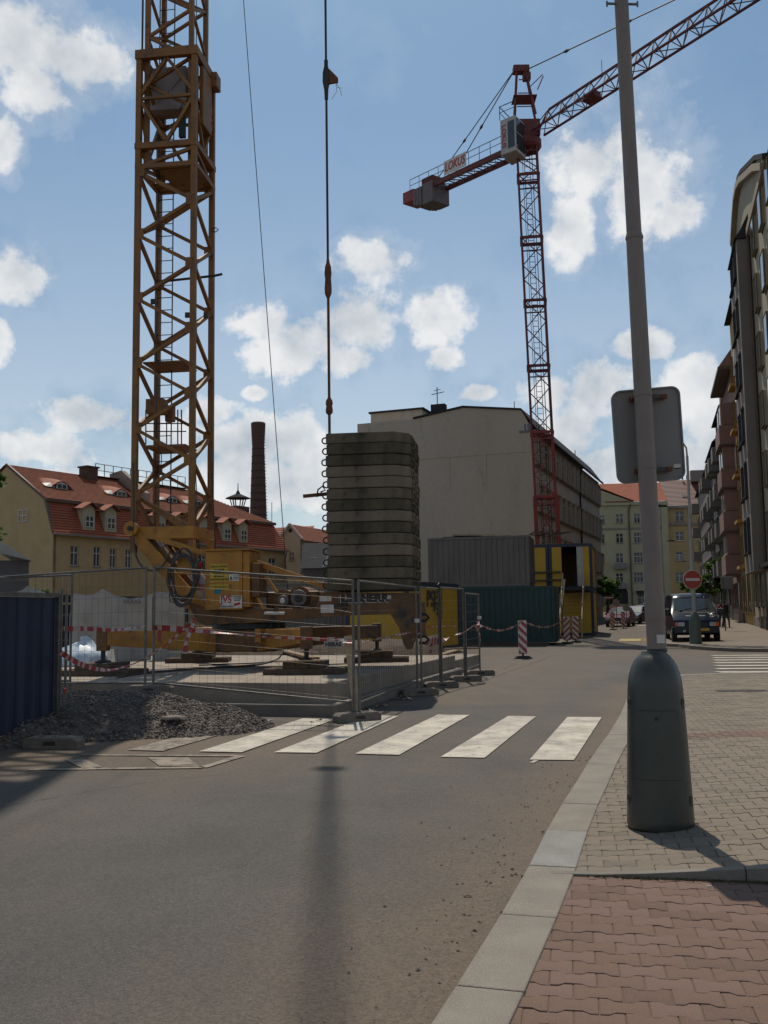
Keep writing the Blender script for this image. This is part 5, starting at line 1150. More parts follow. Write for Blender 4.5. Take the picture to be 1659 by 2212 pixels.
a, b = YF_.w(sx0 - .4, -3.6, .1), YF_.w(sx0 + .15, -.4, 3.6)
o = put('leaning_board', MB().bar(YF_.w(sx0 - .12, -3.0, .9), YF_.w(sx0 + .08, -.9, 3.3), .1, .03), 'wood_pale'); tag(o, 'pale loose board leaning along the left handrail of the stairs', 'board')
o = put('railing_bar', MB().bar(YF_.w(-4.6, -.12, 3.75), YF_.w(dx0 - 2.44 - .05, -.12, 3.75), .07, .1).bar(YF_.w(-4.6, -.12, 3.28), YF_.w(dx0 - 2.44 - .05, -.12, 3.3), .07, .1), 'wood_dark'); tag(o, 'two dark guard rails across the front of the upper yellow cabins', 'guard rail')
o = put('leaning_stick', MB().bar(YF_.w(-4.1, -.5, 2.74), YF_.w(-4.5, -.15, 4.15), .04), 'wood'); tag(o, 'thin stick leaning on the upper cabin front', 'stick')
p = G(1268, 1368, .1); o = put('orange_bag', MB().lathe([(.12, 0), (.24, .12), (.27, .4), (.2, .62), (.06, .75)], 12), 'orange_bag', smooth=True, loc=(p.x, p.y, .05)); tag(o, 'orange plastic bag beside the foot of the stairs', 'bag')
# striped warning boards
def board(u, v, lb, zg_=0.0, dirn=1, w=.25, hh=1.05, az=0):
    p = G(u, v, zg_); t = thing('warning_board', lb, 'warning board', (p.x, p.y, zg_), R(az), 'red and white striped warning boards')
    b = put('board', MB().box(-w / 2, w / 2, -.015, .015, .16, .16 + hh), 'sign_white', t, bevel=.012)
    n = 4; sp = hh / n
    for k in range(-1, n + 1):                              # slanted red bars clipped to the board
        zb = .16 + k * sp; q = [(-w / 2 + .008, zb), (w / 2 - .008, zb - dirn * w * .95), (w / 2 - .008, zb - dirn * w * .95 + sp * .5), (-w / 2 + .008, zb + sp * .5)]
        lo_, hi_ = .165, .155 + hh
        def clip(P, zc, keep_above):
            out_ = []
            for i in range(len(P)):
                A_, B_ = P[i], P[(i + 1) % len(P)]; ia = (A_[1] > zc) == keep_above; ib = (B_[1] > zc) == keep_above
                if ia: out_.append(A_)
                if ia != ib: s_ = (zc - A_[1]) / (B_[1] - A_[1]); out_.append((A_[0] + (B_[0] - A_[0]) * s_, zc))
            return out_
        q = clip(clip(q, lo_, True), hi_, False) if q else q
        if len(q) >= 3: put('red_bar', MB().xz(q, -.020, -.0165), 'tape_red', b)
    put('base', MB().hexa([(-.32, -.16, 0), (.32, -.16, 0), (.32, .16, 0), (-.32, .16, 0), (-.2, -.12, .1), (.2, -.12, .1), (.2, .12, .1), (-.2, .12, .1)]), 'rubber', t, bevel=.01)
    put('stem', MB().box(-.03, .03, -.02, .02, .1, .2), 'rubber', t); put('cap', MB().box(-.02, .02, -.02, .02, .16 + hh, .2 + hh), 'tape_red', t)
board(1130, 1423, 'nearest striped warning board, standing alone on the street', hh=1.1, w=.29)
board(1225, 1391, 'left board of the striped pair before the stairs', dirn=-1, hh=1.1, w=.30); board(1244, 1389, 'right board of the striped pair before the stairs', dirn=1, hh=1.1, w=.30)
board(1324, 1362, 'left of the two far striped boards by the parked cars', .2, w=.30, hh=1.05); board(1347, 1360, 'right of the two far striped boards by the parked cars', .2, w=.30, hh=1.05)

# ------------------------------------------------------------------ far red tower crane
TY = 59.5; B0, B1 = at(1183, 1165, TY), at(1142, 400, TY); lean = (B1 - B0) / (B1.z - B0.z)
tc_ = thing('red_tower_crane', 'far red tower crane with white cab and LOKUS banner on its counter jib', 'tower crane', (B0.x - lean.x * B0.z, B0.y, 0), 0)
T0 = Vector((B0.x - lean.x * B0.z, TY, 0))
def tp(a, b, z): return Vector((lean.x * z + a, b, z))      # in the crane's own frame
RA = R(-8.5); ca, sa = math.cos(RA), math.sin(RA)
def rc2(x, y): return (x * ca - y * sa, x * sa + y * ca)
def zr(v): return zat(T0.x + lean.x * 15, TY, v)
levels = [0.3, zr(1075), zr(937), zr(795), zr(655), zr(520), zr(385), zr(322)]
hs_ = .62; q4 = [rc2(-hs_, -hs_), rc2(hs_, -hs_), rc2(hs_, hs_), rc2(-hs_, hs_)]
for li in range(len(levels) - 1):
    z0_, z1_ = levels[li], levels[li + 1]; mk = 'crane_red' if li < 2 else 'crane_red_dull'; w = .2 if li == 0 else .12
    k = 1.06 if li == 0 else 1.0
    for x, y in q4: put('chord', MB().bar(tp(x * k, y * k, z0_), tp(x * k, y * k, z1_), w, w, upv=(0, 1, 0)), mk, tc_)
    n = 2 if z1_ - z0_ < 3 else 3; hz_ = (z1_ - z0_) / n
    for f in range(4):
        a, b = q4[f], q4[(f + 1) % 4]
        for j in range(n):
            p, q = (a, b) if (j + f) % 2 else (b, a); put('brace', MB().bar(tp(*p, z0_ + hz_ * j), tp(*q, z0_ + hz_ * (j + 1)), .055), mk, tc_)
            if li == 0 and f % 2 == 0: put('brace', MB().bar(tp(*q, z0_ + hz_ * j), tp(*p, z0_ + hz_ * (j + 1)), .045), mk, tc_)
    for f in range(4):
        a, b = q4[f], q4[(f + 1) % 4]; put('section_collar', MB().bar(tp(a[0] * 1.08, a[1] * 1.08, z1_), tp(b[0] * 1.08, b[1] * 1.08, z1_), .12, .16), mk, tc_)
        put('section_collar', MB().bar(tp(a[0], a[1], z1_ - .4), tp(b[0], b[1], z1_ - .4), .07), mk, tc_)
for x in (-.15, .2): put('ladder_rail', MB().bar(tp(x, .3, .3), tp(x, .3, levels[-1]), .035), 'crane_dark', tc_)
put('cable_run', MB().bar(tp(.32, .1, .3), tp(.32, .1, levels[-1]), .04).bar(tp(-.3, .1, .3), tp(-.3, .1, levels[-1]), .03), 'crane_dark', tc_)
rg_ = MB(); z = .5
while z < levels[-1]: rg_.bar(tp(-.15, .3, z), tp(.2, .3, z), .03); z += .35
put('rungs', rg_, 'crane_dark', tc_, kind='stuff')
zt = levels[-1]
# slewing unit, apex, cab
put('slewing_unit', MB().lathe([(.8, zt - .1), (.95, zt + .1), (.95, zt + .5), (.75, zt + .6)], 20, (lean.x * zt, 0)), 'crane_red_dull', tc_); 
put('slewing_body', MB().box(lean.x * zt - .75, lean.x * zt + .8, -.7, .7, zt + .6, zt + 1.7), 'crane_red_dull', tc_, bevel=.05)
za_ = zr(238) ; zap = zr(150); 
for x, y in q4: put('apex_leg', MB().bar(tp(x * 1.1, y, zt + 2.0), tp(x * .42 - .1, y * .3, zap), .11), 'crane_red_dull', tc_)
for z in (zt + 3.3,): put('apex_platform', MB().box(lean.x * z - .75, lean.x * z + .75, -.6, .6, z, z + .05), 'crane_red_dull', tc_)
for k in range(3): z = zt + 2.6 + k * .9; f_ = 1 - (z - zt - 2) / (zap - zt - 2) * .6; put('apex_rung', MB().bar(tp(-hs_ * f_, -hs_ * .8, z), tp(hs_ * f_, -hs_ * .8, z), .05), 'crane_red_dull', tc_)
put('apex_head', MB().box(lean.x * zap - .62, lean.x * zap + .42, -.3, .3, zap - .25, zap + .2).box(lean.x * zap + .0, lean.x * zap + .5, -.25, .25, zap - .75, zap - .25), 'crane_red_dull', tc_, bevel=.06)
put('apex_spike', MB().bar(tp(.9, 0, zt + 4.0), tp(1.35, .2, zap - .35), .06).bar(tp(.4, 0, zap - 1.2), tp(1.3, .1, zap - .3), .05), 'crane_red_dull', tc_)
# jib and counter jib: one straight line in plan
JA = R(142); jd = Vector((math.sin(JA), math.cos(JA), 0)); jn = Vector((jd.y, -jd.x, 0)); jc = Vector((lean.x * zt, 0, 0))
def wz(L, v): p = T0 + jc + jd * L; return zat(p.x, p.y, v)
def jl_at(u, lo=-30, hi=30):
    for _ in range(50):
        m = (lo + hi) / 2; p = T0 + jc + jd * m + Vector((0, 0, zt)); d = p - CAM
        if 829.5 + FOC * d.dot(rt) / d.dot(fw) < u: lo = m
        else: hi = m
    return lo
Lf = jl_at(1600); zj0, zj1 = wz(1.0, 287), wz(Lf, 10); sl_ = (zj1 - zj0) / (Lf - 1.0); Lend = Lf + 9
def jp(L, s, h_): return jc + jd * L + jn * s + Vector((0, 0, zj0 + sl_ * (L - 1) + h_))
jh = 1.05; bays = []
L = 1.0
while L < Lend: bays.append(L); L += 1.15
for s, h_, w in ((-.55, 0, .11), (.55, 0, .11), (0, jh, .12)): put('jib_chord', MB().bar(jp(1.0 if h_ == 0 else 2.0, s, h_), jp(bays[-1], s, h_), w), 'crane_red_dull', tc_)
put('jib_chord', MB().bar(jp(1.0, 0, .1), jp(2.0, 0, jh), .1), 'crane_red_dull', tc_)
for i, (a, b) in enumerate(zip(bays, bays[1:])):
    for s in (-.55, .55):
        put('jib_brace', MB().bar(jp(a, s, 0), jp((a + b) / 2 + .3, 0, jh), .05), 'crane_grey', tc_); put('jib_brace', MB().bar(jp(b, s, 0), jp((a + b) / 2 + .3, 0, jh), .05), 'crane_grey', tc_)
    put('jib_brace', MB().bar(jp(a, -.55 if i % 2 else .55, 0), jp(b, .55 if i % 2 else -.55, 0), .045), 'crane_grey', tc_); put('jib_brace', MB().bar(jp(b, -.55, 0), jp(b, .55, 0), .04), 'crane_grey', tc_)
put('trolley', MB().hexa([tuple(jp(4.9 + dx, s, h_)) for h_ in (-.1, .3) for dx, s in ((0, -.35), (.9, -.35), (.9, .35), (0, .35))]), 'crane_red_dull', tc_, bevel=.05)
for a in (3.2, 4.6): put('jib_guard', MB().bar(jp(a, .6, -.1), jp(a + .7, .75, -.35), .05).bar(jp(a + .7, .75, -.35), jp(a + .7, .6, .2), .05).bar(jp(a, .6, -.1), jp(a - .5, .6, 0), .05), 'crane_grey', tc_)
put('marker_mast', MB().bar(jp(6.2, 0, jh), jp(6.2, 0, jh + .9), .03), 'crane_dark', tc_)
ap = Vector((lean.x * zap + .3, 0, zap))
put('jib_tie', MB().tube([ap, jp(Lf * .55, 0, 0) * 0 + ap.lerp(jp(Lend, 0, 0) , .0)] if False else [ap, (at(1452, 2, (T0 + jp(Lf * .72, 0, 0)).y) - T0)], .04, 6), 'crane_dark', tc_)
t0_, t1_ = ap, (at(1452, 2, (T0 + jp(Lf * .72, 0, 0)).y) - T0); put('jib_tie', MB().tube([t1_, t1_ + (t1_ - t0_) * .6], .04, 6), 'crane_dark', tc_)
for f_ in (.3, .73): c0_ = t0_.lerp(t1_, f_); e_ = (t1_ - t0_).normalized(); put('tie_joint', MB().tube([c0_ - e_ * .3, c0_, c0_ + e_ * .3], [.03, .11, .03], 6), 'crane_dark', tc_)
# counter jib
Lc = jl_at(892); LA = jl_at(1110); zc_a, zc_b = wz(-.6, 318) - .2, wz(Lc, 430)
def cp(L, s, h_): f_ = (L + .6) / (Lc + .6); return jc + jd * L + jn * s + Vector((0, 0, zc_a + (zc_b - zc_a) * f_ + h_))
for s in (-.6, .6): put('counter_beam', MB().bar(cp(-.6, s, 0), cp(Lc + .2, s, 0), .14, .34), 'crane_red_dull', tc_)
nb = 11
for i in range(nb):
    a, b = -.6 + (Lc + 1) * i / nb, -.6 + (Lc + 1) * (i + 1) / nb; put('cross_beam', MB().bar(cp(a, -.55, -.02), cp(b, .55, -.02), .06).bar(cp(b, -.55, 0), cp(b, .55, 0), .06), 'crane_grey', tc_)
for s in (-.75, .75):
    put('hand_rail', MB().bar(cp(-1.5, s, 1.05), cp(Lc + .6, s, 1.05), .035).bar(cp(-1.5, s, .6), cp(Lc + .6, s, .6), .03), 'crane_dark', tc_)
    for i in range(10): a = -1.5 + (Lc + 2.1) * i / 9; put('rail_post', MB().bar(cp(a, s, .1), cp(a, s, 1.05), .035), 'crane_dark', tc_)
put('counterweight', MB().hexa([tuple(cp(Lc + 3.1 + dx, s, h_)) for h_ in (-1.25, .25) for dx, s in ((0, -.8), (-1.1, -.8), (-1.1, .8), (0, .8))]), 'crane_grey', tc_, bevel=.04)
for k in range(3): put('counterweight', MB().hexa([tuple(cp(Lc + 1.9 - k * .32, 0, 0) + jd * dx + jn * s + Vector((0, 0, h_))) for h_ in (-1.2 + .1 * k, .2) for dx, s in ((0, -.8), (-.28, -.8), (-.28, .8), (0, .8))]), 'crane_grey', tc_, bevel=.03)
put('tail_frame', MB().hexa([tuple(cp(Lc + .9 + dx, s, h_)) for h_ in (-.5, .35) for dx, s in ((0, -.7), (-1.2, -.7), (-1.2, .7), (0, .7))]), 'crane_red', tc_, bevel=.03)
put('winch_house', MB().hexa([tuple(cp(Lc + 2.9 + dx, s, h_)) for h_ in (.25, .8) for dx, s in ((0, -.6), (-1.2, -.6), (-1.2, .6), (0, .6))]), 'crane_red_dull', tc_, bevel=.05)
for f_, s in ((.98, -.5), (.62, .5)):
    e_ = cp(Lc * f_ + .9, s, .3); a_ = Vector((lean.x * zap - .5, 0, zap)); put('counter_tie', MB().tube([a_, e_], .035, 6), 'crane_dark', tc_); c0_ = a_.lerp(e_, .55); d_ = (e_ - a_).normalized(); put('tie_joint', MB().tube([c0_ - d_ * .25, c0_, c0_ + d_ * .25], [.03, .1, .03], 6), 'crane_dark', tc_)
# the banner on the near rail
ns = -1 if (T0 + cp(-5, -.8, 0) - CAM).length < (T0 + cp(-5, .8, 0) - CAM).length else 1
L0b, L1b = jl_at(978), jl_at(1026); pa, pb = cp(L0b, .80 * ns, .15), cp(L1b, .80 * ns, .15)
put('banner', MB().hexa([tuple(pa), tuple(pb), tuple(pb - jn * ns * .02), tuple(pa - jn * ns * .02), tuple(pa + Vector((0, 0, 1.0))), tuple(pb + Vector((0, 0, 1.0))), tuple(pb - jn * ns * .02 + Vector((0, 0, 1.0))), tuple(pa - jn * ns * .02 + Vector((0, 0, 1.0)))]), 'sign_white', tc_)
dv_ = (pb - pa); m3 = Matrix((dv_.normalized(), Vector((0, 0, 1)) - dv_.normalized() * dv_.normalized().z, dv_.normalized().cross(Vector((0, 0, 1))))).transposed()
tx = text('lettering', 'LOKUS', .85, 'ink_red', tc_, pa.lerp(pb, .5) + Vector((0, 0, .5)) + jn * ns * .02, m3.to_euler(), sx=dv_.length * .88 / 2.6, bold=.01, shear=.15)
# cab
cf = -jn if (CAM - T0).dot(-jn) > 0 else jn
zc_ = zt + .35
cb = tp(0, 0, 0) * 0 + jc + Vector((-.95, -.9, zc_)); 
cu0, cu1 = at(1082, 330, TY - 1.1) - T0, at(1139, 320, TY - 1.1) - T0; zb0, zb1 = zat(T0.x - 1, TY - 1.1, 334), zat(T0.x - 1, TY - 1.1, 258)
w1 = (cu1.x - cu0.x) * .47; xA, xB, xC = cu0.x, cu0.x + w1 * 1.1, cu1.x; yA, yB, yC = -1.0, -1.75, -.55
cab2 = put('cab', MB().xy([(xA, yA), (xB, yB), (xC, yC), (xC - w1, yC + 1.0)], zb0, zb1), 'white_door', tc_, bevel=.06)
def cquad(name, P, Q, f0, f1, g0, g1, mk, off):
    P, Q = Vector(P), Vector(Q); n_ = Vector(((Q - P).y, -(Q - P).x)).normalized() * off; a, b = P.lerp(Q, f0) + n_, P.lerp(Q, f1) + n_; z0_, z1_ = zb0 + (zb1 - zb0) * g0, zb0 + (zb1 - zb0) * g1; d_ = n_ * .6
    return put(name, MB().hexa([(a.x, a.y, z0_), (b.x, b.y, z0_), (b.x - d_.x, b.y - d_.y, z0_), (a.x - d_.x, a.y - d_.y, z0_), (a.x, a.y, z1_), (b.x, b.y, z1_), (b.x - d_.x, b.y - d_.y, z1_), (a.x - d_.x, a.y - d_.y, z1_)]), mk, cab2)
cquad('window', (xA, yA), (xB, yB), .5, .93, .12, .88, 'glass', .012); cquad('window', (xB, yB), (xC, yC), .07, .93, .55, .93, 'glass', .012); cquad('window', (xB, yB), (xC, yC), .07, .93, .08, .52, 'glass', .012)
n_ = Vector((yB - yA, -(xB - xA), 0)).normalized(); d_ = Vector((xB - xA, yB - yA, 0)).normalized(); m4 = Matrix((Vector((0, 0, -1)), d_, n_)).transposed()
pp = Vector((xA, yA, 0)).lerp(Vector((xB, yB, 0)), .24) + n_ * .02 + Vector((0, 0, (zb0 + zb1) / 2)); text('lettering', 'LOKUS', .42, 'ink_red', tc_, pp, m4.to_euler(), sx=1.15, bold=.008)
for P, Q in (((xA, yA), (xB, yB)), ((xA, yA), (xC - w1, yC + 1.0))):
    P, Q = Vector((*P, zb1)), Vector((*Q, zb1)); put('hand_rail', MB().bar(P + Vector((0, 0, .9)), Q + Vector((0, 0, .9)), .04).bar(P + Vector((0, 0, .5)), Q + Vector((0, 0, .5)), .03).bar(P, P + Vector((0, 0, .9)), .04).bar(Q, Q + Vector((0, 0, .9)), .04), 'crane_dark', tc_)
# ------------------------------------------------------------------ buildings
WCACHE = {}
def win_mesh(w, h, cols, rows, mk, split=None, fw_=.07):
    key = (round(w, 1), round(h, 1), cols, rows, mk, split)
    if key not in WCACHE:
        m_ = MB(); w, h = key[0], key[1]; d = .06
        for (a, b, c, e) in ((0, w, 0, fw_), (0, w, h - fw_, h), (0, fw_, fw_, h - fw_), (w - fw_, w, fw_, h - fw_)): m_.box(a, b, 0, d, c, e)
        for i in range(1, cols): x = w * i / cols; m_.box(x - fw_ * .6, x + fw_ * .6, .002, d - .002, fw_, h - fw_)
        zs = [split * h] if split else [h * i / rows for i in range(1, rows)]
        for z in zs: m_.box(fw_, w - fw_, -.004, d - .006, z - fw_ * .6, z + fw_ * .6)
        g_ = MB().box(fw_ * .5, w - fw_ * .5, .07, .075, fw_ * .5, h - fw_ * .5)
        WCACHE[key] = (m_.mesh('window', [mk]), g_.mesh('pane', ['glass']), g_.mesh('pane', ['glass_pale']), key[0], key[1])
    return WCACHE[key]
def facade(t, name, org, az, W_, H_, holes, mk, depth=.18, win=(2, 2, 'frame_white', .66), thick=.3, pale=.25, z0=0.0, sill='trim_grey', seed=1, face_y=0.0, sillw=.06):
    """wall sheet in the thing's frame: starts at org, runs along az (local radians), with recessed windows; holes = (x0,x1,z0,z1[,cols,rows,split])"""
    rr = random.Random(seed); hs2 = [h_ for h_ in holes if h_[0] > .02 and h_[1] < W_ - .02 and h_[2] > z0 and h_[3] < H_]
    xs_ = sorted({0, W_} | {round(h_[i], 3) for h_ in hs2 for i in (0, 1)}); zs_ = sorted({z0, H_} | {round(h_[i], 3) for h_ in hs2 for i in (2, 3)})
    c, s = math.cos(az), math.sin(az); ox, oy = org
    def P(x, y, z): return (ox + x * c - y * s, oy + x * s + y * c, z)
    mb = MB()
    for i in range(len(xs_) - 1):
        for j in range(len(zs_) - 1):
            x0, x1, a, b = xs_[i], xs_[i + 1], zs_[j], zs_[j + 1]; cx, cz = (x0 + x1) / 2, (a + b) / 2
            if any(h_[0] < cx < h_[1] and h_[2] < cz < h_[3] for h_ in hs2): continue
            mb.add([P(x0, 0, a), P(x1, 0, a), P(x1, 0, b), P(x0, 0, b)], [(0, 1, 2, 3)])
    for h_ in hs2:
        x0, x1, a, b = h_[:4]
        for q in (((x0, 0, a), (x1, 0, a), (x1, depth, a), (x0, depth, a)), ((x0, depth, b), (x1, depth, b), (x1, 0, b), (x0, 0, b)), ((x0, 0, a), (x0, depth, a), (x0, depth, b), (x0, 0, b)), ((x1, depth, a), (x1, 0, a), (x1, 0, b), (x1, depth, b))):
            mb.add([P(*p) for p in q], [(0, 1, 2, 3)])
    w = put(name, mb, mk, t, fix=False)
    for h_ in hs2:
        x0, x1, a, b = h_[:4]; cols, rows, mkk, sp = win if len(h_) < 7 else (h_[4], h_[5], win[2], h_[6])
        wm, g1, g2, ww, wh = win_mesh(x1 - x0, b - a, cols, rows, mkk, sp)
        o = put('window', wm, None or [mkk], t, loc=P(x0, depth * .55, a)); o.rotation_euler = (0, 0, az); o.scale = ((x1 - x0) / ww, 1, (b - a) / wh)
        put('pane', g2 if rr.random() < pale else g1, ['glass'], o)
        if sill: put('sill', MB().hexa([P(x0 - .08, -sillw, a - .07), P(x1 + .08, -sillw, a - .07), P(x1 + .08, .03, a - .07), P(x0 - .08, .03, a - .07), P(x0 - .08, -sillw, a - .01), P(x1 + .08, -sillw, a - .01), P(x1 + .08, .03, a - .01), P(x0 - .08, .03, a - .01)]), sill, t)
    return w
def slope(t, name, A, B, C, D, n, mk, lift=.05):              # stepped tile courses: A,B eave left/right, C,D top right/left
    A, B, C, D = map(Vector, (A, B, C, D)); mb = MB(); nn = (B - A).cross(D - A).normalized() * lift
    for i in range(n):
        f0, f1 = i / n, (i + 1) / n; a, b = A.lerp(D, f0) + nn, B.lerp(C, f0) + nn; d, c = A.lerp(D, f1), B.lerp(C, f1); a0, b0 = a - nn, b - nn
        mb.add([a0, b0, b, a, c, d], [(0, 1, 2, 3), (3, 2, 4, 5)])
    return put(name, mb, mk, t, fix=False, kind='stuff')

# yellow house with the mansard roof
YH = Fr((-23.9, 70.0), R(32.3)); Ld, Dd = 27.0, 11.0
yh = thing('mansard_house', 'long yellow house with red tiled mansard roof and dormers on the left', 'house', (YH.o.x, YH.o.y, 0), YH.rz)
ez = YH.hit(116, 1150, 0)[1]; bz = zat(*YH.w(0, .9)[:2], 1077); rz_ = zat(*YH.w(0, 5.4)[:2], 1003)
def yw(u0, v0, u1, v1): a = YH.hit(u0, v1, 0); b = YH.hit(u1, v0, 0); return (a[0], b[0], a[1], b[1])
hol = [yw(152, 1180, 171, 1222), yw(202, 1181, 218, 1224), yw(237, 1185, 252, 1226), yw(271, 1187, 285, 1227), yw(330, 1192, 344, 1230)]
for x in (15.0, 18.0, 21.5, 24.5): hol.append((x, x + 1.1, hol[0][2], hol[0][3]))
lowh = [(x, x + 1.1, .9, 2.2) for x in (3.2, 8.0, 9.8, 13.0, 17.2, 21.0)]
facade(yh, 'front_wall', (0, 0), 0, Ld, ez, hol + lowh, 'stucco_yellow', win=(2, 2, 'frame_white', .66), seed=3)
gh = YH.hitx(40, 1128, 0); gh2 = YH.hitx(62, 1101, 0)
# gable wall, with the outline of the roof
gz = [(0, 0), (Dd, 0), (Dd, ez), (Dd - .9, bz), (Dd / 2, rz_ - .15), (.9, bz), (0, ez)]
mb = MB().yz(gz, -.0, .02); put('gable_wall', MB().yz([(p[0], p[1]) for p in gz], -.01, .25), 'stucco_yellow', yh)
wm, g1, g2, ww, wh = win_mesh(abs(gh2[0] - gh[0]), gh2[1] - gh[1], 2, 2, 'frame_white', None)
o = put('window', wm, ['frame_white'], yh, loc=(-.07, gh[0], gh[1])); o.rotation_euler = (0, 0, R(-90)); put('pane', g1, ['glass'], o)
put('verge', MB().bar((-.05, .9, bz), (-.05, Dd / 2, rz_), .15, .2).bar((-.05, -.1, ez - .1), (-.05, .9, bz), .15, .2), 'frame_brown', yh)
slope(yh, 'lower_roof', (-.2, -.25, ez - .1), (Ld + .2, -.25, ez - .1), (Ld - .8, .95, bz), (-.1, .95, bz), 13, 'tile_bright', .06)
slope(yh, 'upper_roof', (-.2, .75, bz + .02), (Ld - .6, .75, bz + .02), (Ld - 7.5, Dd / 2, rz_), (-.15, Dd / 2, rz_), 26, 'tile', .06)
slope(yh, 'hip_roof', (Ld - .6, .75, bz + .02), (Ld - .6, Dd - .75, bz + .02), (Ld - 7.5, Dd / 2 + .01, rz_), (Ld - 7.5, Dd / 2, rz_), 26, 'tile', .06)
slope(yh, 'lower_hip_roof', (Ld + .2, -.25, ez - .1), (Ld + .2, Dd + .25, ez - .1), (Ld - .8, Dd - .9, bz), (Ld - .8, .95, bz), 13, 'tile_bright', .06)
slope(yh, 'back_roof', (Ld - .6, Dd - .75, bz), (-.2, Dd - .75, bz), (-.15, Dd / 2, rz_), (Ld - 7.5, Dd / 2, rz_), 6, 'tile', .06)
put('end_wall', MB().box(Ld - .25, Ld, .01, Dd, 0, ez), 'stucco_cream', yh); put('back_wall', MB().box(.26, Ld - .26, Dd - .2, Dd, 0, bz), 'stucco_yellow', yh)
put('roof_break_board', MB().box(-.2, Ld - .6, .62, .72, bz - .2, bz + .03), 'frame_brown', yh); put('gutter', MB().box(-.2, Ld + .2, -.42, -.27, ez - .2, ez - .06), 'trim_grey', yh)
put('eave_soffit', MB().box(-.1, Ld + .1, -.26, -.002, ez - .16, ez - .1), 'stucco_yellow', yh)
put('downpipe', MB().tube([(Ld - .15, -.3, ez - .2), (Ld - .15, -.1, ez - .9), (Ld - .15, -.1, .2)], .07, 6), 'trim_grey', yh)
dz0, dz1 = ez + .35, bz - .55
for (u, v) in ((190, 1120), (237, 1124.5), (345, 1131), (385, 1134), (440, 1137), (488.5, 1148.5), (524, 1152)):
    x, z = YH.hit(u, 1130, .0); w2 = .62
    d_ = put('dormer', MB().box(x - w2 * .9, x + w2 * .9, -.12, .9, dz0, dz1), 'stucco_cream', yh)
    wm, g1, g2, ww, wh = win_mesh(.8, .9, 2, 2, 'frame_white', None); o = put('window', wm, ['frame_white'], d_, loc=(x - .4, -.20, dz0 + .2)); put('pane', g1, ['glass'], o) if False else None
    put('window_glass', MB().box(x - .37, x + .37, -.15, -.13, dz0 + .22, dz0 + 1.07), 'glass', d_)
    put('dormer_roof', MB().add([(x - .95, -.45, dz1 - .05), (x, -.45, dz1 + .5), (x + .95, -.45, dz1 - .05), (x - .95, .9, dz1 + .05), (x, .9, dz1 + .55), (x + .95, .9, dz1 + .05), (x - .95, -.45, dz1 - .13), (x, -.45, dz1 + .42), (x + .95, -.45, dz1 - .13)], [(0, 1, 4, 3), (1, 2, 5, 4), (6, 7, 1, 0), (7, 8, 2, 1)]), 'tile', d_)
    put('dormer_gable', MB().xz([(x - w2 * .85, dz1 - .002), (x + w2 * .85, dz1 - .002), (x, dz1 + .4)], -.12, -.05), 'stucco_cream', d_)
def on_up(f): return (.75 + (Dd / 2 - .75) * f, bz + (rz_ - bz) * f)
for (u, v) in ((132, 1050), (261, 1066), (371, 1080), (425, 1085)):
    y, z = on_up(.36); x = YH.hit(u, v, y)[0]; nn_ = 9; mb = MB(); y2 = y + 1.6; z2 = on_up((y2 - .75) / (Dd / 2 - .75))[1]
    arc = [(x - 1.25 + 2.5 * i / nn_, .62 * math.sin(math.pi * i / nn_) ** 1.5) for i in range(nn_ + 1)]
    vs = [(a, y - .1, z + b) for a, b in arc] + [(a, y2, z2 + .02) for a, b in arc]; n2 = nn_ + 1
    put('eyebrow_roof', mb.add(vs, [(i, i + 1, n2 + i + 1, n2 + i) for i in range(nn_)]), 'tile', yh, smooth=True)
    e = put('eyebrow_window', MB().xz([(a, z + b - .02) for a, b in arc] + [(x + 1.25, z - .05), (x - 1.25, z - .05)], y - .08, y - .02), 'sheet_dark', yh); put('frame', MB().xz([(x - .55, z + .02), (x + .55, z + .02), (x + .45, z + .4), (x, z + .55), (x - .45, z + .4)], y - .11, y - .085), 'frame_white', e); put('pane', MB().box(x - .4, x - .04, y - .12, y - .112, z + .06, z + .36).box(x + .04, x + .4, y - .12, y - .112, z + .06, z + .36), 'glass', e)
    put('flashing', MB().add([(x - 1.5, y - .12, z + .1), (x - .7, y - .12, z + .08), (x - .8, y + .2, z + .45), (x - 1.6, y + .2, z + .35)], [(0, 1, 2, 3)]), 'sign_white', yh, fix=False)
xc_, _ = YH.hit(192, 1020, 5.0); put('chimney', MB().box(xc_ - .5, xc_ + .6, 4.6, 5.6, rz_ - .6, rz_ + .55).box(xc_ - .6, xc_ + .7, 4.5, 5.7, rz_ + .552, rz_ + .68), 'brick', yh)
xa_, xb_ = YH.hit(206, 1030, 5.4)[0], YH.hit(400, 1050, 5.4)[0]
mb = MB(); 
for k in (.55, 1.1): mb.bar((xa_, 5.4, rz_ + k), (xb_, 5.4, rz_ + k), .05)
for i in range(12): x = xa_ + (xb_ - xa_) * i / 11; mb.bar((x, 5.4, rz_), (x, 5.4, rz_ + 1.1), .05)
put('roof_railing', mb, 'steel', yh); put('ridge_walk', MB().box(xa_, xb_, 5.1, 5.7, rz_, rz_ + .05), 'sheet_dark', yh)
xa_, za_ = YH.hit(296, 1085, 2.0); xb_ = YH.hit(330, 1085, 4.8)[0]; put('fire_wall', MB().yz([(1.9, bz - .1), (6.3, bz - .1), (6.3, rz_ + .55), (4.9, rz_ + .75), (2.0, rz_ - 1.4)], xa_ + .9, xa_ + 1.4), 'concrete', yh)
xv, zv = YH.hit(514, 1100, 5.0); vt = put('roof_vent', MB().box(xv - .9, xv + .9, 4.3, 6, zv - 1.6, zv + .25), 'brick', yh); put('vent_hood', MB().lathe([(1.25, zv + 1.05), (1.2, zv + 1.1), (.25, zv + 1.5), (.05, zv + 1.9), (.03, zv + 2.6)], 14, (xv, 5.0)), 'sheet_dark', vt, smooth=True)
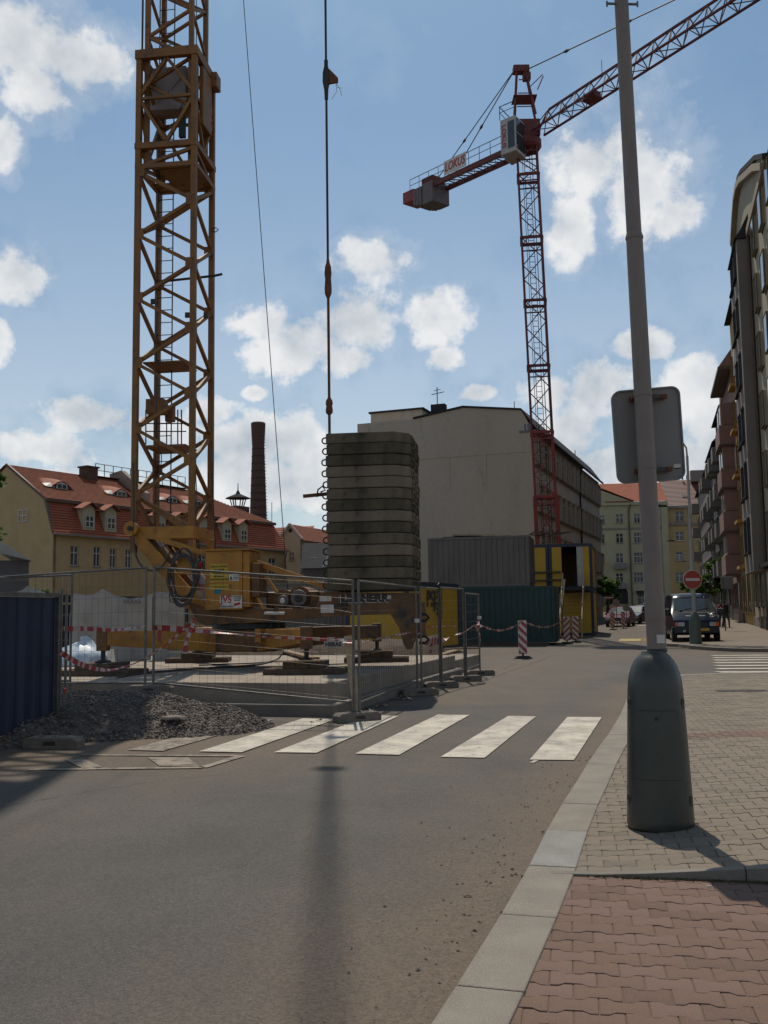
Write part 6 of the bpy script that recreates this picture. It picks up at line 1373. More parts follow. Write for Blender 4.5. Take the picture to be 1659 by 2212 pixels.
for i in range(6): a = i * math.pi / 3; put('vent_leg', MB().bar((xv + .55 * math.cos(a), 5 + .55 * math.sin(a), zv + .2), (xv + .8 * math.cos(a), 5 + .8 * math.sin(a), zv + 1.08), .09), 'sheet_dark', vt)
# the low shed at the far left and low roofs in front of the house
a = at(0, 1290, 33); sh = thing('tarp_roof_shed', 'grey shed with a slanted pale tarpaulin roof at the left edge', 'shed', (a.x - 6, 33, 0))
xr_ = at(62, 1250, 33).x - (a.x - 6); za1, za2 = zat(a.x, 33, 1162), zat(a.x + 1, 33, 1213)
put('wall', MB().hexa([(0, 0, 0), (xr_, 0, 0), (xr_ - 1.8, 3, 0), (0, 3, 0), (0, 0, za2 + .05), (xr_, 0, za2 + .05), (xr_ - 1.8, 3, za2 + .05), (0, 3, za2 + .05)]), 'stucco_dull', sh); put('roof', MB().add([(-1, -.4, za1 + .9), (5.9, -.4, za1), (xr_ + .25, -.4, za2), (xr_ - 1.5, 3.2, za2), (4.2, 3.2, za1), (-1, 3.2, za1 + .9), (5.9, -.35, za1 - .5)], [(0, 1, 4, 5), (1, 2, 3, 4), (1, 2, 6)]), 'tarp', sh)
a, b = at(62, 1278, 38), at(330, 1290, 38); lb_ = thing('low_roof_shelter', 'low dark shelter roof in front of the yellow house', 'shelter', (a.x, 38, 0)); put('roof', MB().hexa([(0, 0, 2.35), (b.x - a.x, 0, 2.25), (b.x - a.x, 3, 2.1), (0, 3, 2.2), (0, 0, 2.5), (b.x - a.x, 0, 2.33), (b.x - a.x, 3, 2.2), (0, 3, 2.35)]), 'sheet_dark', lb_); put('wall', MB().box(.2, b.x - a.x - .2, 1, 2.8, 0, 2.08), 'hoard_blue', lb_)
for x in (.2, 2.5, 4.6): put('post', MB().box(x, x + .12, .1, .22, 0, 2.26), 'wood_dark', lb_)

# brick factory chimney
p = at(558, 1140, 105); zt_ = zat(p.x, 105, 913); bc = thing('brick_chimney', 'tall tapering brick factory chimney with iron bands and rungs', 'chimney', (p.x, 105, 0))
r0_, r1_ = .74 * 105 / 70 * .95, .52 * 105 / 70 * .86
prof = [(r0_ * 1.1, 0), (r0_, 8)] + [(r0_ + (r1_ - r0_) * (z - 8) / (zt_ - 10.6), z) for z in (14, 20, zt_ - 2.6)] + [(r1_ * 1.02, zt_ - 2.5), (r1_ * 1.16, zt_ - .7), (r1_ * 1.2, zt_ - .1), (r1_ * 1.05, zt_)]
put('shaft', MB().lathe(prof, 24), 'brick', bc, smooth=True)
for i in range(14): z = 9 + i * (zt_ - 12) / 13; r = r0_ + (r1_ - r0_) * (z - 8) / (zt_ - 10.6) + .015; put('iron_band', MB().lathe([(r, z), (r + .02, z + .02), (r, z + .09)], 20, cap=False), 'sheet_dark', bc)
mb = MB()
for i in range(int((zt_ - 9.5) / .35)): z = 8 + i * .35; r = r0_ + (r1_ - r0_) * (z - 8) / (zt_ - 10.6); mb.bar((r, -.1, z), (r + .16, -.1, z), .04)
put('rungs', mb, 'sheet_dark', bc, kind='stuff')

# small cream house with a pointed gable
CG = Fr(at(606, 1200, 98)[:2], R(112)); cgz = lambda v, x, y: zat(*CG.w(x, y)[:2], v)
cg = thing('gable_house', 'small cream house with a pointed gable and red roof behind the crane', 'house', (CG.o.x, CG.o.y, 0), CG.rz)
wx = CG.hit(649, 1180, 0)[0]; e_, a_ = CG.hit(606, 1163, 0)[1], CG.hit(629, 1134, 0)[1]
facade(cg, 'wall', (0, 0), 0, wx, e_, [(*CG.hit(624, 1211, 0)[:1], CG.hit(629, 1211, 0)[0], CG.hit(624, 1211, 0)[1], CG.hit(624, 1193, 0)[1], 1, 2, None), (CG.hit(630, 1211, 0)[0], CG.hit(635, 1211, 0)[0], CG.hit(624, 1211, 0)[1], CG.hit(624, 1193, 0)[1], 1, 2, None)], 'stucco_cream')
put('gable', MB().xz([(0, e_), (wx, e_), (wx / 2, a_)], 0, .3), 'stucco_cream', cg); put('round_window', disc(wx / 2, -.03, 0, (e_ + a_) / 2 + .1, .22, 14), 'glass', cg)
put('side_wall', MB().box(0, .25, .31, 14, 0, e_).box(wx - .25, wx, .31, 14, 0, e_), 'stucco_cream', cg)
put('verge', MB().bar((-.25, -.15, e_ - .15), (wx / 2, -.15, a_ + .12), .2, .12, upv=(0, 1, 0)).bar((wx + .25, -.15, e_ - .15), (wx / 2, -.15, a_ + .12), .2, .12, upv=(0, 1, 0)), 'frame_white', cg)
slope(cg, 'roof', (-.4, 14, e_ - .3), (-.4, -.2, e_ - .3), (wx / 2, -.2, a_ + .1), (wx / 2, 14, a_ + .1), 14, 'tile', .05); slope(cg, 'roof', (wx + .4, -.2, e_ - .3), (wx + .4, 14, e_ - .3), (wx / 2, 14, a_ + .1), (wx / 2, -.2, a_ + .1), 14, 'tile', .05)
# cross wing to the left
xl2 = CG.hit(560, 1200, 5)[0]; zr2 = CG.hit(575, 1141, 8)[1]
put('wing_wall', MB().box(xl2, -.002, 4, 12, 0, e_ - .6), 'stucco_cream', cg); slope(cg, 'wing_roof', (xl2 - .3, 3.7, e_ - .7), (0, 3.7, e_ - .7), (0, 8, zr2), (xl2 - .3, 8, zr2), 12, 'tile', .05); put('antenna', MB().bar((xl2 + 1, 6, zr2 - .5), (xl2 + 1, 6, zr2 + 2.6), .05), 'sheet_dark', cg)
for i, x in enumerate((xl2 + 1.2, xl2 + 3.6)): put('window', MB().box(x, x + .9, 3.96, 3.998, e_ - 2.6, e_ - 1.2), 'glass', cg)
# grey far houses on the rise
def far_house(u0, u1, vt, y, mk, roof, lb, rows=2, pitch=1.8, flat=False, cat='house', dep=9, wn=None):
    a, b = at(u0, vt, y), at(u1, vt, y); W_ = b.x - a.x; H_ = a.z; t = thing('distant_house', lb, cat, (a.x, y, 0))
    n = wn or max(2, int(W_ / 2.6)); hol = []
    for r_ in range(rows):
        z = H_ - 2.2 - 3.0 * r_
        if z < 1: break
        for i in range(n): x = W_ * (i + .5) / n - .5; hol.append((x, x + 1.0, z, z + 1.35))
    facade(t, 'wall', (0, 0), 0, W_, H_, hol, mk, pale=.3, sill=None); put('side_wall', MB().box(.0, .2, .1, dep, 0, H_).box(W_ - .2, W_, .1, dep, 0, H_), mk, t)
    if flat: put('roof', MB().box(-.2, W_ + .2, -.2, dep, H_, H_ + .3), roof, t)
    else:
        put('roof', MB().add([(-.2, -.3, H_), (W_ + .2, -.3, H_), (W_ + .2, dep / 2, H_ + pitch), (-.2, dep / 2, H_ + pitch), (-.2, dep + .3, H_), (W_ + .2, dep + .3, H_)], [(0, 1, 2, 3), (3, 2, 5, 4)]), roof, t, fix=False); put('gable_end', MB().yz([(0, H_), (dep, H_), (dep / 2, H_ + pitch - .05)], 0, .2).yz([(0, H_), (dep, H_), (dep / 2, H_ + pitch - .05)], W_ - .2, W_), mk, t)
    return t
far_house(646, 668, 1192, 150, 'stucco_pink', 'sheet_dark', 'distant pinkish house just right of the pointed gable', rows=3, pitch=3.2)
far_house(668, 704, 1180, 165, 'stucco_grey', 'sheet_dark', 'distant grey house with terraces, left of the ballast stack', rows=4, pitch=1.6)
far_house(686, 712, 1172, 180, 'stucco_light', 'trim_grey', 'farthest pale block peeping above the grey house', rows=3, flat=True)
fh = far_house(653, 712, 1228, 88, 'stucco_dull', 'sheet_dark', 'dark roofed house with a lit skylight, left of the ballast stack', rows=2, pitch=2.6)
put('skylight', MB().hexa([(1.2 - .3, 1.9, 0), (1.9 - .3, 1.9, 0), (1.9 - .3, 2.6, 0), (1.2 - .3, 2.6, 0), (.9, 1.9, 0), (1.6, 1.9, 0), (1.6, 2.6, 0), (.9, 2.6, 0)]) if False else MB().hexa([(.5, 1.6, fh.location.z + 0), (1.2, 1.6, 0), (1.2, 2.4, 0), (.5, 2.4, 0), (.5, 1.6, .1), (1.2, 1.6, .1), (1.2, 2.4, .1), (.5, 2.4, .1)]), 'sign_white', fh, loc=(0, 0, zat(fh.location.x, 88, 1228) + 1.0))
put('white_dormer', MB().hexa([(1.75, -.1, 0), (2.6, -.1, 0), (2.6, 2, 0), (1.75, 2, 0), (2.25, .3, 1.05), (2.6, .3, 1.05), (2.6, 2, 1.05), (2.25, 2, 1.05)]), 'sign_white', fh, loc=(0, 0, zat(fh.location.x, 88, 1226)))
a, b = at(538, 1330, 62), at(700, 1262, 62); gw = thing('grey_garden_wall', 'long grey rendered wall behind the crane deck', 'wall', (a.x, 62, 0)); put('wall_face', MB().box(-3, b.x - a.x + 3, 0, .3, 0, b.z), 'stucco_grey', gw); put('coping', MB().box(-3.1, b.x - a.x + 3.1, -.08, .38, b.z, b.z + .1), 'trim_grey', gw)

# white building with the blank end wall
WB = Fr((11.2, 72.0), R(110.6)); wb = thing('white_block', 'large plain white block with a blank end wall behind the containers', 'building', (WB.o.x, WB.o.y, 0), WB.rz)
def wp(u, v, y=0): return WB.hit(u, v, y)
prof = [wp(u, v) for u, v in ((898, 905), (1000, 880.5), (1126, 886), (1156, 926))]; prof[-1] = (0, prof[-1][1]); gz0 = WB.hitx(1293, 1041, 0); gutz = prof[-1][1]
xL = wp(860, 905)[0]; mb = MB().xz([(prof[0][0], 0), (0, 0), (0, gutz), prof[2], prof[1], prof[0]], 0, .3)
put('end_wall', mb, 'stucco_white', wb)
xl3 = wp(801, 900, 3.0)[0]; zl3 = wp(801, 894, 3.0)[1]; xr3 = wp(912, 890, 3.0)[0]
put('rear_wing', MB().box(xl3, prof[0][0] - .003, .0, 12, 0, prof[0][1]).box(xl3, xr3, 3.0, 12, prof[0][1] + .002, zl3), 'stucco_white', wb); put('wing_roof_edge', MB().box(xl3 - .15, xr3 + .15, 2.85, 12, zl3 + .002, zl3 + .14), 'sheet_dark', wb)
rp = [(prof[0][0] - .2, prof[0][1]), prof[1], prof[2], (.35, gutz - .1)]
for a_, b_ in zip(rp, rp[1:]): put('roof', MB().add([(a_[0], -.12, a_[1]), (b_[0], -.12, b_[1]), (b_[0], 34, b_[1]), (a_[0], 34, a_[1]), (a_[0], -.12, a_[1] + .14), (b_[0], -.12, b_[1] + .14), (b_[0], 34, b_[1] + .14), (a_[0], 34, a_[1] + .14)], [(3, 2, 1, 0), (4, 5, 6, 7), (0, 1, 5, 4), (2, 3, 7, 6)]), 'sheet_dark', wb)
za_, zb_ = wp(1000, 970)[1], wp(1000, 986)[1]
put('cornice_band', MB().box(prof[0][0] + .01, -.1, -.035, -.001, zb_, za_), 'stucco_white', wb)
for u in (1170 * 0 + 967, 1046): x = wp(u, 1000)[0]; zb2 = wp(u, 1059)[1]; put('pilaster', MB().box(x - .16, x + .16, -.03, -.001, zb2, zb_ - .002), 'stucco_white', wb)
a_, b_ = wp(1130, 930.5), wp(1146, 915); hw = put('small_window', MB().box(a_[0], b_[0], -.012, -.002, a_[1], b_[1]), 'glass', wb); put('sill', MB().box(a_[0] - .3, b_[0] + .6, -.1, -.001, a_[1] - .12, a_[1]), 'trim_grey', wb); put('frame', MB().box(a_[0], a_[0] + .09, -.03, -.013, a_[1], b_[1]).box((a_[0] + b_[0]) / 2 - .04, (a_[0] + b_[0]) / 2 + .04, -.03, -.013, a_[1], b_[1]), 'frame_white', hw)
put('antenna', MB().bar((xl3 + 5.2, 5, zl3), (xl3 + 5.2, 5, zl3 + 2.2), .06).bar((xl3 + 4.7, 5, zl3 + 1.6), (xl3 + 5.8, 5, zl3 + 1.75), .05).bar((xl3 + 4.9, 5, zl3 + 1.9), (xl3 + 5.5, 5, zl3 + 2.0), .04).box(xl3 + 4.7, xl3 + 5.9, 4.7, 5.4, zl3, zl3 + .7), 'sheet_dark', wb)
x9 = wp(1086, 888)[0]; put('antenna', MB().bar((x9, 4, prof[2][1]), (x9, 4, prof[2][1] + 1.6), .05), 'sheet_dark', wb)
rows3 = [WB.hitx(1209, 987.5, 0)[1], WB.hitx(1209, 1037.5, 0)[1], WB.hitx(1210, 1076, 0)[1], WB.hitx(1210, 1125, 0)[1]]
y0_ = WB.hitx(1205, 1000, 0)[0]; D3 = WB.hitx(1293, 1041, 0)[0]; r_h = rows3[0] - rows3[1]; per = rows3[0] - rows3[2]
hol = []
for k in range(5):
    zt3 = rows3[0] - per * k
    if zt3 - r_h < .5: break
    y = .8
    while y + 2.2 < D3: hol.append((y, y + 1.9, zt3 - r_h, zt3, 2, 2, .7)); y += 2.35
# the side wall runs up the street: rotate the facade by +90 degrees, mirrored along local y
facade(wb, 'side_wall', (0, 0), R(90), D3, gutz, [(h_[0], h_[1], h_[2], h_[3], 2, 2, .7) for h_ in hol], 'stucco_white', win=(2, 2, 'frame_white', .7), depth=-.3, sill=None, pale=.6)
for k in range(3): z = rows3[1] - per * k; put('sill_band', MB().box(.003, .10, .5, D3, z - .14, z - .02), 'trim_grey', wb)
put('gutter', MB().box(.36, .5, -.1, D3 + .2, gutz - .16, gutz - .02), 'sheet_dark', wb); yp_ = WB.hitx(1256, 1100, .2)[0]
put('downpipe', MB().tube([(.43, yp_, gutz - .1), (.14, yp_, gutz - 1.0), (.14, yp_, .3)], .09, 6), 'sheet_dark', wb); put('far_end_wall', MB().box(prof[0][0], -.3, D3 - .3, D3, 0, gutz), 'stucco_white', wb)

cm_ = {}; rc9 = random.Random(6)
for o in [o for o in bpy.data.objects if o.name.startswith('pane') and o.parent and o.parent.parent == wb]:
    if rc9.random() < .82:
        if o.data.name not in cm_: m9 = o.data.copy(); m9.materials.clear(); m9.materials.append(M['curtain_glass']); cm_[o.data.name] = m9
        o.data = cm_[o.data.name]
# houses closing the street
def street_house(name, u0, u1, v_eave, y, mk, lb, wins, roofmk, extra=None, az=R(96)):
    o_ = at(u0, 1300, y); F_ = Fr((o_.x, y), az); W_ = F_.hit(u1, 1200, 0)[0]; zb = zg(y); t = thing(name, lb, 'apartment house', (o_.x, y, zb), F_.rz)
    H_ = F_.hit((u0 + u1) / 2, v_eave, 0)[1] - zb; hol = []
    for (ua, va, ub, vb, c, r_, s_) in wins:
        a = F_.hit(ua, vb, 0); b = F_.hit(ub, va, 0); hol.append((max(.05, a[0]), min(W_ - .05, b[0]), a[1] - zb, b[1] - zb, c, r_, s_))
    facade(t, 'front_wall', (0, 0), 0, W_, H_, hol, mk, depth=.25, win=(2, 2, 'frame_white', .66), pale=.45, sillw=.15)
    return t, F_, W_, H_, zb
W1 = []
for (a, b) in ((1110, 1130), (1152, 1173), (1195, 1216), (1238, 1258)):
    W1 += [(1331, a, 1346, b, 2, 2, .62), (1370, a - 2, 1389, b, 3, 2, .62), (1294, a + 2, 1306, b + 2, 2, 2, .62), (1404, a - 2, 1421, b, 2, 2, .62)]
W1 += [(1378, 1282, 1396, 1312, 2, 2, .7), (1400, 1282, 1412, 1306, 2, 2, .6)]
oh, OF, OW, OHt, ozb = street_house('apartment_house', 1292, 1447, 1084, 150, 'stucco_olive', 'pale olive apartment house with red roof closing the street', W1, 'tile')
def ox(u, v, y=0): a = OF.hit(u, v, y); return a[0], a[1] - ozb
zr_ = ox(1400, 1041, 5)[1]; gl = ox(1366, 1084)[0]
slope(oh, 'roof', (gl - 4, -.3, OHt), (OW, -.3, OHt), (OW, 6, zr_), (gl - 9.5, 6, zr_), 20, 'tile_bright', .05)
put('gable', MB().xz([(-3.2, OHt - .5), (gl, OHt + .02), (-3.2, ox(1293, 1036)[1])], -.02, .3), 'stucco_olive', oh); slope(oh, 'gable_roof', (gl + .3, -.2, OHt + .1), (gl + .3, 7, OHt + .1), (-3.0, 7, ox(1293, 1034)[1] + .2), (-3.0, -.2, ox(1293, 1034)[1] + .2), 3, 'tile_bright', .04)
put('cornice', MB().box(0, OW, -.35, -.002, OHt - .5, OHt - .1), 'stucco_olive', oh); zz_ = ox(1350, 1142)[1]; put('string_course', MB().box(0, OW, -.14, -.002, zz_ - .12, zz_ + .12), 'trim_grey', oh)
x_ = ox(1364, 1150)[0]; put('downpipe', MB().tube([(x_, -.3, OHt - .3), (x_ - .3, -.15, OHt - 1.3), (x_ - .3, -.15, 0)], .12, 6), 'frame_brown', oh)
for (a, b) in ((1432, 1445),): xa_, xb_ = ox(a, 1200)[0], ox(b, 1200)[0]; put('pilaster', MB().box(xa_, xb_, -.25, -.002, 0, OHt - .52), 'stucco_olive', oh)
for v in (1216, 1259): 
    a_, b_ = ox(1327, v + 12), ox(1353, v); bl = put('balcony', MB().box(a_[0], b_[0], -.8, -.002, a_[1] - .1, a_[1] + .08), 'trim_grey', oh); put('balcony_rail', MB().box(a_[0], b_[0], -.8, -.74, a_[1] + .1, b_[1]), 'trim_grey', bl)
xd, zd = ox(1342, 1318); put('arched_door', MB().xz([(xd - 1.1, .02), (xd + 1.1, .02)] + [(xd + 1.1 * math.cos(k * math.pi / 8), 2.6 + 1.1 * math.sin(k * math.pi / 8)) for k in range(9)], -.05, -.002), 'dark_room', oh)
xa_, xb_ = ox(1375, 1280)[0], ox(1400, 1280)[0]; put('shop_awning', MB().box(xa_, xb_, -.5, -.002, ox(1380, 1283)[1], ox(1380, 1276)[1]), 'sheet_dark', oh)
put('antenna', MB().bar((gl - 8, 5, zr_), (gl - 8, 5, zr_ + 5.5), .12).bar((gl - 9.3, 5, zr_ + 2.6), (gl - 6.8, 5, zr_ + 2.8), .08).bar((gl - 8.8, 5, zr_ + 4), (gl - 7.2, 5, zr_ + 4.1), .08).bar((gl - 6.6, 5, zr_ - .3), (gl - 6.6, 5, zr_ + 1.6), .08), 'sheet_dark', oh)
put('plinth', MB().box(0, OW, -.12, -.003, 0, 1.0), 'stucco_ochre', oh)
W2 = []
for (a, b) in ((1104, 1126), (1148, 1168), (1191, 1211), (1236, 1257)):
    W2 += [(1459, a, 1477, b, 2, 2, .62)] + ([(1512, a - 2, 1535, b - 1, 3, 2, .62)] if a < 1110 else [(1513, a - 2, 1521, b - 2, 1, 2, .62), (1527, a - 2, 1535, b - 2, 1, 2, .62)]) + [(1560, a - 2, 1578, b, 2, 2, .62)]
oc, QF, QW, QH, qzb = street_house('apartment_house', 1448, 1600, 1091, 150, 'stucco_ochre', 'weathered ochre apartment house with dark red roof closing the street', W2, 'tile_dark')
def qx(u, v, y=0): a = QF.hit(u, v, y); return a[0], a[1] - qzb
zr_ = qx(1500, 1034, 5)[1]; slope(oc, 'roof', (0, -.4, QH), (QW, -.4, QH), (QW, 6, zr_), (0, 6, zr_), 20, 'tile_dark', .05); put('cornice', MB().box(0, QW, -.5, -.002, QH - .45, QH - .02), 'trim_grey', oc)
zz_ = qx(1500, 1132)[1]; put('string_course', MB().box(0, QW, -.3, -.002, zz_ - .15, zz_ + .2), 'trim_grey', oc)
for v in (1173, 1216): z = qx(1500, v)[1]; a_ = qx(1508, v)[0]; b_ = qx(1540, v)[0]; put('sill_band', MB().box(a_, b_, -.25, -.002, z, z + .25), 'trim_grey', oc)
x_, z_ = qx(1535, 1030); put('chimney', MB().box(x_ - 2, x_ + 3, 4.5, 5.5, zr_ - .5, zr_ + 1.3), 'stucco_grey', oc); x_ = qx(1490, 1030)[0]
for k in range(5): put('chimney_pot', MB().lathe([(.14, zr_), (.12, zr_ + .7)], 8, (x_ + k * .7, 5.6)), 'brick', oc)
for u in (1477, 1534): x_, z_ = qx(u, 1076, 3); put('roof_light', MB().box(x_ - .5, x_ + .5, 1.6, 2.4, z_ - .3, z_ + .35), 'sign_white', oc)

# houses along the right side of the street
RB = Fr((6.17, 0), R(15.5))
def rh(name, lb, s0, s1, H_, mk, cat='apartment house'):
    p = RB.w(s0, 0, 0); zb = zg(p.y) + .1; return thing(name, lb, cat, (p.x, p.y, zb), RB.rz), s1 - s0, H_, zb
fl = 3.15
# grey house with the tall bay
gb, GW, GH, gzb = rh('grey_house', 'grey apartment house with a tall bay and curved gable at the right edge', 34, 63.4, 22.8, 'stucco_light')
hol = []
for k in range(7):
    z = 4.6 + fl * k
    for s in (2.6, 6.4, 10.6, 14.0, 17.6, 26.4): 
        if z + 1.9 < GH: hol.append((s, s + 1.35, z, z + 1.85, 2, 2, .66))
for s in (1.2, 4.8, 8.4, 12.0, 14.2, 16.6, 19.0, 21.4, 23.8, 26.4): hol.append((s, s + 1.1, 1.5, 3.5, 2, 2, .7))
for s in (12.2, 14.4, 16.8, 19.2, 21.6, 24.0): hol.append((s + .2, s + .8, .3, .95, 1, 1, None))
facade(gb, 'front_wall', (0, 0), 0, GW, GH, hol, 'stucco_light', depth=-.0001 + .22, win=(2, 2, 'frame_brown', .66), pale=.15, sillw=.14, sill='sheet_dark')
bay0, bay1, bz0, bz1 = 55.2 - 34, 60.4 - 34, 3.45, 22.3      # the bay, towards the street (local +y)
put('bay', MB().box(bay0, bay1, .003, .72, bz0, bz1), 'stucco_grey', gb, bevel=.03)
for k in range(6):
    z = 4.6 + fl * k
    for s in (bay0 + .8, bay0 + 3.0):
        w_ = put('bay_window', MB().box(s, s + 1.3, .722, .735, z, z + 1.85), 'glass', gb); put('frame', MB().box(s - .05, s + .03, .736, .77, z, z + 1.85).box(s + 1.27, s + 1.35, .736, .77, z, z + 1.85).box(s + .6, s + .7, .736, .77, z, z + 1.85).box(s - .1, s + 1.4, .736, .90, z - .12, z - .02).box(s - .05, s + 1.35, .736, .8, z + 1.86, z + 1.95), 'sheet_dark', w_)
put('bay_roof', MB().hexa([(bay0 - .1, 0.01, bz1), (bay1 + .1, 0.01, bz1), (bay1 + .1, .85, bz1), (bay0 - .1, .85, bz1), (bay0 - .1, .01, bz1 + 1.5), (bay1 + .1, .01, bz1 + 1.5), (bay1 + .1, .5, bz1 + .5), (bay0 - .1, .5, bz1 + .5)]), 'sheet_dark', gb)
put('drainpipe', MB().tube([(bay0 - .14, .12, .2), (bay0 - .14, .12, bz1 + .4)], .09, 7), 'frame_brown', gb)
arch = [(45.8, 22.9), (49, 24.3), (52.8, 25.6), (56, 26.7), (58, 27.2), (59.8, 27.2), (61.5, 26.6), (63.4, 25.6)]
P = [(0, GH)] + [(34 - 34 + .0, 22.0)] * 0 + [(6, GH)] + [(s - 34, z - gzb) for s, z in arch] + [(GW, GH)]
put('curved_gable', MB().xz([(P[0][0], P[0][1])] + P[2:], -.4, .05), 'stucco_light', gb)
for (a, b) in zip(P[2:-1], P[3:]): 
    put('gable_coping', MB().bar((a[0], 0, a[1]), (b[0], 0, b[1]), .5, .25), 'sheet_dark', gb)
    put('gable_cornice', MB().bar((a[0], .12, a[1] - .5), (b[0], .12, b[1] - .5), .5, .35), 'stucco_light', gb)
put('cornice', MB().box(12, bay0 - .1, .003, .22, GH - .45, GH - .05), 'stucco_light', gb); put('plinth', MB().box(0, GW, .003, .07, 0, .9), 'trim_grey', gb)
put('far_side_wall', MB().box(GW - .3, GW, -11, -.25, 0, GH + 1), 'stucco_grey', gb); put('near_side_wall', MB().box(0, .3, -11, -.25, 0, GH), 'stucco_grey', gb)
put('wall_ledge', MB().box(bay0 - 6, bay0 - .3, .003, .45, bz0 + .15, bz0 + .35), 'sheet_dark', gb)
# orange house
ob, OW2, OH2, ozb2 = rh('orange_house', 'narrow orange apartment house between the grey and the pink houses', 63.45, 71.3, 21.6, 'stucco_orange')
hol = [(s, s + 1.2, 4.4 + fl * k, 6.2 + fl * k, 2, 2, .66) for k in range(5) for s in (1.0, 3.3, 5.8)] + [(s, s + .8, 1.0, 3.4, 1, 2, .7) for s in (.8, 2.4, 4.0, 5.6)]
facade(ob, 'front_wall', (0, 0), 0, OW2, OH2, hol, 'stucco_orange', depth=.2, win=(2, 2, 'frame_brown', .66), sill='trim_grey', sillw=.3)
put('roof', MB().hexa([(0, .4, OH2), (OW2, .4, OH2), (OW2, -9, OH2), (0, -9, OH2), (0, -1.5, OH2 + 2.2), (OW2, -1.5, OH2 + 2.2), (OW2, -6, OH2 + 2.2), (0, -6, OH2 + 2.2)]), 'sheet_dark', ob)
for k in range(5): put('wall_console', MB().box(4.8, 7.0, .003, .42, 3.9 + fl * k, 4.1 + fl * k), 'stucco_orange', ob)
for s in (.4, 2.0, 3.6, 5.2, 7.0): put('pier', MB().box(s, s + .3, .003, .14, .9, 3.7), 'stucco_light', ob)
# pink house with stacked bays
pb_, PW, PH, pzb = rh('pink_house', 'pink apartment house with a stack of boxy bays over the pavement', 71.35, 81.5, 18.6, 'stucco_pink')
hol = [(s, s + 1.2, 1.2, 3.0, 2, 2, .66) for s in (.8, 3.2, 5.6, 8.0)]
facade(pb_, 'front_wall', (0, 0), 0, PW, PH, hol, 'stucco_pink', depth=.2, win=(2, 2, 'frame_white', .66))
zb4 = 3.55
for k in range(4):
    z = zb4 + fl * k; put('bay_lower', MB().box(.9, 5.4, .003, 1.02, z, z + 1.42), 'stucco_pink', pb_, bevel=.03); put('bay_upper', MB().box(1.1, 5.2, .003, .84, z + 1.46, z + fl - .04), 'stucco_pink', pb_, bevel=.03); put('bay_ledge', MB().box(.8, 5.5, .003, 1.1, z - .09, z - .005), 'frame_brown', pb_)
    put('bay_window', MB().box(1.6, 4.7, .842, .86, z + 1.55, z + fl - .25), 'glass', pb_); put('bay_frame', MB().box(1.5, 4.8, .845, .9, z + 1.45, z + 1.55).box(3.1, 3.2, .845, .9, z + 1.55, z + fl - .25), 'frame_white', pb_)
put('roof_gable', MB().hexa([(.2, .9, PH), (PW, .9, PH), (PW, -9, PH), (.2, -9, PH), (.2, -1, PH + 2.6), (PW, -1, PH + 2.6), (PW, -6, PH + 2.6), (.2, -6, PH + 2.6)]), 'stucco_pink', pb_); put('eave', MB().box(.1, PW, -.1, .95, PH - .25, PH - .01), 'frame_brown', pb_); put('plinth', MB().box(0, PW, .003, .1, 0, 1.1), 'frame_brown', pb_)
# dull houses beyond
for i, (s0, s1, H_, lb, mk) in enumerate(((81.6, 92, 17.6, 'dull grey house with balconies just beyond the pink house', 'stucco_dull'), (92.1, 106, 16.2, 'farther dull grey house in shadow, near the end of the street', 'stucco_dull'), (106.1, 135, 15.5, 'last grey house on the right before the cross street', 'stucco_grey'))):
    t, w_, h2, zb = rh('street_house', lb, s0, s1, H_, mk); n = int(w_ / 2.6)
    facade(t, 'front_wall', (0, 0), 0, w_, h2, [(1 + 2.5 * j, 2.2 + 2.5 * j, 1.3 + fl * k, 3.0 + fl * k, 2, 2, .66) for k in range(5) for j in range(n)], mk, depth=.2, win=(2, 2, 'frame_white', .66))
    for k in range(4):
        for s in (1.0, w_ - 3.4): b_ = put('balcony', MB().box(s, s + 2.2, .003, .95, 3.7 + fl * k, 3.85 + fl * k), 'trim_grey', t); put('balcony_front', MB().box(s, s + 2.2, .9, .95, 3.86 + fl * k, 4.9 + fl * k).box(s, s + .05, .01, .898, 3.86 + fl * k, 4.9 + fl * k).box(s + 2.15, s + 2.2, .01, .898, 3.86 + fl * k, 4.9 + fl * k), 'stucco_grey' if i else 'trim_grey', b_)
    put('roof', MB().hexa([(0, .4, h2), (w_, .4, h2), (w_, -9, h2), (0, -9, h2), (0, -2, h2 + 2.5), (w_, -2, h2 + 2.5), (w_, -6, h2 + 2.5), (0, -6, h2 + 2.5)]), 'sheet_dark', t); put('side_wall', MB().box(0, .2, -9, -.25, 0, h2), mk, t)
    if i == 0: put('chimney', MB().box(1, 2.4, -.8, .1, h2 + .2, h2 + 2.4), 'stucco_light', t)
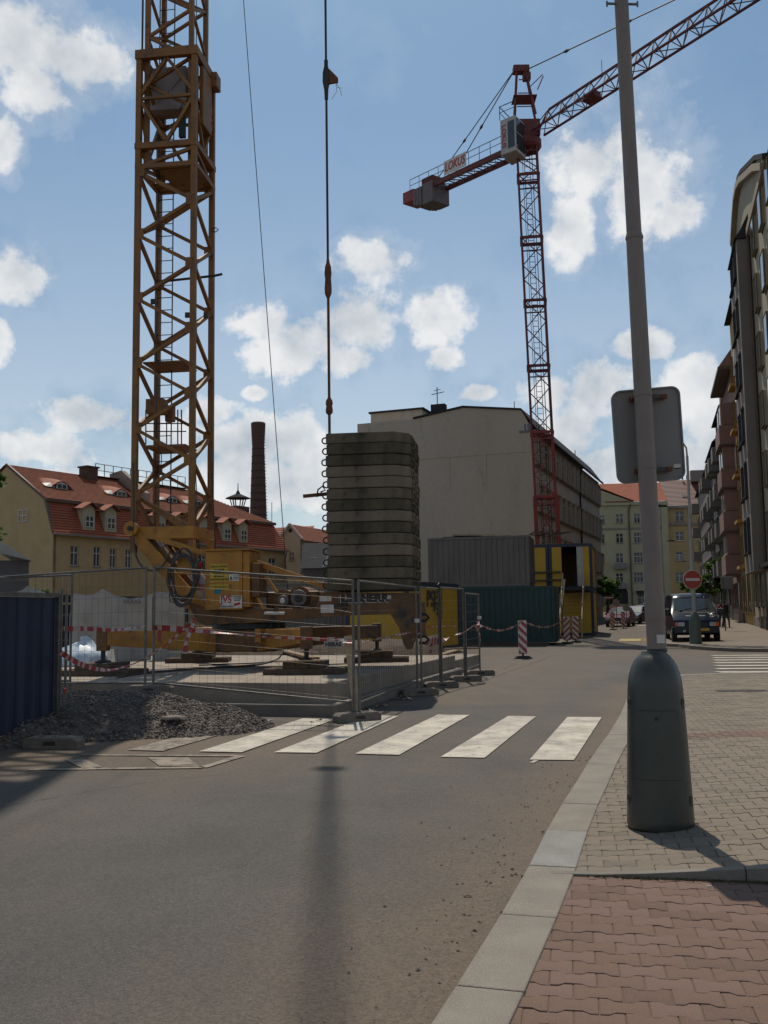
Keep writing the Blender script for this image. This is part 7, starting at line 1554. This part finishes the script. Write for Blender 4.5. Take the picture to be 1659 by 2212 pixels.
# ------------------------------------------------------------------ lamp post in front
pb = G(1427, 1773, .09); pz0 = zp(pb.x, pb.y) + .002
lp_ = thing('lamp_post', 'big grey lamp post with a dark green bell shaped base cover in the foreground', 'lamp post', (pb.x, pb.y, pz0))
prof = [(.232, 0), (.238, .015), (.236, .06), (.2265, .30), (.214, .60), (.203, .85), (.1975, .97), (.192, 1.03), (.18, 1.09), (.163, 1.14), (.14, 1.185), (.115, 1.215), (.09, 1.235), (.084, 1.25)]
cover = put('base_cover', MB().lathe(prof, 48), 'pole_cover', lp_, smooth=True)
def rad(z):
    for (a, b), (c, d) in zip(prof, prof[1:]):
        if b <= z <= d: return a + (c - a) * (z - b) / (d - b)
    return .2
view = math.atan2(-pb.y, -pb.x)                             # the side that faces the camera
def patch(z0, z1, a0, a1, off, rc_=.03, n=14):
    mb = MB(); m_ = 16
    for j in range(m_ + 1):
        for i in range(n + 1):
            s, t = i / n * 2 - 1, j / m_ * 2 - 1; z = z0 + (z1 - z0) * j / m_; hw = (a1 - a0) / 2
            r = rad(z); edge = max(0, abs(t) - .93) / .07; w_ = 1 - (1 - math.sqrt(max(0, 1 - edge ** 2))) * .14
            a = (a0 + a1) / 2 + s * hw * w_; mb.v.append(((r + off) * math.cos(a), (r + off) * math.sin(a), z))
    for j in range(m_):
        for i in range(n): q = j * (n + 1) + i; mb.f.append((q, q + 1, q + n + 2, q + n + 1)); mb.m.append(0)
    return mb
put('door_gap', patch(.352, .838, view - .86, view + .86, .0012), 'black', cover, smooth=True, fix=False)
put('access_door', patch(.357, .833, view - .845, view + .845, .0045), 'pole_cover', cover, smooth=True, fix=False)
k_ = rad(.78) + .006; put('lock', MB().tube([(k_ * math.cos(view), k_ * math.sin(view), .78), ((k_ + .006) * math.cos(view), (k_ + .006) * math.sin(view), .78)], .013, 12), 'black', cover)
for z in (.20, .885):
    for a in (view - 1.22, view + 1.22, view + math.pi - 1.22, view + math.pi + 1.22):
        r = rad(z) - .028; c_ = Vector((r * math.cos(a), r * math.sin(a), z)); t_ = Vector((math.cos(a), math.sin(a), 0))
        put('bolt_recess', MB().tube([c_, c_ + t_ * .0295, c_ + t_ * .0305], [.033, .033, .030], 14), 'black', cover, smooth=False)
        put('recess_lip', MB().tube([c_ + t_ * .026 + Vector((0, 0, -.034)), c_ + t_ * .037 + Vector((0, 0, -.036))], [.02, .008], 8), 'pole_cover', cover)
PB_, PT_ = at(1419, 1404, pb.y), at(1342, 0, pb.y); pd = (PT_ - PB_) / (PT_.z - PB_.z)
def pl(z): q = PB_ + pd * (z - PB_.z); return Vector((q.x - pb.x, q.y - pb.y, z - pz0))
zcol = zat(PB_.x, pb.y, 516); ztop = 10.5
put('shaft', MB().tube([pl(1.25), pl(3.0), pl(zcol)], [.0695, .0665, .0625], 28), 'pole_paint', lp_, smooth=True)
put('collar', MB().tube([pl(zcol - .002), pl(zcol + .012), pl(zcol + .03), pl(zcol + .06)], [.0665, .068, .062, .055], 28), 'pole_paint', lp_, smooth=True)
put('upper_shaft', MB().tube([pl(zcol + .06), pl(7.2), pl(ztop)], [.0565, .052, .045], 24), 'pole_paint', lp_, smooth=True)
put('neck_band', MB().tube([pl(1.30), pl(1.315), pl(1.325)], [.074, .074, .070], 28), 'crane_dark', lp_, smooth=True)
rp_ = random.Random(8)
mb = MB(); n = 30
zs_ = [zat(PB_.x, pb.y, v) for v in (1346, 1340, 1326, 1312, 1298, 1288, 1282)]
for j, z in enumerate(zs_):
    c_ = pl(z)
    for i in range(n): a = 2 * math.pi * i / n; r = .0685 + (.0035 + .006 * max(0, mnoise.noise((math.cos(a) * 2, math.sin(a) * 2, z * 9)))) * (0 if j in (0, 6) else 1); mb.v.append((c_.x + r * math.cos(a), c_.y + r * math.sin(a), c_.z + .012 * mnoise.noise((math.cos(a) * 3, math.sin(a) * 3, j))))
for j in range(6):
    for i in range(n): mb.f.append((j * n + i, j * n + (i + 1) % n, (j + 1) * n + (i + 1) % n, (j + 1) * n + i)); mb.m.append(0)
put('poster_remnants', mb, 'pole_paint', lp_, smooth=True, label='lumpy remains of torn posters round the shaft')
c_ = at(1427, 1380, pb.y - .07) - Vector((pb.x, pb.y, pz0)); put('sticker', MB().box(c_.x - .028, c_.x + .03, c_.y - .003, c_.y + .004, c_.z - .032, c_.z + .03), 'sign_white', lp_)
zb_ = zat(PB_.x, pb.y, 13); q = pl(zb_); put('cross_bracket', MB().bar(q + Vector((-.12, -.02, .01)), q + Vector((.12, -.02, -.0)), .014).bar(q + Vector((-.12, -.02, -.015)), q + Vector((-.12, -.02, .03)), .012).bar(q + Vector((.12, -.02, -.02)), q + Vector((.12, -.02, .025)), .012), 'steel', lp_)
put('arm', MB().tube([pl(ztop), pl(ztop + .5), pl(ztop + .9) + Vector((-.4, .1, 0)), pl(ztop + 1.0) + Vector((-1.4, .3, 0))], .035, 10), 'pole_paint', lp_, smooth=True)
put('luminaire', MB().hexa([tuple(pl(ztop + .95) + Vector((-1.3 - a, .3 + b, c))) for c in (-.06, .06) for a, b in ((0, -.12), (.6, -.1), (.6, .1), (0, .12))]), 'steel', lp_, bevel=.03)
# the sign clamped to it, seen from behind
yS = pb.y + .135
TL, TR, BR, BL = at(1319, 846, yS - .02), at(1467, 833, yS + .03), at(1481, 1036, yS + .03), at(1334, 1046, yS - .02)
sg = thing('road_sign', 'large rounded rectangular road sign seen from its grey back on the foreground post', 'road sign', tuple(BL))
nS = (BR - BL).cross(TL - BL).normalized()
def sp_(s, t, d): return (BL.lerp(BR, s)).lerp(TL.lerp(TR, s), t) + nS * d - BL
def rrect(rx, ry, n=6, x0=0, x1=1, y0=0, y1=1):
    P = []
    for cx, cy, a0 in ((x1 - rx, y0 + ry, -90), (x1 - rx, y1 - ry, 0), (x0 + rx, y1 - ry, 90), (x0 + rx, y0 + ry, 180)):
        for i in range(n + 1): a = R(a0 + 90 * i / n); P.append((cx + rx * math.cos(a), cy + ry * math.sin(a)))
    return P
sgn = 1 if nS.y > 0 else -1
put('plate', MB().prism(rrect(.13, .095), sp_, 0, .012 * sgn), 'sign_back', sg)
mb = MB(); A_ = rrect(.13, .095); B_ = rrect(.115, .083, x0=.022, x1=.978, y0=.016, y1=.984); n = len(A_)
vs = [sp_(a, b, -.012 * sgn) for a, b in A_] + [sp_(a, b, -.012 * sgn) for a, b in B_] + [sp_(a, b, -.0005 * sgn) for a, b in A_] + [sp_(a, b, -.0005 * sgn) for a, b in B_]
mb.add(vs, [(i, (i + 1) % n, n + (i + 1) % n, n + i) for i in range(n)] + [(i, (i + 1) % n, 2 * n + (i + 1) % n, 2 * n + i) for i in range(n)] + [(n + i, n + (i + 1) % n, 3 * n + (i + 1) % n, 3 * n + i) for i in range(n)])
put('folded_rim', mb, 'sign_back', sg)
put('front_face', MB().prism(rrect(.12, .09, x0=.01, x1=.99, y0=.01, y1=.99), sp_, .0125 * sgn, .014 * sgn), 'sign_white', sg)
for t_ in (.885, .115):
    a = sp_(.27, t_, -.02 * sgn); b = sp_(.77, t_, -.02 * sgn); put('clamp_rail', MB().bar(a, b, .03, .03), 'sign_back', sg)
    zc2 = (BL + a.lerp(b, .5)).z; c_ = pl(zc2) + Vector((pb.x, pb.y, pz0)) - BL; put('clamp_band', MB().tube([c_ + Vector((0, 0, -.009)), c_ + Vector((0, 0, .009))], .070, 24), 'pole_paint', sg, smooth=True)
    for s_ in (-1, 1):
        p1 = c_ + Vector((s_ * .066, .02, 0)); p2 = sp_(.27 if s_ < 0 else .74, t_, -.03 * sgn); put('clamp_ear', MB().bar(p1, p2, .016, .03), 'rusty' if s_ < 0 else 'crane_dark', sg); put('bolt', MB().box(p2.x - .02, p2.x + .02, p2.y - .03, p2.y, p2.z - .016, p2.z + .016), 'rusty', sg)
put('maker_label', MB().prism([(.84, .10), (.95, .10), (.95, .165), (.84, .165)], sp_, -.0135 * sgn, -.0008 * sgn) if False else MB().prism([(.84, .11), (.94, .11), (.94, .17), (.84, .17)], sp_, -.0022 * sgn, -.0006 * sgn), 'sign_white', sg)
put('label_stripe', MB().prism([(.84, .113), (.94, .113), (.94, .13), (.84, .13)], sp_, -.0034 * sgn, -.0024 * sgn), 'van_blue', sg)

# lamp posts further up the street
def far_lamp(u, y, z0, v_arm, lb, arm_u, cover_=True, dark=False):
    b = G(u, 1391, z0) if y is None else at(u, 1330, y); x, yy = b.x, b.y if y is None else y; t = thing('street_lamp', lb, 'lamp post', (x, yy, z0), 0, 'street lamps along the right pavement')
    H_ = zat(x, yy, v_arm) - z0; L_a = x - at(arm_u, v_arm, yy).x
    if cover_: put('base_cover', MB().lathe([(.26, 0), (.25, .1), (.225, .9), (.21, 1.08), (.16, 1.22), (.10, 1.30)], 20), 'pole_cover_far', t, smooth=True)
    put('shaft', MB().tube([(0, 0, .05), (0, 0, 4.5)], .082, 12), 'pole_far', t, smooth=True); put('upper_shaft', MB().tube([(0, 0, 4.5), (0, 0, H_ - .8)], .055, 10), 'pole_far', t, smooth=True)
    put('arm', MB().tube([(0, 0, H_ - .8), (-.02, 0, H_ - .45), (-.2, 0, H_ - .15), (-.6, 0, H_ - .02), (-L_a, 0, H_ + .02)], .04, 8), 'pole_far', t, smooth=True)
    put('luminaire', MB().hexa([(-L_a - .75, -.12, H_ - .03), (-L_a, -.1, H_ - .04), (-L_a, .1, H_ - .04), (-L_a - .75, .12, H_ - .03), (-L_a - .7, -.08, H_ + .09), (-L_a, -.06, H_ + .08), (-L_a, .06, H_ + .08), (-L_a - .7, .08, H_ + .09)]), 'sheet_dark', t); return t
l1 = far_lamp(1503, None, .12, 945, 'lamp post with a green base cover and a no entry sign, before the dark van', 1462)
far_lamp(1497, 68, .4, 1093, 'second lamp post behind the no entry sign, its arm over the pale roof edge', 1440); far_lamp(1500, 102, .8, 1168, 'third lamp post up the street, with a dark flat lamp head', 1457); far_lamp(1500, 126, 1.1, 1195, 'fourth lamp post up the street, barely showing past the third', 1473); far_lamp(1501, 146, 1.35, 1213, 'farthest lamp post at the end of the street', 1484)
ne = at(1496, 1252, l1.location.y - .13); ns_ = thing('no_entry_sign', 'round red no entry sign with a white bar on the far lamp post', 'road sign', tuple(ne))
def dk(r, y0, y1, mk, par, name): return put(name, MB().prism([(r * math.cos(2 * math.pi * i / 36), r * math.sin(2 * math.pi * i / 36)) for i in range(36)], lambda a, b, d: (a, d, b), y0, y1), mk, par)
dk(.395, 0, .02, 'sign_white', ns_, 'rim'); dk(.375, -.006, -.001, 'sign_red', ns_, 'red_disc'); put('white_bar', MB().box(-.29, .29, -.012, -.007, -.055, .055), 'sign_white', ns_)
put('bracket', MB().box(-.06, .06, .02, .06, -.2, .2), 'sign_back', ns_)
a = G(1568, 1352, .3); sp2 = thing('back_of_sign', 'grey square sign on a thin pole beside the pink house, seen from behind', 'road sign', (at(1566, 1330, 54).x, 54, .22))
z0_, z1_ = zat(sp2.location.x, 54, 1272) - .22, zat(sp2.location.x, 54, 1246) - .22; put('pole', MB().tube([(0, 0, 0), (0, 0, z1_)], .035, 8), 'sheet_dark', sp2); put('plate', MB().box(-.15, .52, -.03, -.005, z0_, z1_), 'sign_back', sp2, bevel=.03)
for (u, v, y, lb) in ((1331, 1302, 66, 'round grey sign seen from behind, left of the two by the cars'), (1352.5, 1313, 67, 'round grey sign seen from behind, right of the two by the cars')):
    p = at(u, v, y); t = thing('back_of_sign', lb, 'road sign', (p.x, y, .27)); put('pole', MB().tube([(0, 0, 0), (0, 0, p.z - .27)], .03, 8), 'steel', t); dk(.24, -.03, -.005, 'sign_back', t, 'disc').location = (0, 0, p.z - .27)
p = at(1316, 1292, 72); t = thing('striped_sign', 'small orange striped sign below the tree by the cabins', 'road sign', (p.x, 72, .34)); put('pole', MB().tube([(0, 0, 0), (0, 0, p.z - .3)], .03, 6), 'steel', t)
for k in range(3): put('stripe', MB().box(-.3, .3, -.03, -.01, p.z - .34 + (k - 1) * .11, p.z - .27 + (k - 1) * .11), ('rusty', 'sign_white', 'rusty')[k], t)

# ------------------------------------------------------------------ van
vb = G(1508, 1388, .12); VF = Fr((vb.x, vb.y), R(101)); van = thing('van', 'dark blue panel van parked on the far pavement facing the camera', 'van', (vb.x, vb.y, .12), VF.rz)
HWv = 1.0
def vw(z, y=0): h_ = HWv - max(0, z - 1.1) * .17; return h_ - max(0, .35 - y) * .22
prof = [(.10, .32), (.0, .42), (.02, .70), (.06, .88), (.16, .98), (.86, 1.28), (1.62, 1.93), (1.80, 2.08), (2.2, 2.14), (4.8, 2.13), (4.95, 1.9), (5.0, .5), (4.9, .32)]
def shell(pr, inset=0, xs=(-1, 1)):
    mb = MB(); n = len(pr); 
    rows = [-1, -.93, -.5, 0, .5, .93, 1]
    for s in rows:
        for (y, z) in pr:
            k = abs(s); dz = -.05 * max(0, k - .9) / .1 if z > 1.9 else 0; dy = .10 * k * k if y < .2 else (.06 * k * k if y < 2 else 0); mb.v.append((s * vw(z, y), y + dy, z + dz))
    for i in range(len(rows) - 1):
        for j in range(n): a, b = i * n + j, i * n + (j + 1) % n; mb.f.append((a, b, b + n, a + n)); mb.m.append(0)
    mb.f += [tuple(range(n)), tuple(range((len(rows) - 1) * n, len(rows) * n))[::-1]]; mb.m += [0, 0]; return mb
put('body', shell(prof), 'van_blue', van, smooth=True)
def fpatch(name, y0, z0, y1, z1, xa, xb, mk, off=.014, xs=None):     # patch lying on the front between two profile points
    mb = MB(); d = Vector((0, y1 - y0, z1 - z0)).normalized(); nv = Vector((0, -d.z, d.y)) * off; n = 8; vs = []
    for t in (0, 1):
        for i in range(n + 1):
            x = xa + (xb - xa) * i / n; y, z = y0 + (y1 - y0) * t, z0 + (z1 - z0) * t; x *= vw(z, y); k = abs(x / HWv); y += (.10 if y < .2 else .06) * k * k; vs.append(Vector((x, y, z)) + nv)
    for t in (0, 1):
        for i in range(n + 1): vs.append(vs[t * (n + 1) + i] - nv * .9)
    m_ = n + 1; fs = [(i, i + 1, m_ + i + 1, m_ + i) for i in range(n)] + [(i, i + 1, 2 * m_ + i + 1, 2 * m_ + i) for i in range(n)] + [(m_ + i, m_ + i + 1, 3 * m_ + i + 1, 3 * m_ + i) for i in range(n)] + [(0, m_, 3 * m_, 2 * m_), (n, m_ + n, 3 * m_ + n, 2 * m_ + n)]
    return put(name, mb.add(vs, fs), mk, van, smooth=True)
ws = fpatch('windscreen', .93, 1.34, 1.58, 1.90, -.90, .90, 'glass'); fpatch('screen_seal', .90, 1.31, .93, 1.34, -.93, .93, 'plastic_dark')
fpatch('bonnet_line', .83, 1.265, .86, 1.28, -.86, .86, 'crane_dark'); fpatch('grille', .03, .72, .055, .86, -.50, .50, 'plastic_dark'); fpatch('bumper', .0, .42, .01, .66, -.99, .99, 'plastic_dark', .04)
for s in (-1, 1):
    a, b = sorted((s * .56, s * .84)); fpatch('headlight', .025, .70, .06, .87, a, b, 'lamp_clear', .02); a, b = sorted((s * .845, s * .985)); fpatch('indicator', .025, .70, .06, .87, a, b, 'lamp_orange', .02)
    fpatch('vent', .5, 1.125, .58, 1.16, *sorted((s * .15, s * .42)), 'crane_dark', .008)
    m_ = put('mirror', MB().box(min(s * 1.02, s * 1.28), max(s * 1.02, s * 1.28), .95, 1.08, 1.16, 1.46), 'plastic_dark', van, bevel=.04); put('mirror_arm', MB().bar((s * .9, 1.1, 1.25), (s * 1.05, 1.0, 1.25), .05), 'plastic_dark', m_)
    put('side_window', MB().hexa([(s * (vw(1.3) + .008), 1.15, 1.33), (s * (vw(1.3) + .008), 2.1, 1.33), (s * (vw(1.3) - .01), 2.1, 1.33), (s * (vw(1.3) - .01), 1.15, 1.33), (s * (vw(1.85) + .008), 1.62, 1.86), (s * (vw(1.85) + .008), 2.1, 1.86), (s * (vw(1.85) - .01), 2.1, 1.86), (s * (vw(1.85) - .01), 1.62, 1.86)]), 'glass', van)
    put('wiper', MB().bar((s * .35 - .3, .93, 1.36), (s * .35 + .25, 1.08, 1.49), .02), 'plastic_dark', van)
    for y in (.85, 4.05):
        w_ = put('wheel', MB().prism([(.33 * math.cos(2 * math.pi * i / 22), .33 * math.sin(2 * math.pi * i / 22)) for i in range(22)], lambda a, b, d: (d, y + a, .33 + b), *sorted((s * .80, s * 1.0))), 'rubber', van); put('rim', MB().prism([(.2 * math.cos(2 * math.pi * i / 16), .2 * math.sin(2 * math.pi * i / 16)) for i in range(16)], lambda a, b, d: (d, y + a, .33 + b), *sorted((s * 1.002, s * 1.012))), 'steel', w_)
put('number_plate', MB().box(.05, .48, -.06, -.045, .50, .61), 'plate_yellow', van); put('fog_lamp', MB().tube([(-.55, -.045, .5), (-.55, -.02, .5)], .06, 12), 'lamp_clear', van)
# ------------------------------------------------------------------ parked cars
def car(u, v, lb, mk, y_=None, kind='hatch', az=R(106), L=4.0, W_=1.66, H_=1.43):
    p = at(u, 1330, v); zb = zg(p.y); t = thing('parked_car', lb, 'car', (p.x, p.y, zb), Fr((0, 0), az).rz, 'cars parked along the left side of the far street')
    pr = [(.05, .25), (0, .5), (.08, .68), (.95, .86), (1.65, H_ - .07), (2.0, H_), (3.1 if kind == 'hatch' else 3.6, H_ - .02), (3.75, .98), (4.0, .85), (4.0, .3)]
    pr = [(y * L / 4, z) for y, z in pr]; mb = MB(); n = len(pr); rows = [-1, -.9, 0, .9, 1]
    for s in rows:
        for (y, z) in pr: k = abs(s); hw = W_ / 2 - max(0, z - .85) * .3; mb.v.append((s * hw, y + (.08 * k * k if y < .3 else 0), z - (.03 if k == 1 and z > 1.2 else 0)))
    for i in range(4):
        for j in range(n): a, b = i * n + j, i * n + (j + 1) % n; mb.f.append((a, b, b + n, a + n)); mb.m.append(0)
    mb.f += [tuple(range(n)), tuple(range(4 * n, 5 * n))[::-1]]; mb.m += [0, 0]; put('body', mb, mk, t, smooth=True)
    hw = lambda z: W_ / 2 - max(0, z - .85) * .3
    q = [(1.0 * L / 4, .90), (1.62 * L / 4, H_ - .09)]; put('windscreen', MB().add([(-hw(.9) * .88, q[0][0], q[0][1] + .012), (hw(.9) * .88, q[0][0], q[0][1] + .012), (hw(1.3) * .86, q[1][0], q[1][1] + .012), (-hw(1.3) * .86, q[1][0], q[1][1] + .012)], [(0, 1, 2, 3)]), 'glass', t, fix=False)
    for s in (-1, 1):
        put('side_window', MB().add([(s * (hw(.92) + .01), 1.15, .92), (s * (hw(.92) + .01), 3.3, .92), (s * (hw(H_ - .1) + .01), 2.95, H_ - .1), (s * (hw(H_ - .1) + .01), 1.75, H_ - .1)], [(0, 1, 2, 3)]), 'glass', t, fix=False)
        put('headlight', MB().box(*sorted((s * .48, s * .76)), .01, .06, .54, .68), 'lamp_clear', t); put('mirror', MB().box(*sorted((s * .84, s * .98)), 1.1, 1.2, .88, 1.0), mk, t)
        for y in (.72, L - .75): put('wheel', MB().prism([(.29 * math.cos(2 * math.pi * i / 16), .29 * math.sin(2 * math.pi * i / 16)) for i in range(16)], lambda a, b, d: (d, y + a, .29 + b), *sorted((s * .66, s * (W_ / 2 + .005)))), 'rubber', t)
    put('bumper', MB().box(-W_ / 2 + .04, W_ / 2 - .04, -.05, .04, .28, .46), 'plastic_dark', t); put('grille', MB().box(-.4, .4, -.012, .02, .5, .62), 'plastic_dark', t); put('number_plate', MB().box(-.24, .24, -.065, -.052, .34, .44), 'sign_white', t)
car(1331, 70, 'red car with a dark front, nearest to the striped boards', 'car_red', az=R(112)); car(1355, 77, 'silver hatchback parked just behind the red car', 'car_silver', az=R(124)); car(1371, 84, 'dark red car between the silver and the pale green ones', 'car_red', az=R(128)); car(1386, 91, 'pale green estate car with its roof shining', 'car_teal', kind='estate', az=R(128), H_=1.55); car(1404, 98, 'dark car half hidden behind the lamp post', 'car_dark', az=R(122))
car(1442, 110, 'dark car far up the street beside the van', 'car_dark', az=R(110))
# ------------------------------------------------------------------ people behind the van
def person(u, v, lb, turn, top, legs, hh=1.72, swing=.22):
    p = G(u, v, .3); zb = zg(p.y) + .125; p = G(u, v, zb); t = thing('person', lb, 'person', (p.x, p.y, zb), R(turn)); k = hh / 1.72
    J = {'pel': (0, 0, .93), 'wst': (0, 0, 1.08), 'chs': (0, .01, 1.28), 'nk': (0, .0, 1.46), 'hd': (0, -.02, 1.56), 'ht': (0, -.02, 1.66)}
    E_ = [('pel', 'wst'), ('wst', 'chs'), ('chs', 'nk'), ('nk', 'hd'), ('hd', 'ht')]; Rr = {'pel': .15, 'wst': .125, 'chs': .155, 'nk': .06, 'hd': .095, 'ht': .08}
    for s, n_ in ((-1, 'l'), (1, 'r')):
        J.update({n_ + 'sh': (s * .17, 0, 1.39), n_ + 'el': (s * .23, -.02 + s * .07, 1.12), n_ + 'wr': (s * .22, -.08 - s * swing * .4, .90), n_ + 'hn': (s * .21, -.10 - s * swing * .45, .82), n_ + 'hp': (s * .09, 0, .88), n_ + 'kn': (s * .10, -s * swing * .6 - .03, .50), n_ + 'an': (s * .10, -s * swing + .05, .09), n_ + 'to': (s * .11, -s * swing - .12, .04)})
        Rr.update({n_ + 'sh': .07, n_ + 'el': .048, n_ + 'wr': .034, n_ + 'hn': .04, n_ + 'hp': .095, n_ + 'kn': .062, n_ + 'an': .045, n_ + 'to': .04}); E_ += [('chs', n_ + 'sh'), (n_ + 'sh', n_ + 'el'), (n_ + 'el', n_ + 'wr'), (n_ + 'wr', n_ + 'hn'), ('pel', n_ + 'hp'), (n_ + 'hp', n_ + 'kn'), (n_ + 'kn', n_ + 'an'), (n_ + 'an', n_ + 'to')]
    ks = list(J); me = bpy.data.meshes.new('body'); me.from_pydata([tuple(c * k for c in J[q]) for q in ks], [(ks.index(a), ks.index(b)) for a, b in E_], []); o = bpy.data.objects.new('body', me); COL.objects.link(o)
    o.modifiers.new('skin', 'SKIN'); ss = o.modifiers.new('sub', 'SUBSURF'); ss.levels = 1; ss.render_levels = 1
    for i, q in enumerate(ks): me.skin_vertices[0].data[i].radius = (Rr[q] * k, Rr[q] * k * (.8 if q in ('chs', 'pel', 'wst') else 1)); me.skin_vertices[0].data[i].use_root = (q == 'pel')
    bpy.context.view_layer.update(); dg = bpy.context.evaluated_depsgraph_get(); m2 = bpy.data.meshes.new_from_object(o.evaluated_get(dg)); bpy.data.objects.remove(o)
    m2.materials.clear()
    for q in ('skin', top, legs, 'black'): m2.materials.append(M[q])
    for f in m2.polygons:
        c = f.center / k; f.use_smooth = True; f.material_index = 0 if c.z > 1.45 or (c.z < .93 and abs(c.x) > .17 and c.z > .7) else (3 if c.z < .1 else (1 if c.z > .95 else 2))
    b = bpy.data.objects.new('body', m2); COL.objects.link(b); b.parent = t
    put('hair', MB().lathe([(.02 * k, 1.72 * k), (.07 * k, 1.70 * k), (.095 * k, 1.64 * k), (.10 * k, 1.58 * k)], 12, (0, .012)), 'crane_dark', t, smooth=True); return t
person(1569, 1359, 'person in dark clothes walking on the pavement right of the van', 20, 'cloth_dark', 'cloth_olive')
person(1560, 1357, 'person in a reddish top walking half hidden behind the van', -15, 'cloth_red', 'cloth_dark', 1.68)
# ------------------------------------------------------------------ trees
def tree(x, y, z0, blobs_, trunk_h, lb, mk, n, leaf, name='tree', seed=1, grp=None):
    t = thing(name, lb, 'tree', (x, y, z0), 0, grp); rr = random.Random(seed); mb = MB()
    cl = []
    for (bx, by, bz_, r) in blobs_:
        for _ in range(max(6, int(r * 9))):
            d = Vector((rr.gauss(0, 1), rr.gauss(0, 1), rr.gauss(0, 1))).normalized(); cl.append((Vector((bx, by, bz_)) + d * r * rr.uniform(.45, 1.0), r * rr.uniform(.18, .38)))
    for _ in range(n):
        c_, r = rr.choice(cl); d = Vector((rr.gauss(0, .5), rr.gauss(0, .5), rr.gauss(0, .42))); p = c_ + d * r; a = Vector((rr.gauss(0, 1), rr.gauss(0, 1), rr.gauss(0, .6))).normalized(); b = a.cross(Vector((rr.gauss(0, 1), rr.gauss(0, 1), rr.gauss(0, 1)))).normalized(); s = leaf * rr.uniform(.6, 1.3)
        mb.add([p - a * s, p + b * s * .55, p + a * s, p - b * s * .55], [(0, 1, 2, 3)], rr.choice((0, 0, 1)))
    put('crown', mb, [mk, 'leaf' if mk != 'leaf' else 'leaf_bright'], t, fix=False, kind='stuff')
    put('trunk', MB().tube([(0, 0, 0), (.05, 0, trunk_h * .5), (-.05, 0, trunk_h)], [.16, .12, .08], 8), 'bark', t, smooth=True)
    lm_ = MB()
    for (bx, by, bz_, r) in blobs_: lm_.tube([(0, 0, trunk_h * .75), (bx * .5, by * .5, (trunk_h * .8 + bz_) / 2), (bx, by, bz_)], [.07, .05, .02], 6)
    put('limbs', lm_, 'bark', t, smooth=True)
def blob_at(u, v, y, r, x0, y0, z0): p = at(u, v, y); return (p.x - x0, p.y - y0, p.z - z0, r)
x0, y0, z0 = at(1312, 1320, 82).x, 82, zg(82)
tree(x0, y0, z0, [blob_at(u, v, y0 + dy, r, x0, y0, z0) for u, v, dy, r in ((1313, 1262, 0, .9), (1306, 1250, .5, .7), (1320, 1275, -.3, .8), (1309, 1285, .2, .7), (1322, 1296, .2, .5), (1300, 1270, .6, .8))], 3.0, 'green street tree standing just past the yellow cabins', 'leaf', 5200, .11, seed=2)
x0, y0, z0 = at(1532, 1300, 88).x, 88, zg(88) + .12
tree(x0, y0, z0, [blob_at(u, v, y0 + dy, r, x0, y0, z0) for u, v, dy, r in ((1545, 1215, 0, .8), (1536, 1236, .4, .9), (1550, 1245, -.5, .9), (1520, 1262, 0, .9), (1540, 1268, .6, 1.0), (1508, 1276, .2, .7), (1480, 1272, .8, .6), (1556, 1265, 0, .7), (1493, 1280, .5, .6))], 3.2, 'bright green tree with a ragged crown behind the dark van', 'leaf_bright', 7500, .12, seed=3)
x0, y0, z0 = at(-55, 1300, 36).x, 36, 0
tree(x0, y0, z0, [blob_at(u, v, y0, r, x0, y0, z0) for u, v, r in ((-25, 1020, .55), (-40, 1080, .6), (-14, 1035, .35), (-60, 1150, .9), (-90, 1050, 1.0))], 5.5, 'tree at the left edge whose leaf tips reach into the photo', 'leaf', 3800, .09, seed=4)
x0, y0, z0 = at(88, 1300, 30).x, 30, 0
o_ = [blob_at(u, v, y0, r, x0, y0, z0) for u, v, r in ((88, 1280, .18), (96, 1283, .15), (80, 1287, .15))]
tree(x0, y0, z0, o_, 1.6, 'small green shrub poking up behind the peaked tarpaulin', 'leaf_bright', 500, .06, name='shrub', seed=5)
